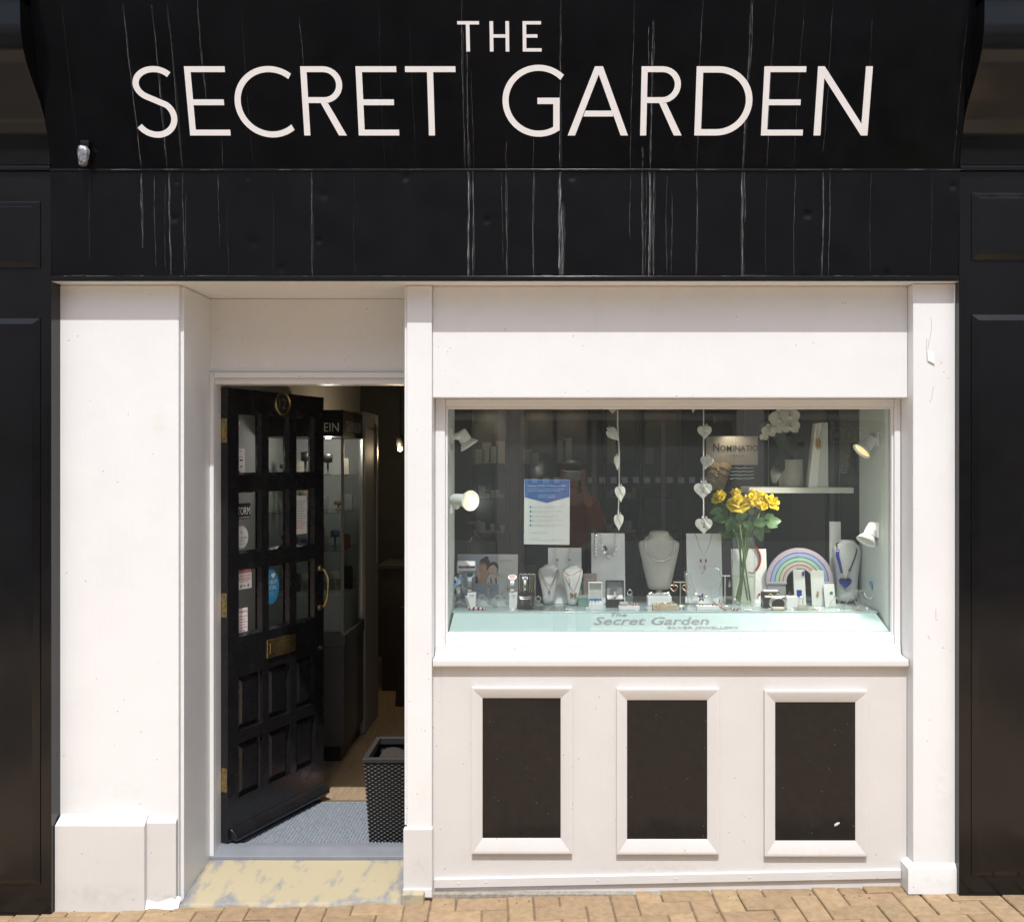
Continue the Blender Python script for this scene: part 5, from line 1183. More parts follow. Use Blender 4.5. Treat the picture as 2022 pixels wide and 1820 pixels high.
watch('A', 1068, 672, 38, 50, .118, mat('purple_dial', (.05,.03,.12), rough=.15, coat=.6), 'silver watch with square purple dial on the bracelet rack', 850)
for x0, x1, y0, e, lab in ((252, 372, 876, .108, 'white watch box left of the clear curved bracelet stands'), (843, 958, 882, .108, 'white watch box beside the black bracelet pillow')):
    t = thing('watch_box', fl('A', (x0+x1)/2, e), lab, 'box', 'white watch boxes')
    a, b = zp('A', x0, y0, e), zp('A', x1, 0, e); cbox(a.x, b.x, a.y, a.y+.05, FZ+.0005, a.z, WBOX, t, 'carton')
    ztext('A', 'STORM', PRINTNV, x0+32, x1-26, y0+48, 26, e-.001, t); ztext('A', 'LONDON', PRINTGR, x0+48, x1-44, y0+66, 7, e-.001, t)
# clear curved bracelet stands
def wave(z, pts, e, wid, label, m_=ACRYL):
    t = thing('acrylic_stand', fl(z, pts[0][0], e), label, 'display stand', 'clear curved bracelet stands')
    q = MB(); pl = [zp(z, x, y, e) for x, y in pts]; pl[-1].z = max(FZ+.002, pl[-1].z)
    for p in pl: p.z = max(p.z, FZ+.002)
    vs = []; fs = []
    for i, p in enumerate(pl):
        vs += [p+Vector((0,-.006,0)), p+Vector((wid*.35, wid, .002))]
        if i: k = len(vs)-4; fs.append((k, k+1, k+3, k+2))
    q.add(vs, fs); q.build('ramp', m_, t, smooth=True, solid=.003)
    q = MB()
    for p in pl[1:-1]: q.tube([p+Vector((0,-.007,.003)), p+Vector((wid*.35, wid, .005))], .0022, 6)
    q.build('pearl_row', SILVER, t)
    return t
wave('A', [(385,1060),(395,980),(420,920),(455,915),(500,960),(560,1040),(640,1085)], .112, .035, 'clear curved bracelet stand, first from the left wall')
wave('A', [(612,1060),(620,960),(650,915),(700,915),(745,970),(790,1040),(850,1085)], .112, .035, 'clear curved bracelet stand between the two white watch boxes')
wave('C', [(1400,1000),(1405,920),(1385,862),(1345,852),(1310,900),(1285,965),(1235,1012)], .106, .035, 'clear pearl bracelet stand left of two near the right wall')
wave('C', [(1592,1000),(1590,910),(1570,855),(1530,848),(1490,900),(1460,960),(1400,1012)], .106, .035, 'clear pearl bracelet stand closest to the right wall')
# purple bead bracelet
t = thing('bead_bracelet', fl('A', 375, .098), 'purple and cream bead bracelet lying at front left', 'bracelet')
for k in range(20):
    a = 2*math.pi*k/20; p = Vector((zp('A', 375, 0, .098).x+.034*math.cos(a), .098*D+.012+.014*math.sin(a), FZ+.0055)); q = MB(); q.ball(p, .0055, 8, 6); q.build('bead', [mat('purple_bead', (.10,.02,.09), rough=.15, coat=.5), mat('cream_bead', (.62,.50,.42), rough=.3)][k % 2], t, smooth=True)
# black pillow with bracelet
eK = .105; t = thing('bracelet_pillow', fl('A', 1065, eK), 'black leather pillow wearing silver bracelets', 'jewellery pillow')
c = fl('A', 1065, eK); hw = zl('A', 120, eK); hh = zl('A', 216, eK)
PIL = mat('black_leather', (.022,.020,.021), rough=.42, bump=.001, bs=120)
m = MB()
def pil(u, v):
    x = (u-.5)*2; z = (v-.5)*2; pin = 1-.14*(1-abs(x))**1.2*abs(z)**3; pinx = 1-.12*(1-abs(z))*abs(x)**3
    return x*hw*pinx, z*hh/2*pin, .024*math.sqrt(max(0, (1-x**4)*(1-z**4)))
def pilf(s_):
    def f(u, v):
        x, z, d = pil(u, v); return c+Vector((x, .03*(z/hh)+.02-s_*d, hh/2+z+.001))
    return f
m.grid(pilf(1), 16, 14); m.grid(pilf(-1), 16, 14); m.build('pillow', PIL, t, smooth=True)
for yy, mm in ((930, SILVER), (905, SILVER)):
    q = MB(); pts = []
    for k in range(15):
        u = .14+.72*k/14; v = 1-(yy-870)/216; x, z, d = pil(u, v); pts.append(c+Vector((x, .03*(z/hh)+.02-d-.0025, hh/2+z-.004*math.sin(math.pi*k/14))))
    q.tube(pts, .0026, 6); q.build('bracelet', mm, t, smooth=True)
# rack with hanging chains
eQ = .135; t = thing('bracelet_rack', fl('A', 1100, eQ), 'silver rack hung with thin chain bracelets beside white busts', 'jewellery rack')
m = MB(); pts = []
for k in range(29): pts.append(zp('A', 985+k*8, 625-16*abs(math.sin(k*math.pi/7)), eQ))
m.tube(pts, .002, 6); a = fl('A', 985, eQ); b = fl('A', 1209, eQ)
m.tube([a, pts[0]], .002, 6); m.tube([b, pts[-1]], .002, 6); m.box(a.x-.004, b.x+.004, a.y-.02, a.y+.02, FZ+.0005, FZ+.004); m.build('frame', SILVER, t)
for k in range(9):
    x = 995+k*26; q = MB(); q.tube([zp('A', x, 620, eQ-.002), zp('A', x+3, 700, eQ-.004), zp('A', x-2, 800+15*(k % 3), eQ-.004), zp('A', x+8, 870, eQ-.004)], .0011, 5); q.build('chain', [SILVER, GOLD, SILVER][k % 3], t)
# two small white busts
def bust(z, cx, rows_, e, m_, label, dep=.03, lean=.02, name='necklace_bust'):
    q = MB(); y = e*D; rings_ = []
    zb = None
    for yy, hw_, dd in rows_:
        p = zp(z, cx, yy, e); zz = max(p.z, FZ+.001); rings_.append(ring(p.x, y+lean*(zz-FZ)*1.5-dd*.0, zz, zl(z, hw_, e), dd, 24, .8))
    q.loft(rings_); o = q.build(name, m_, None, smooth=True); md = o.modifiers.new('sub', 'SUBSURF'); md.levels = 1; md.render_levels = 1
    tag(o, label, 'bust')
    def on(x, yy, out=.0025):
        p = zp(z, x, yy, e)
        hw_, dd = 1, .02
        for (ya, ha, da), (yb2, hb_, db) in zip(rows_, rows_[1:]):
            if yb2 <= yy <= ya: f = (ya-yy)/(ya-yb2+1e-9); hw_ = ha+(hb_-ha)*f; dd = da+(db-da)*f
        s_ = max(-1, min(1, (x-cx)/hw_)); k = (1-abs(s_)**(1/.4))**.4 if abs(s_) < 1 else 0
        return Vector((p.x, y+lean*(p.z-FZ)*1.5-dd*k-out, p.z))
    return o, on
BUSTW = mat('bust_white', (.70,.71,.71), rough=.5); BUSTC = mat('bust_cream_linen', (.60,.575,.52), rough=.85, var=.05, vs=80); BUSTG = mat('bust_grey', (.55,.56,.56), rough=.7)
r1 = lambda b: [(b,82,.018),(b-120,84,.020),(880,92,.022),(780,112,.024),(690,134,.026),(620,146,.026),(560,150,.024),(530,128,.024),(515,80,.026),(492,64,.026),(480,56,.022)]
b1, on1 = bust('A', 1400, r1(1050), .140, BUSTW, 'left of the two small white busts wearing fine chains')
b2, on2 = bust('A', 1735, r1(1060), .133, BUSTW, 'right of the two small white busts with butterfly pendant')
t = thing('fine_necklace', on1(1408, 880), 'fine double chain with leaf drop on the left white bust', 'necklace')
chain([on1(x, y) for x, y in ((1275,545),(1300,600),(1330,660),(1370,730),(1410,752),(1440,735),(1480,660),(1510,590),(1526,545))], .0011, ROSEG, t)
chain([on1(x, y) for x, y in ((1262,550),(1300,650),(1350,750),(1408,828),(1450,750),(1500,640),(1532,548))], .0011, ROSEG, t)
q = MB(); q.loft([ring(on1(1408,y,.004).x, on1(1408,y,.004).y, on1(1408,y).z, w, .002, 10) for y, w in ((880,.0005),(860,.004),(845,.005),(828,.001))]); q.build('leaf_pendant', ROSEG, t)
t = thing('butterfly_necklace', on2(1745, 900), 'rose gold butterfly necklace on the right white bust', 'necklace')
chain([on2(x, y) for x, y in ((1600,545),(1640,660),(1690,760),(1748,850),(1800,740),(1840,620),(1858,545))], .0011, ROSEG, t)
chain([on2(x, y) for x, y in ((1610,545),(1650,590),(1690,615),(1760,595),(1852,550))], .0011, ROSEG, t); chain([on2(1690,615), on2(1692,690), on2(1697,755)], .0014, ROSEG, t)
c = on2(1746, 905, .004)
for sx, sz, a in ((.011,.009,35),(.009,.007,-30),(-.011,.009,145),(-.009,.007,210)):
    d = Vector((math.cos(R(a)), 0, math.sin(R(a)))); q = MB(); w_ = Vector((-d.z, 0, d.x)); q.prism([c+d*(.001+abs(sx)*(1+math.cos(2*math.pi*i/14))*.8)+w_*(abs(sz)*.6*math.sin(2*math.pi*i/14)) for i in range(14)], (0,.0008,0)); q.build('wing', ROSEG, t)
# boards and what they carry
oA, bA = board('A', 1390, 1860, 243, .158, 'short white board behind the two small white busts')
for sx, mm, lab in ((1508, BLUE, 'fine necklace with dark stone on the short white board'), (1690, RED, 'fine necklace with red stone on the short white board')):
    t = thing('fine_necklace', bA(sx, 480), lab, 'necklace'); s_ = 1 if sx < 1600 else -1
    chain([bA(sx-10*s_*1, 255), bA(sx+8*s_, 360), bA(sx+16*s_, 480)], .001, SILVER, t); q = MB(); q.ball(bA(sx+18*s_ if s_ > 0 else sx+4, 408, .004), .004, 8, 6); q.build('stone', mm, t)
oB, bB = board('B', 180, 614, 115, .158, 'tall white board hung with crystal bead necklace')
t = thing('crystal_bracelet', bB(236, 450), 'string of clear crystal beads at left of tall white board', 'bracelet')
for k in range(7): q = MB(); q.ball(bB(236, 138+k*41, .012), .0098, 10, 8); q.build('crystal', CRYST, t, smooth=True)
chain([bB(236, 400), bB(234, 450)], .002, SILVER, t)
t = thing('crystal_necklace', bB(405, 440), 'clear crystal bead necklace with dark tag on white board', 'necklace')
chain([bB(303,130), bB(315,240)], .0012, SILVER, t); chain([bB(498,118), bB(490,235)], .0012, SILVER, t)
for x, y, r in ((315,250,.0075),(318,300,.0095),(340,360,.011),(405,405,.0135),(475,365,.0118),(492,300,.010),(492,250,.0075)): q = MB(); q.ball(bB(x, y, .012), r, 10, 8); q.build('crystal', CRYST, t, smooth=True)
q = MB(); c = bB(363, 300, .018); d1 = Vector((.5,0,-.87)); d2 = Vector((.87,0,.5)); q.prism([c-d1*.011-d2*.005, c+d1*.011-d2*.005, c+d1*.011+d2*.005, c-d1*.011+d2*.005], (0,.003,0)); q.build('tag', mat('tag_brown', (.05,.025,.025), rough=.4), t)
oC, bC = board('B', 1412, 1865, 118, .158, 'tall white board with garnet necklace beside the vase')
t = thing('garnet_set', bC(1640, 640), 'silver necklace and garnet earrings on board beside the vase', 'necklace')
chain([bC(1528,125), bC(1580,290), bC(1640,420), bC(1700,280), bC(1748,125)], .0011, SILVER, t)
for x, y, w, h, mm in ((1592,465,.0035,.009,RED),(1658,465,.0035,.009,RED),(1640,555,.0055,.0155,SILVER),(1580,535,.003,.006,SILVER),(1610,620,.003,.007,SILVER)):
    c = bC(x, y, .004); q = MB(); q.loft([ring(c.x, c.y, c.z+h*k, max(.0005, w*math.sqrt(max(0,1-k*k))), .002, 10) for k in (-1,-.7,-.3,0,.3,.7,1)]); q.build('drop', mm, t, smooth=True)
oD, bD = board('C', 155, 560, 285, .160, 'white board standing directly behind the glass vase')
t = thing('coral_necklace', bD(455, 525), 'red coral bead necklace hung on board behind the vase', 'necklace')
for k in range(17):
    f = k/16; a = -60+ 150*f; x = 432+56*math.sin(math.pi*f)**.8; y = 255+270*f; q = MB(); q.ball(bD(x, y, .006), .0052, 8, 6); q.build('bead', RED, t, smooth=True)
chain([bD(432,525), bD(400,560), bD(345,545)], .0016, RED, t); q = MB(); q.ball(bD(462,798,.005), .006, 8, 6); q.build('bead', RED, t)
# cream bust with silver bead necklace
rc = [(850,138,.020),(800,150,.022),(640,190,.026),(480,225,.030),(330,258,.032),(255,272,.032),(225,262,.032),(205,220,.034),(190,165,.038),(172,134,.042),(125,131,.042),(95,122,.040),(82,95,.034)]
bb, onb = bust('B', 1062, rc, .165, BUSTC, 'large cream linen bust wearing silver bead collar', lean=.02)
m = MB(); p = zp('B', 1060, 850, .165); m.lathe([(.05,0),(.05,.004),(.012,.006),(.012,p.z-FZ)], (p.x, p.y+.002, FZ+.0005), 16); bt = m.build('bust_stand', BUSTC, bb)
t = thing('bead_collar', onb(1080, 470), 'silver bead collar with smooth bar on the cream bust', 'necklace')
left = [(928,150),(895,180),(880,220),(876,260),(880,300),(890,335),(905,365)]; right_ = [(1200,150),(1230,180),(1248,220),(1256,262),(1254,305),(1243,345),(1222,385)]
def dense(pl, n):
    out = []
    tot = sum(math.dist(pl[i], pl[i+1]) for i in range(len(pl)-1)); 
    for k in range(n):
        d = tot*k/(n-1)
        for i in range(len(pl)-1):
            s_ = math.dist(pl[i], pl[i+1])
            if d <= s_ or i == len(pl)-2: f = min(1, d/s_); out.append((pl[i][0]+(pl[i+1][0]-pl[i][0])*f, pl[i][1]+(pl[i+1][1]-pl[i][1])*f)); break
            d -= s_
    return out
for pl in (left, right_):
    for x, y in dense(pl, 13): q = MB(); q.ball(onb(x, y, .004), .0046, 8, 6); q.build('bead', SILVER, t, smooth=True)
q = MB(); q.tube([onb(x, y, .004) for x, y in ((905,365),(940,405),(985,440),(1040,463),(1090,467),(1145,450),(1190,418),(1222,385))], [.003,.0042,.005,.0055,.0055,.005,.0042,.003], 8); q.build('bar', SILVER, t, smooth=True)
# small boxes
def openbox(z, x0, x1, y0, y1, ylid, e, outer, lidm, label, ribbon=False):
    t = thing('open_jewel_box', fl(z, (x0+x1)/2, e), label, 'box', 'open jewellery boxes')
    a, b = zp(z, x0, y0, e), zp(z, x1, y1, e); zt = a.z; zb = FZ+.0005; zl2 = zp(z, 0, ylid, e).z
    q = MB(); w = .004; y = e*D
    q.box(a.x, b.x, y+.040, y+.044, zb, zt); q.box(a.x, a.x+w, y+.020, y+.0399, zl2, zt); q.box(b.x-w, b.x, y+.020, y+.0399, zl2, zt); q.box(a.x+w+.0001, b.x-w-.0001, y+.020, y+.0399, zt-w, zt); q.build('lid', outer, t, bevel=.0008)
    q = MB(); q.box(a.x+w+.0005, b.x-w-.0005, y+.036, y+.0398, zl2+.001, zt-w-.0005); q.build('lid_lining', lidm, t)
    q = MB(); q.box(a.x, b.x, y-.012, y+.0399, zb, zl2-.006); q.build('tray', outer, t, bevel=.001)
    q = MB(); q.prism([(a.x+.005, y-.008, zl2-.0055), (b.x-.005, y-.008, zl2-.0055), (b.x-.005, y+.034, zl2+.004), (a.x+.005, y+.034, zl2+.004)], (0,0,.004)); cu = q.build('cushion', WBOX, t)
    return t, a, b, zl2
t, a, b, z2 = openbox('B', 147, 327, 757, 1108, 1005, .105, WBOX, mat('lining_cream', (.60,.60,.54), rough=.7), 'open white jewellery box with blue ribbon')
q = MB(); q.box(a.x+.003, b.x-.003, .105*D+.012, .105*D+.018, z2+.004, z2+.012); q.box((a.x+b.x)/2-.006, (a.x+b.x)/2+.006, .105*D+.009, .105*D+.0119, z2+.003, z2+.014); q.build('ribbon', mat('blue_ribbon', (.02,.18,.42), rough=.4), t)
for k, mm in enumerate((GREEN, RED, SILVER)): q = MB(); q.ball(Vector((a.x+.014+k*.014, .105*D-.004, z2+.001)), .0035, 8, 6); q.build('stone', mm, t)
t, a, b, z2 = openbox('B', 372, 608, 737, 1068, 950, .120, mat('black_box', (.02,.019,.026), rough=.5), mat('lining_grey', (.34,.35,.37), rough=.7), 'open black jewellery box with grey lined lid')
ztext('B', 'CLOGAU', PRINTDK, 440, 540, 850, 14, .128, t)
q = MB(); yy = .120*D; q.tube([(a.x+.02, yy+.02, z2+.016), (a.x+.03, yy+.006, z2+.006), ((a.x+b.x)/2, yy-.004, z2+.001), (b.x-.03, yy+.006, z2+.006), (b.x-.02, yy+.02, z2+.016)], .001, 5); q.build('chain', SILVER, t)
q = MB(); q.ball(((a.x+b.x)/2, yy-.006, z2+.001), .005, 8, 6); q.build('pendant', GOLD, t)
q = MB(); q.box((a.x+b.x)/2-.004, (a.x+b.x)/2+.004, yy+.030, yy+.0355, z2+.006, z2+.022); q.build('tab', WBOX, t)
# pink card, ring cubes, display blocks
t = thing('pink_card', fl('B', 165, .145), 'small pink card between white busts and tall white board', 'card'); a, b = zp('B', 78, 635, .145), zp('B', 250, 745, .145); cbox(a.x, b.x, a.y, a.y+.004, FZ+.0005, a.z, mat('pink_card', (.46,.34,.33), rough=.6), t, 'card')
ztext('B', 'love', PRINTWH, 120, 215, 722, 26, .1445, t, sh=.3)
for x0, x1, y0, e, mm, lab in ((0, 145, 745, .15, mat('sage_box', (.20,.26,.23), rough=.5), 'sage green gift box behind right small bust'), (1, 146, 935, .125, mat('mint_box', (.24,.36,.31), rough=.5), 'mint green gift box in front of the sage one')):
    t = thing('gift_box', fl('B', x0, e), lab, 'box'); a, b = zp('B', x0+10, y0, e), zp('B', x1, 0, e); h = (a.z-FZ); cbox(a.x, b.x, a.y, a.y+.05, FZ+.0005, FZ+h*.72, mm, t, 'box_base'); cbox(a.x-.0015, b.x+.0015, a.y-.0015, a.y+.0515, FZ+h*.72+.0005, a.z, mm, t, 'box_lid')
def cube(z, x0, x1, y0, e, label, top=None, mm=ACRYL, ringm=SILVER, grp='clear ring cubes'):
    t = thing('ring_cube', fl(z, (x0+x1)/2, e), label, 'ring stand', grp); a, b = zp(z, x0, y0, e), zp(z, x1, 0, e); w = b.x-a.x
    cbox(a.x, b.x, a.y, a.y+w, FZ+.0005, a.z, mm, t, 'block', .001); c = Vector(((a.x+b.x)/2, a.y+w/2, a.z+.010)); loopring(c, UX, (UZ+UY*.3).normalized(), .010, .010, .0016, ringm, t, 'ring', 20)
    q = MB(); q.ball(c+Vector((0,-.002,.012)), .005, 10, 6); q.build('stone', top or CRYST, t)
cube('B', 645, 722, 915, .115, 'clear ring cube right of the open black box'); cube('A', 1212, 1290, 1000, .105, 'clear ring cube left of the small white bust'); cube('C', 150, 270, 935, .102, 'clear block with flower ring in front of the vase', top=mat('petal_white', (.75,.74,.70)))
def block(name, z, x0, x1, y0, e, mm, label, dep=.05, cat='box'):
    t = thing(name, fl(z, (x0+x1)/2, e), label, cat); a, b = zp(z, x0, y0, e), zp(z, x1, 0, e); cbox(a.x, b.x, a.y, a.y+dep, FZ+.0005, a.z, mm, t, 'block', .0015); return t, a, b
t, a, b = block('display_block', 'B', 540, 808, 1062, .098, WBOX, 'low white block with grey roll and red beads', .04)
q = MB(); q.lathe([(0,0),(.0085,0),(.0085,.034),(0,.034)], (a.x+.004, a.y+.018, a.z+.009), 12, (1,0,0)); q.build('roll', mat('grey_fabric', (.42,.41,.40), rough=.8), t)
for k in range(16): q = MB(); q.ball((a.x+.048+.0028*(k % 8)+.001*k, a.y+.012+.005*(k // 8)+.002*math.sin(k*2), a.z+.0035+.003*(k % 3)), .003, 6, 4); q.build('bead', [RED, RED, CRYST][k % 3], t)
t, a, b = block('display_block', 'B', 912, 1222, 935, .130, WBOX, 'white block heaped with silver charm bracelets', .05)
rg = random.Random(2)
for k in range(34):
    q = MB(); q.ball((a.x+.006+rg.random()*(b.x-a.x-.012), a.y+.006+rg.random()*.03, a.z+.004+rg.random()*.010), rg.uniform(.003,.006), 8, 6); q.build('charm', SILVER if k % 4 else CRYST, t, smooth=True)
WDB = mat('pale_wood_block', (.52,.44,.33), rough=.7, var=.12, vs=20, stretch=(1,1,6))
t, a, b = block('display_block', 'B', 978, 1298, 1040, .094, WDB, 'pale wooden block with gold bracelets in front of cream bust', .045)
loopring(Vector((a.x+.022, a.y-.001, a.z-.004)), UX, UZ, .008, .016, .0011, GOLD, t, 'bracelet'); loopring(Vector(((a.x+b.x)/2+.004, a.y+.02, a.z+.003)), UX, UY, .022, .012, .0016, GOLD, t, 'bracelet'); loopring(Vector((b.x-.02, a.y+.02, a.z+.004)), UX, (UY+UZ*.5).normalized(), .012, .010, .0016, SILVER, t, 'bracelet')
t, a, b = block('display_tray', 'B', 1550, 1842, 1058, .096, WBOX, 'low white tray of earrings in front of board with garnets', .04, 'tray')
for k in range(6): q = MB(); q.ball((a.x+.014+k*.0135, a.y+.012+.008*(k % 2), a.z+.003), .0035, 8, 6); q.build('earring', [ROSEG, RED, SILVER][k % 3], t)
t, a, b = block('display_tray', 'C', 312, 400, 985, .094, WBOX, 'tiny white card with two stud earrings before the vase', .015, 'tray')
for k in range(2): q = MB(); q.ball((a.x+.010+k*.014, a.y-.0005, a.z-.005), .0042, 8, 6); q.build('stud', mat('stud_dark', (.16,.13,.15), rough=.2), t)
# earring stands
def tstand(z, x, x0, x1, ytop, e, label, mm=SILVER):
    t = thing('earring_stand', fl(z, x, e), label, 'earring stand'); p = fl(z, x, e); zt = zp(z, 0, ytop, e).z; q = MB(); q.tube([p, Vector((p.x, p.y, zt))], .003, 8); q.tube([Vector((zp(z, x0, 0, e).x, p.y, zt)), Vector((zp(z, x1, 0, e).x, p.y, zt))], .003, 8); q.lathe([(0,0),(.02,0),(.018,.003),(0,.004)], p+Vector((0,0,.0005)), 14); q.build('stand', mm, t); return t, p, zt
t, p, zt = tstand('B', 1335, 1245, 1415, 748, .135, 'T shaped earring stand with gold heart hoops', mat('champagne', (.5,.45,.38), rough=.35, metal=.8))
for x in (1252, 1408):
    c = zp('B', x, 830, .134); q = MB(); s_ = zl('B', 52, .134); q.tube([c+UX*(hx*s_)+UZ*(hz*s_) for hx, hz in heart_pts(24)], .0015, 5, closed=True); q.build('heart_hoop', ROSEG, t)
    q = MB(); q.ball(zp('B', x, 775, .134), .004, 8, 6); q.build('stud', GOLD, t)
t, p, zt = tstand('B', 1915, 1870, 1978, 665, .135, 'thin silver earring stand with leaf drop beside the vase')
q = MB(); c = zp('B', 1972, 770, .134); q.loft([ring(c.x, c.y, c.z+h, w, .0012, 10) for h, w in ((-.016,.0004),(-.008,.005),(0,.0055),(.010,.003),(.018,.0004))]); q.build('leaf_drop', SILVER, t)
t = thing('price_stick', fl('B', 1410, .115), 'small white swing ticket hanging left of board with garnets', 'tag'); a, b = zp('B', 1398, 935, .115), zp('B', 1424, 1018, .115); cbox(a.x, b.x, a.y, a.y+.002, b.z, a.z, WBOX, t, 'ticket', .0005); chain([zp('B',1412,860,.115), zp('B',1412,936,.115)], .0008, SILVER, t)
# clear neck form with torque and flower pendant
eT = .128; t = thing('acrylic_neck_form', fl('B', 1640, eT), 'clear acrylic neck form in front of board with garnets', 'display stand')
q = MB(); q.prism([zp('B', x, y, eT) for x, y in ((1382,608),(1450,590),(1480,640),(1500,760),(1540,880),(1500,950),(1440,1005),(1400,800))], (0,.003,0)); q.build('panel', ACRYL, t)
q = MB(); q.prism([zp('B', x, y, eT) for x, y in ((1700,545),(1790,555),(1850,650),(1868,800),(1820,930),(1740,985),(1720,900),(1770,750),(1720,640))], (0,.003,0)); q.build('panel', ACRYL, t)
q = MB(); p = fl('B', 1640, eT); q.box(p.x-.05, p.x+.06, p.y-.004, p.y+.03, FZ+.0005, FZ+.004); q.build('foot', ACRYL, t)
t = thing('torque_necklace', zp('B', 1620, 960, eT-.002), 'silver torque necklace with multicoloured flower pendant', 'necklace')
q = MB(); q.tube([zp('B', x, y, eT-.003) for x, y in ((1780,545),(1840,610),(1870,700),(1866,790),(1830,860),(1770,905),(1700,925),(1640,945),(1590,930),(1540,900),(1480,840),(1425,760),(1408,690),(1412,620))], .0028, 8); q.build('torque', SILVER, t, smooth=True)
c = zp('B', 1612, 948, eT-.005)
for k, (a, mm) in enumerate(((75, BLUE), (8, GOLD), (300, mat('teal_stone', (.05,.16,.17), rough=.15)), (232, mat('brown_stone', (.15,.09,.06), rough=.2)), (150, mat('olive_stone', (.07,.10,.03), rough=.15)))):
    d = Vector((math.cos(R(a)), 0, math.sin(R(a)))); w_ = Vector((-d.z,0,d.x)); q = MB(); q.prism([c+d*(.010+.008*math.cos(2*math.pi*i/14))+w_*(.0042*math.sin(2*math.pi*i/14))+Vector((0,0,-.0)) for i in range(14)], (0,.002,0)); q.build('petal_stone', mm, t)
# vase with roses
eV = .141; vc = fl('C', 301, eV); vr = zl('C', 136, eV); vz = zp('C', 0, 142, eV).z
t = thing('glass_vase', vc, 'tall clear cylinder vase half full of water', 'vase')
q = MB(); q.lathe([(0,.001),(vr,.001),(vr,vz-FZ),(vr-.003,vz-FZ),(vr-.003,.012),(0,.012)], vc, 32); q.build('cylinder', VASEG, t, smooth=False)
wz = zp('C', 0, 600, eV).z-FZ; q = MB(); q.lathe([(0,.0125),(vr-.0035,.0125),(vr-.0035,wz),(0,wz)], vc, 32); q.build('water', WATER, t)
RPET = mat('yellow_petal', (.86,.73,.06), rough=.55, var=.10, vs=40); SEP = mat('sepal_green', (.10,.19,.04), rough=.5); STEM = mat('rose_stem', (.13,.24,.05), rough=.45, var=.2, vs=40); LEAF = mat('rose_leaf', (.075,.17,.055), rough=.45, var=.3, vs=50, rand=.25)
n_, l_ = nodes(RPET); tl_ = n_.new('ShaderNodeBsdfTranslucent'); tl_.inputs[0].default_value = (.9, .72, .06, 1); mx_ = n_.new('ShaderNodeMixShader'); mx_.inputs[0].default_value = .35
l_.new(n_['Principled BSDF'].outputs[0], mx_.inputs[1]); l_.new(tl_.outputs[0], mx_.inputs[2]); l_.new(mx_.outputs[0], n_['Material Output'].inputs[0])
def rose(fx, fy, r, face, openness, foot, label, k):
    c = zp('F', fx, fy, eV+face[1]*.0); c.y += face[2]; s_ = zl('F', r*.9, eV); ax = Vector((face[0], -face[1], 1)).normalized()
    rg = random.Random(k); t = thing('rose', Vector((vc.x+foot[0], vc.y+foot[1], FZ+.014)), label, 'rose', 'yellow roses in the vase')
    u = ax.cross(UY).normalized(); w = ax.cross(u)
    base_ = c - ax*(s_*.95)
    rows_p = [(3,.32,.95,8),(4,.55,1.0,18),(5,.82,.98,34*openness),(6,1.05,.86,58*openness)]
    for ri, (n, wd, ht, tilt) in enumerate(rows_p):
        for i in range(n):
            a = 2*math.pi*(i+.37*ri+rg.uniform(-.08,.08))/n; d = u*math.cos(a)+w*math.sin(a); sd = ax.cross(d); tl = R(tilt+rg.uniform(-6,6)); hh = ht*s_*1.55*rg.uniform(.92,1.05); ww = wd*s_*.98
            def pt(uu, vv):
                x = (uu-.5)*2; ang = x*1.05; prof = math.sin(math.pi*(.12+.62*vv))**.8
                lat = math.sin(ang)*ww*prof; rad = math.cos(ang)*ww*.75*prof*(.35+.65*vv)
                out = math.sin(tl)*hh*vv; upv = math.cos(tl)*hh*vv - (x*x)*hh*.16*vv + (.05*hh*(1-x*x) if vv > .9 else 0)
                curl = (max(0, vv-.72)/.28)**2*(.28*s_ if ri > 1 else .05*s_)
                return base_ + ax*(upv-curl*.45) + d*(rad*.6+out*.62+curl) + sd*lat
            q = MB(); q.grid(pt, 8, 9); q.build('petal', RPET, t, smooth=True)
    q = MB(); q.loft([ [base_+ax*h+(u*math.cos(2*math.pi*i/10)+w*math.sin(2*math.pi*i/10))*rr_ for i in range(10)] for h, rr_ in ((-s_*.32,.003),(-s_*.22,s_*.16),(-s_*.05,s_*.24),(s_*.12,s_*.22))]); q.build('hip', SEP, t, smooth=True)
    for i in range(5):
        a = 2*math.pi*i/5; d = u*math.cos(a)+w*math.sin(a); sd = ax.cross(d); q = MB(); q.grid(lambda uu, vv: base_+d*(s_*(.22+.55*vv))+ax*(-s_*.1+s_*.28*vv*vv-s_*.12*vv)+sd*((uu-.5)*s_*.26*(1-vv)), 2, 4); q.build('sepal', SEP, t, smooth=True)
    p0 = base_-ax*(s_*.3); rim = Vector((vc.x+foot[2], vc.y+foot[3], vz)); ft = Vector((vc.x+foot[0], vc.y+foot[1], FZ+.016))
    q = MB(); pts = [p0, p0*.55+rim*.45+Vector((0,0,-.004)), rim, rim*.5+ft*.5, ft]; q.tube(pts, .0038, 7); q.build('stem', STEM, t, smooth=True)
    return t, p0, rim
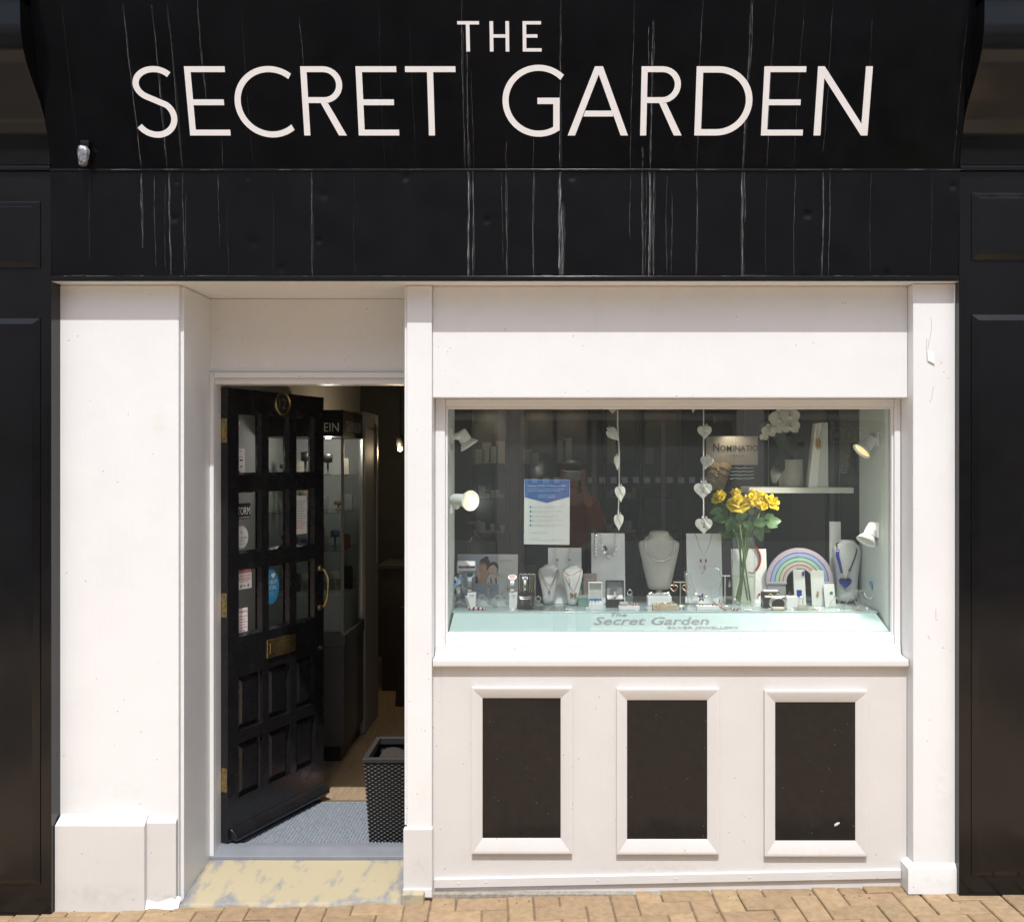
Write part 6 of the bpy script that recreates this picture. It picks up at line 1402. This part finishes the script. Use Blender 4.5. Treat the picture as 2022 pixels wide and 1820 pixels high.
RL = [(240,915,70,(-.75,.5,-.01),1.0,(.020,.012,-.03,-.01),'yellow rose leaning furthest left'),
      (432,872,56,(-.1,-.2,.03),.6,(-.01,.02,-.012,.015),'small upright yellow rose bud at the back left'),
      (430,960,92,(-.12,.75,-.035),1.15,(.028,-.012,-.016,-.024),'largest open yellow rose at front'),
      (578,935,76,(.05,.6,-.02),1.0,(-.024,-.01,.006,-.02),'pale edged yellow rose at centre'),
      (612,880,52,(.05,-.1,.04),.7,(-.012,.022,.012,.02),'half hidden yellow rose behind the centre one'),
      (662,1000,58,(.15,.55,-.04),.75,(-.03,.004,.018,-.015),'lowest yellow rose right of centre'),
      (692,905,60,(.2,.1,.03),.85,(-.02,-.02,.022,.015),'yellow rose tucked behind the right hand one'),
      (775,955,82,(.55,.45,-.01),1.1,(-.034,.012,.032,0),'open yellow rose furthest right')]
stems = []
for k, a in enumerate(RL): stems.append(rose(*a[:6], a[6]+' in the vase', k))
leafspots = [(225,1065,0,48,200),(260,1140,0,62,185),(325,1120,1,55,160),(350,1200,2,60,250),(430,1180,2,70,250),(470,1110,2,50,20),(520,1150,3,62,30),(545,1210,3,50,-40),(590,1150,5,45,150),(660,1170,6,60,10),(690,1230,5,58,-30),(640,1280,5,60,-70),(360,1290,2,52,220),(440,1310,2,50,260),(300,1280,2,32,170),(770,1160,7,66,5),(790,1200,7,52,-20),(730,1110,7,36,20),(400,1065,2,40,140),(560,1050,3,40,100),(610,1210,5,48,-90),(500,1270,3,50,-100),(330,1060,0,40,60),(540,1300,3,46,-80),(700,1150,6,40,60),(380,1150,1,46,110)]
for k, (x, y, ri, sz, ang) in enumerate(leafspots):
    t, p0, rim = stems[ri]; rg = random.Random(k+40)
    c = zp('F', x, y, eV); c.y += rg.uniform(-.045, .035); L_ = zl('F', sz, eV)*1.3; a = R(ang); d = Vector((math.cos(a), rg.uniform(-.5,.2), math.sin(a))).normalized(); sd = d.cross(Vector((rg.uniform(-.4,.4),-1,rg.uniform(-.2,.5)))).normalized(); nn = sd.cross(d)
    def lp(u, v):
        x_ = (u-.5)*2; wd = math.sin(math.pi*(.06+.92*v)**.85)**.8*.62; ser = 1+.06*math.sin(v*40)
        return c + d*(L_*(v*2-1)) + sd*(x_*L_*wd*ser) + nn*(L_*(.18*abs(x_)*wd*1.2 - .22*(v-.4)**2))
    q = MB(); q.grid(lp, 4, 8); lf = q.build('leaf', LEAF, t, smooth=True)
    tz = max(0, min(1, (c.z-rim.z)/(p0.z-rim.z))); at = rim+(p0-rim)*tz*.8
    q = MB(); q.tube([at, c-d*L_*.95], .0013, 5); q.build('leaf_stalk', STEM, t)
# rainbow
eB = .150; t = thing('rainbow_ornament', fl('C', 945, eB), 'pastel wooden rainbow arch of five stripes', 'ornament')
cxr, cyr = 948, 662
for k, (ro_, ri_, col) in enumerate(((387,338,(.46,.40,.50)),(330,286,(.30,.38,.62)),(278,240,(.32,.56,.40)),(232,196,(.56,.46,.40)),(188,152,(.50,.44,.44)))):
    q = MB(); o_ = arc(cxr, cyr, ro_, ro_, 180, 360, 40); i_ = arc(cxr, cyr, ri_, ri_, 180, 360, 40)
    for a_, b_, c_, d_ in zip(o_, o_[1:], i_[1:], i_): 
        f = [zp('C', *pp, eB) for pp in (a_, b_, c_, d_)]; q.hexa(f, [p+Vector((0,.012,0)) for p in f])
    q.build('stripe', mat('rainbow_%d' % k, col, rough=.6), t)
LILA = mat('rainbow_lilac', (.46,.42,.50), rough=.6)
q = MB(); 
for ang in (-90, -128, -52): 
    d = (math.cos(R(ang)), math.sin(R(ang))); n2 = (-d[1]*7, d[0]*7); pts = [(cxr+d[0]*150+n2[0], cyr+d[1]*150+n2[1]), (cxr+d[0]*385+n2[0], cyr+d[1]*385+n2[1]), (cxr+d[0]*385-n2[0], cyr+d[1]*385-n2[1]), (cxr+d[0]*150-n2[0], cyr+d[1]*150-n2[1])]
    q.prism([zp('C', *pp, eB+.0006) for pp in pts], (0,.008,0))
q.build('tie', LILA, t)
for x0, x1 in ((562, 800), (1110, 1340)):
    a, b = zp('C', x0, 664, eB), zp('C', x1, 692, eB); cbox(a.x, b.x, a.y-.004, a.y+.02, b.z, a.z, LILA, t, 'foot_bar'); cbox(a.x+.004, b.x-.004, a.y, a.y+.016, FZ+.0005, b.z-.0005, mat('rainbow_grey', (.36,.37,.38), rough=.6), t, 'pedestal')
# grey upright cards under the rainbow
for x0, x1, y0, e, lab in ((872, 1005, 522, .138, 'upright grey card with blue earrings under the rainbow'), (1072, 1225, 535, .136, 'upright grey card with amber pendant under the rainbow'), (1222, 1348, 690, .130, 'small white card with green stone below rainbow end')):
    o, on = board('C', x0, x1, y0, e, lab, mat('grey_card', (.46,.48,.47), rough=.5), lean=.03, th=.005, name='display_card')
    if x0 == 872:
        q = MB(); p = on(988, 568, .004); q.box(p.x-.004, p.x+.004, p.y, p.y+.003, p.z-.010, p.z+.010); q.build('stone', BLUE, o)
    if x0 == 1072:
        for yy, r in ((772,.004),(795,.006),(820,.003)): q = MB(); q.ball(on(1142, yy, .004), r, 8, 6); q.build('amber', GOLD, o)
    if x0 == 1222:
        q = MB(); p = on(1306, 786, .003); q.loft([ring(p.x, p.y, p.z+h, w, .002, 12) for h, w in ((-.006,.001),(-.003,.0062),(0,.0072),(.003,.0062),(.006,.001))]); q.build('stone', GREEN, o)
t = thing('blue_pendant_card', fl('C', 945, .112), 'square cobalt blue pendant on clear stand', 'pendant'); a, b = zp('C', 916, 758, .112), zp('C', 975, 840, .112); cbox(a.x, b.x, a.y, a.y+.004, b.z, a.z, BLUE, t, 'stone', .001); q = MB(); q.box((a.x+b.x)/2-.002, (a.x+b.x)/2+.002, a.y+.0045, a.y+.008, FZ+.0005, a.z-.01); q.build('stand', ACRYL, t)
# two tier black ring box, wire bangles, white box with cross ring, glass dish
eX = .112; t = thing('ring_box', fl('C', 660, eX), 'two tier black ring box with white pads beside vase', 'box'); BB = mat('ring_box_black', (.022,.018,.018), rough=.5)
a, b = zp('C', 527, 850, eX), zp('C', 800, 985, eX); cbox(a.x, b.x, a.y, a.y+.035, FZ+.0005, a.z, BB, t, 'lower_tier'); a2, b2 = zp('C', 535, 795, eX), zp('C', 740, 0, eX); cbox(a2.x, b2.x, a.y+.0355, a.y+.065, FZ+.0005, a2.z, BB, t, 'upper_tier')
cbox(a.x+.012, b.x-.004, a.y+.003, a.y+.032, a.z+.0003, a.z+.005, WBOX, t, 'pad'); cbox(a2.x+.008, b2.x-.006, a.y+.038, a.y+.062, a2.z+.0003, a2.z+.007, WBOX, t, 'pad')
for k in range(2): loopring(Vector((a.x+.035+.030*k, a.y+.015, a.z+.010)), UX, UZ, .007, .006, .002, mat('pale_gold', (.75,.68,.40), rough=.25, metal=1), t, 'ring', 18)
t = thing('wire_bangle_stack', fl('C', 705, .094), 'stack of fine silver wire bangles round a cream block', 'bangles'); a, b = zp('C', 635, 962, .094), zp('C', 778, 1018, .094); cbox(a.x, b.x, a.y, a.y+.03, FZ+.0005, a.z, mat('cream_block', (.60,.53,.42), rough=.6), t, 'block', .004)
for k in range(9): loopring(Vector(((a.x+b.x)/2+.002*math.sin(k*2), a.y-.002+.004*k, FZ+.028)), UX, (UZ+UY*.08*(k-4)).normalized(), .033, .0265, .0010, SILVER, t, 'bangle', 28, 5)
t = thing('white_ring_box', fl('C', 858, .100), 'white box with small silver cross ring on top', 'box'); a, b = zp('C', 800, 835, .100), zp('C', 925, 1020, .100); cbox(a.x, b.x, a.y, a.y+.035, FZ+.0005, a.z, WBOX, t, 'box'); q = MB(); cc = Vector(((a.x+b.x)/2-.006, a.y+.012, a.z)); q.box(cc.x-.0025, cc.x+.0025, cc.y, cc.y+.004, a.z+.0003, a.z+.020); q.box(cc.x-.006, cc.x+.006, cc.y+.0005, cc.y+.0035, a.z+.008, a.z+.016); q.build('cross', mat('pewter', (.22,.22,.22), rough=.3, metal=1), t)
t = thing('glass_dish', fl('C', 970, .096), 'round clear glass dish holding rings before the rainbow', 'dish'); p = fl('C', 972, .096)+Vector((0,.03,0)); q = MB(); q.lathe([(0,.0005),(.034,.0005),(.038,.006),(.036,.014),(.032,.014),(.030,.005),(0,.004)], p, 28); q.build('dish', glass('dish_glass', (.88,.86,.80), .08, haze=.25, hcol=(.6,.56,.5)), t)
loopring(p+Vector((.012,-.004,.03)), UX*.3+UY*.9, UZ, .006, .022, .0022, SILVER, t, 'ring'); q = MB(); q.lathe([(.010,.005),(.008,.012),(.003,.018),(.004,.030),(0,.036)], p+Vector((-.012,0,0)), 12); q.build('finial', SILVER, t)
q = MB(); q.ball(p+Vector((.004,-.004,.052)), .006, 10, 6); q.build('pearl', mat('pearl', (.75,.73,.68), rough=.2), t)
# hoops and sundries
t = thing('hoop_bangle', fl('C', 458, .098), 'thin silver bangle standing upright before the vase', 'bangle'); p = fl('C', 458, .098); loopring(p+Vector((0,.01,.0265)), UX, UZ, .026, .026, .0014, SILVER, t, 'bangle', 30)
t = thing('hoop_earring_stand', fl('B', 1885, .108), 'pair of thick silver hoops on clear block left of vase', 'earrings'); p = fl('B', 1885, .108); cbox(p.x-.018, p.x+.018, p.y, p.y+.02, FZ+.0005, FZ+.008, ACRYL, t, 'block')
for dx in (-.009, .007): loopring(p+Vector((dx, .008, .026)), UX*.5+UY*.5, UZ, .010, .017, .003, SILVER, t, 'hoop')
t = thing('rose_gold_stick', fl('B', 1850, .094), 'pinkish pen shaped pendant lying beside white tray', 'pendant'); q = MB(); q.tube([zp('B',1780,1032,.094)*1+Vector((0,.02,0)), Vector((zp('B',1935,0,.094).x, .094*D, FZ+.005))], [.004,.0045], 8); q.build('stick', mat('dusky_rose', (.42,.24,.20), rough=.35), t, smooth=True)
for z, x, e, lab, mm in (('A', 1400, .096, 'gold drop earrings on tiny clear stand before left small bust', GOLD), ('A', 1545, .096, 'gold and clear hoop earrings between the two small busts', GOLD), ('A', 1690, .094, 'pair of tiny silver studs before the right small bust', SILVER), ('C', 1135, .094, 'small gold and pearl earrings left of the pearl stands', GOLD), ('C', 1625, .094, 'row of gold rings before the right pearl stand', GOLD), ('B', 1350, .100, 'dark chain lying beside the pale wooden block', mat('dark_silver', (.15,.15,.15), rough=.3, metal=1)), ('C', 205, .092, 'scattered red and gold studs on clear block before vase', RED)):
    t = thing('earring_pair', fl(z, x, e), lab, 'earrings'); p = fl(z, x, e)
    for k in range(4): q = MB(); q.tube([p+Vector((-.012+.007*k, .006, .004)), p+Vector((-.012+.007*k, .008, .018 if mm is GOLD else .008))], .0016, 6); q.ball(p+Vector((-.012+.007*k, .004, .0055)), .0042, 8, 6); q.build('earring', mm if k % 2 else SILVER, t, smooth=True)
    cbox(p.x-.016, p.x+.014, p.y, p.y+.014, FZ+.0005, FZ+.003, ACRYL, t, 'clear_base', .0005)
# charm strip and red drop on printed board
t = thing('charm_strip', zp('A', 550, 915, .140), 'strip of charm links hanging in front of printed board', 'bracelet')
for k in range(9): p = zp('A', 550, 725+k*22, .140); q = MB(); q.box(p.x-.0035, p.x+.0035, p.y, p.y+.003, p.z-.0028, p.z+.0028); q.build('link', [SILVER, GOLD, SILVER, RED, SILVER, GOLD][k % 6], t)
t = thing('red_drop_earring', zp('A', 824, 860, .125), 'red and amber bead drop hanging left of pink watch', 'earring')
chain([zp('A',828,700,.125), zp('A',824,770,.125)], .001, GOLD, t)
for k, (y, mm, r) in enumerate(((775,GOLD,.003),(795,GOLD,.004),(818,RED,.0045),(840,RED,.003),(855,DARKM,.002))): q = MB(); q.ball(zp('A', 824, y, .125), r, 8, 6); q.build('bead', mm, t)
t = thing('gold_brooch', zp('A', 685, 640, .145), 'gold bow brooch in front of the printed women', 'brooch')
for x, y, w in ((640,640,.010),(690,636,.006),(735,640,.008)): p = zp('A', x, y, .1455); q = MB(); q.lathe([(w*.3,0),(w*.5,.002),(0,.003)], p, 8, (0,-1,0), cap=True); q.prism([p+Vector((-w,0,.003)), p+Vector((w,0,-.002)), p+Vector((w,0,.003)), p+Vector((-w,0,-.002))], (0,.001,0)); q.build('bow', GOLD, t)
# right bust and blue heart necklace
rr_ = [(905,118,.020),(760,118,.022),(620,124,.024),(500,142,.028),(400,158,.030),(310,168,.030),(262,160,.030),(232,120,.032),(215,92,.034),(190,84,.034),(178,66,.028)]
b3, on3 = bust('C', 1500, rr_, .150, BUSTG, 'grey bust wearing a blue heart pendant by right wall', lean=.015)
t = thing('heart_necklace', on3(1455, 750), 'dark cord necklace with cobalt glass heart on grey bust', 'necklace')
chain([on3(x, y, .004) for x, y in ((1610,220),(1590,300),(1565,380),(1535,455),(1512,510))], .0030, PRINTDK, t, 'cord', 7)
chain([on3(x, y, .004) for x, y in ((1405,212),(1378,222),(1368,260))], .0030, PRINTDK, t, 'cord', 7)
for k in range(6): chain([on3(1362+k*5, 285, .005), on3(1356+k*6, 360, .006), on3(1382+k*5, 450, .006), on3(1408+k*4, 555, .005)], .0016, BLUE, t, 'bead_strand')
chain([on3(1425,560,.004), on3(1450,600,.004), on3(1467,640,.004)], .0016, GOLD, t); chain([on3(1505,515,.004), on3(1485,580,.004), on3(1467,640,.004)], .0018, GOLD, t)
q = MB(); q.ball(on3(1503, 517, .006), .006, 10, 6); q.build('bead', BLUE, t, smooth=True)
c = on3(1455, 678, .008); s_ = zl('C', 80, .15); q = MB(); hp = heart_pts(30); q.loft([[c+UX*(x*s_*k)+UZ*(z*s_*k)+Vector((0,h,0)) for x, z in hp] for k, h in ((.75,.006),(1,.003),(1,-.001),(.7,-.005))]); q.build('heart', mat('cobalt_glass', (.012,.02,.26), rough=.06, coat=.8), t, smooth=True)
q = MB(); q.prism([c+UX*(x*s_*.9)+UZ*(z*s_*.9)+Vector((0,-.0055,0)) for x, z in hp if z > .28], (0,.0012,0)); q.build('dark_cap', mat('heart_cap', (.03,.03,.05), rough=.15), t)
# clear angular stands with blue protective film at both ends
FILM = mat('blue_film', (.16,.30,.52), rough=.3)
def easel(z, segs, e, label, films):
    t = thing('acrylic_easel', fl(z, segs[0][0], e), label, 'display stand', 'clear angular stands at the window ends')
    for k, (x0, y0, x1, y1) in enumerate(segs):
        p0, p1 = zp(z, x0, y0, e), zp(z, x1, y1, e); p0.z = max(p0.z, FZ+.003); p1.z = max(p1.z, FZ+.003); d = (p1-p0).normalized(); w = d.cross(UY)*.004; q = MB()
        q.hexa([p0-w, p1-w, p1+w, p0+w], [p0-w+Vector((0,.02,0)), p1-w+Vector((0,.02,0)), p1+w+Vector((0,.02,0)), p0+w+Vector((0,.02,0))]); q.build('strip', FILM if k in films else ACRYL, t)
    return t
te = easel('A', [(70,800,165,630),(0,815,280,815),(95,900,55,1100),(20,890,60,960),(60,960,10,1080),(60,1060,140,990),(140,990,230,1060),(150,640,215,880)], .106, 'clear angular stand with blue edges at far left window end', (0, 4))
te = easel('C', [(1720,780,1765,655),(1765,655,1808,760),(1640,770,1700,960),(1590,775,1650,900),(1580,770,1720,775),(1830,880,1885,1010),(1720,900,1880,985),(1620,900,1660,960)], .108, 'clear angular stand with blue edges at far right window end', (1, 5))
t = thing('chain_bangle', zp('C', 1765, 860, .104), 'silver bead bangle hung on the right angular stand', 'bangle'); c = zp('C', 1765, 790, .104); beads([c+UX*(.024*math.cos(R(a)))+UZ*(.024*math.sin(R(a))) for a in range(180, 361, 12)], .0026, SILVER, t)
chain([c+Vector((-.002,0,-.026)), c+Vector((.001,-.002,-.034))], .003, GOLD, t, 'charm')
t = thing('silver_bangle', fl('A', 262, .100), 'tall silver twist bangle leaning at far left', 'bangle'); p = fl('A', 255, .100); loopring(p+Vector((0,.01,.030)), UX*.25+UZ*.1, UZ*.97-UX*.25, .010, .029, .0028, SILVER, t, 'bangle', 24)

# tiny folded price tickets among the goods
rt = random.Random(9)
for k, vx in enumerate((948, 1012, 1098, 1160, 1258, 1345, 1432, 1520, 1566, 1618, 1655, 1712)):
    e = .0925+rt.uniform(0, .022); x = XV(vx, e); y = e*D; w = .0045+rt.random()*.003; h = .005+rt.random()*.004; a = rt.uniform(-.4, .4)
    q = MB(); d = Vector((math.cos(a), math.sin(a), 0)); f = Vector((-math.sin(a), math.cos(a), 0)); c = Vector((x, y, FZ+.0008))
    q.add([c-d*w, c+d*w, c+d*w+f*.004+UZ*h, c-d*w+f*.004+UZ*h, c+d*w+f*.009, c-d*w+f*.009], [(0,1,2,3), (3,2,4,5)])
    o = q.build('price_ticket', WBOX, None, solid=.0004); tag(o, 'tiny folded white price ticket at front edge of window display', 'ticket', 'price tickets along the display front')
# ================================================================== across the street (seen mirrored in the glass)
OY = -9.2
t = thing('opposite_shop', (0, OY, 0), 'pale stone shop building across the street mirrored in the window', 'building')
STONE = mat('pale_stone', (.70, .67, .62), rough=.85, var=.15, vs=3, bump=.002, bs=30); OGL = mat('dark_shop_glass', (.11,.12,.12), rough=.06, spec=.7); OFR = mat('shop_frame_grey', (.36,.37,.37), rough=.5)
m = MB(); m.box(-12, 12, OY-6, OY-.55, -.3, 6.8); m.build('wall', STONE, t)
for x in (-7.2, -3.9, -.57, 2.75, 6.1): m = MB(); m.box(x-.19, x+.19, OY-.549, OY-.02, -.3, 2.52); m.build('pilaster', STONE, t, bevel=.01)
m = MB(); m.box(-11.5, 11.5, OY-.549, OY+.10, 2.521, 2.60); m.build('cornice', STONE, t, bevel=.01)
m = MB(); m.box(-11.5, 11.5, OY-.549, OY-.05, 2.30, 2.40); m.build('window_head', OFR, t, bevel=.01)
for k, (x0, x1) in enumerate(((-7, -4.1), (-3.7, -.77), (-.37, 2.55), (2.95, 5.9))):
    m = MB(); m.box(x0, x1, OY-.548, OY-.20, .62, 2.299); m.build('shop_window', OGL, t)
    m = MB(); m.box(x0, x1, OY-.549, OY-.12, -.3, .615); m.build('riser', OFR, t)
    for f in (.0, .33, .66, 1.0):
        x = x0+(x1-x0)*f; m = MB(); m.box(x-.03, x+.03, OY-.199, OY-.14, .62, 2.298); m.build('mullion', OFR, t)
m = MB()
SQ = mat('frosted_square', (.92,.93,.92), rough=.8)
for k in range(17):
    x = -.40+k*.158; q = MB(); q.box(x-.043, x+.043, OY-.199, OY-.195, 1.425, 1.51)
    if -.5 < x < 2.5: q.build('frosted_square', SQ, t)
for x, ch in ((4.45, 'T'), (4.13, 'S'), (3.97, 'B')):
    pass
for k, ch in enumerate('TSB'):
    x = 4.32-k*.165; q = MB(); q.tube([(x+.10*math.cos(2*math.pi*i/32), OY-.135, 2.10+.10*math.sin(2*math.pi*i/32)) for i in range(32)], .004, 5, closed=True); q.build('sign_ring', SQ, t)
    text('lettering', ch, SQ, (x+.028, OY-.135, 2.065), (-1,0,0), (0,0,1), .08, t)
# lime green sign board on the far pavement
t = thing('lime_sign', (4.4, OY+1.2, -.05), 'lime green freestanding sign across the street mirrored at right', 'sign')
m = MB(); m.box(4.15, 4.62, OY+1.2, OY+1.23, .55, 1.62); m.build('panel', mat('lime_print', (.42,.55,.04), rough=.5), t, bevel=.01)
for x in (4.2, 4.57): m = MB(); m.box(x-.02, x+.02, OY+1.16, OY+1.19, -.06, 1.65); m.build('post', OFR, t)

# the photographer, standing just behind the camera position
PX, PY = .17, -4.14
def skin(name, vs, es, rad, m_, parent=None, root=0):
    me = bpy.data.meshes.new(name); o_ = Vector((PX, PY, 0)); me.from_pydata([tuple(Vector(v)) for v in vs], es, []); me.materials.append(m_)
    ob = bpy.data.objects.new(name, me); link(ob, parent, o_); md = ob.modifiers.new('skin', 'SKIN'); md.use_smooth_shade = True
    if not me.skin_vertices:
        bm = bmesh.new(); bm.from_mesh(me); bm.verts.layers.skin.verify(); bm.to_mesh(me); bm.free()
    for i, r in enumerate(rad):
        me.skin_vertices[0].data[i].radius = r if isinstance(r, tuple) else (r, r)
        me.skin_vertices[0].data[i].use_root = (i == root)
    sb = ob.modifiers.new('sub', 'SUBSURF'); sb.levels = 1; sb.render_levels = 2
    return ob
SK = mat('skin', (.50,.30,.21), rough=.5); REDT = mat('red_top', (.27,.05,.03), rough=.8, var=.3, vs=14); JEAN = mat('dark_trousers', (.03,.035,.05), rough=.8); HAIRB = mat('brown_hair', (.055,.03,.018), rough=.5)
g = gz(PX, PY)
vs = [(0,0,.94+g),(0,.01,1.15+g),(0,.0,1.36+g),(0,.02,1.47+g),(0,.05,1.56+g),(0,.04,1.64+g),
      (.17,0,1.38+g),(.24,.10,1.18+g),(.13,.33,1.40+g),(.085,.385,1.55+g),
      (-.17,0,1.38+g),(-.24,.10,1.18+g),(-.13,.33,1.40+g),(-.085,.385,1.55+g),
      (.09,0,.90+g),(.10,.02,.50+g),(.10,-.02,.10+g),(.11,.10,.05+g),(-.09,0,.90+g),(-.10,.02,.50+g),(-.10,-.02,.10+g),(-.11,.10,.05+g)]
es = [(0,1),(1,2),(2,3),(3,4),(4,5),(2,6),(6,7),(7,8),(8,9),(2,10),(10,11),(11,12),(12,13),(0,14),(14,15),(15,16),(16,17),(0,18),(18,19),(19,20),(20,21)]
rad = [(.15,.11),(.125,.095),(.15,.10),(.055,.055),(.072,.085),(.07,.08),.06,.046,.036,.026,.06,.046,.036,.026,.085,.06,.045,.035,.085,.06,.045,.035]
person = skin('person', vs, es, rad, SK)
tag(person, 'photographer in red top holding up a phone, mirrored in the window', 'person')
vt = [vs[i] for i in (0,1,2,6,7,8,10,11,12)]; et = [(0,1),(1,2),(2,3),(3,4),(4,5),(2,6),(6,7),(7,8)]
skin('red_top', vt, et, [(.175,.135),(.15,.12),(.17,.12),.08,.068,.055,.08,.068,.055], REDT, person)
vl = [vs[i] for i in (0,14,15,16,18,19,20)]; skin('trousers', vl, [(0,1),(1,2),(2,3),(0,4),(4,5),(5,6)], [(.16,.12),.10,.075,.06,.10,.075,.06], JEAN, person)
m = MB(); hc = Vector((PX, PY+.035, 1.625+g)); m.loft([ring(hc.x, hc.y-.03+dy, hc.z+h, w, w*1.05, 20) for h, w, dy in ((-.22,.06,-.03),(-.14,.095,-.02),(-.03,.105,-.015),(.05,.10,-.01),(.10,.075,-.005),(.125,.03,0))]); m.build('hair', HAIRB, person, smooth=True)
for sx in (-1, 1):                                      # hands: five fingers wrapped round the phone's ends
    hb_ = Vector((PX+sx*.085, PY+.385, 1.55+g))
    for f in range(4):
        z = 1.575+g+.018*f; m = MB(); m.tube([hb_+Vector((0,0,.012)), (PX+sx*.092, PY+.40, z+.02), (PX+sx*.088, PY+.428, z+.034), (PX+sx*.066, PY+.434, z+.036)], [.012,.010,.009,.007], 8); m.build('finger', SK, person, smooth=True)
    m = MB(); m.tube([hb_, (PX+sx*.07, PY+.395, 1.60+g), (PX+sx*.045, PY+.402, 1.625+g)], [.014,.011,.008], 8); m.build('thumb', SK, person, smooth=True)
    for dx in (-.028, .028):
        pass
for sx in (-1, 1): m = MB(); m.ball((PX+sx*.03, PY+.125, 1.60+g), .011, 8, 6); m.build('eye', PRINTDK, person)
m = MB(); m.tube([(PX, PY+.12, 1.60+g), (PX, PY+.148, 1.565+g), (PX, PY+.125, 1.555+g)], [.008,.013,.010], 8); m.build('nose', SK, person, smooth=True)
m = MB(); m.tube([(PX-.024, PY+.118, 1.525+g), (PX, PY+.128, 1.523+g), (PX+.024, PY+.118, 1.525+g)], .006, 6); m.build('mouth', LIP, person)
t = thing('phone', (PX, PY+.415, 1.56+g), 'phone held sideways by the photographer, mirrored in the window', 'phone')
m = MB(); m.box(PX-.076, PX+.076, PY+.411, PY+.420, 1.585+g, 1.66+g); m.build('body', mat('phone_silver', (.5,.5,.5), rough=.25, metal=.8), t, bevel=.004)
m = MB(); m.lathe([(.008,0),(.008,.002)], (PX-.055, PY+.4205, 1.645+g), 12, (0,1,0), cap=True); m.build('lens', PRINTDK, t)
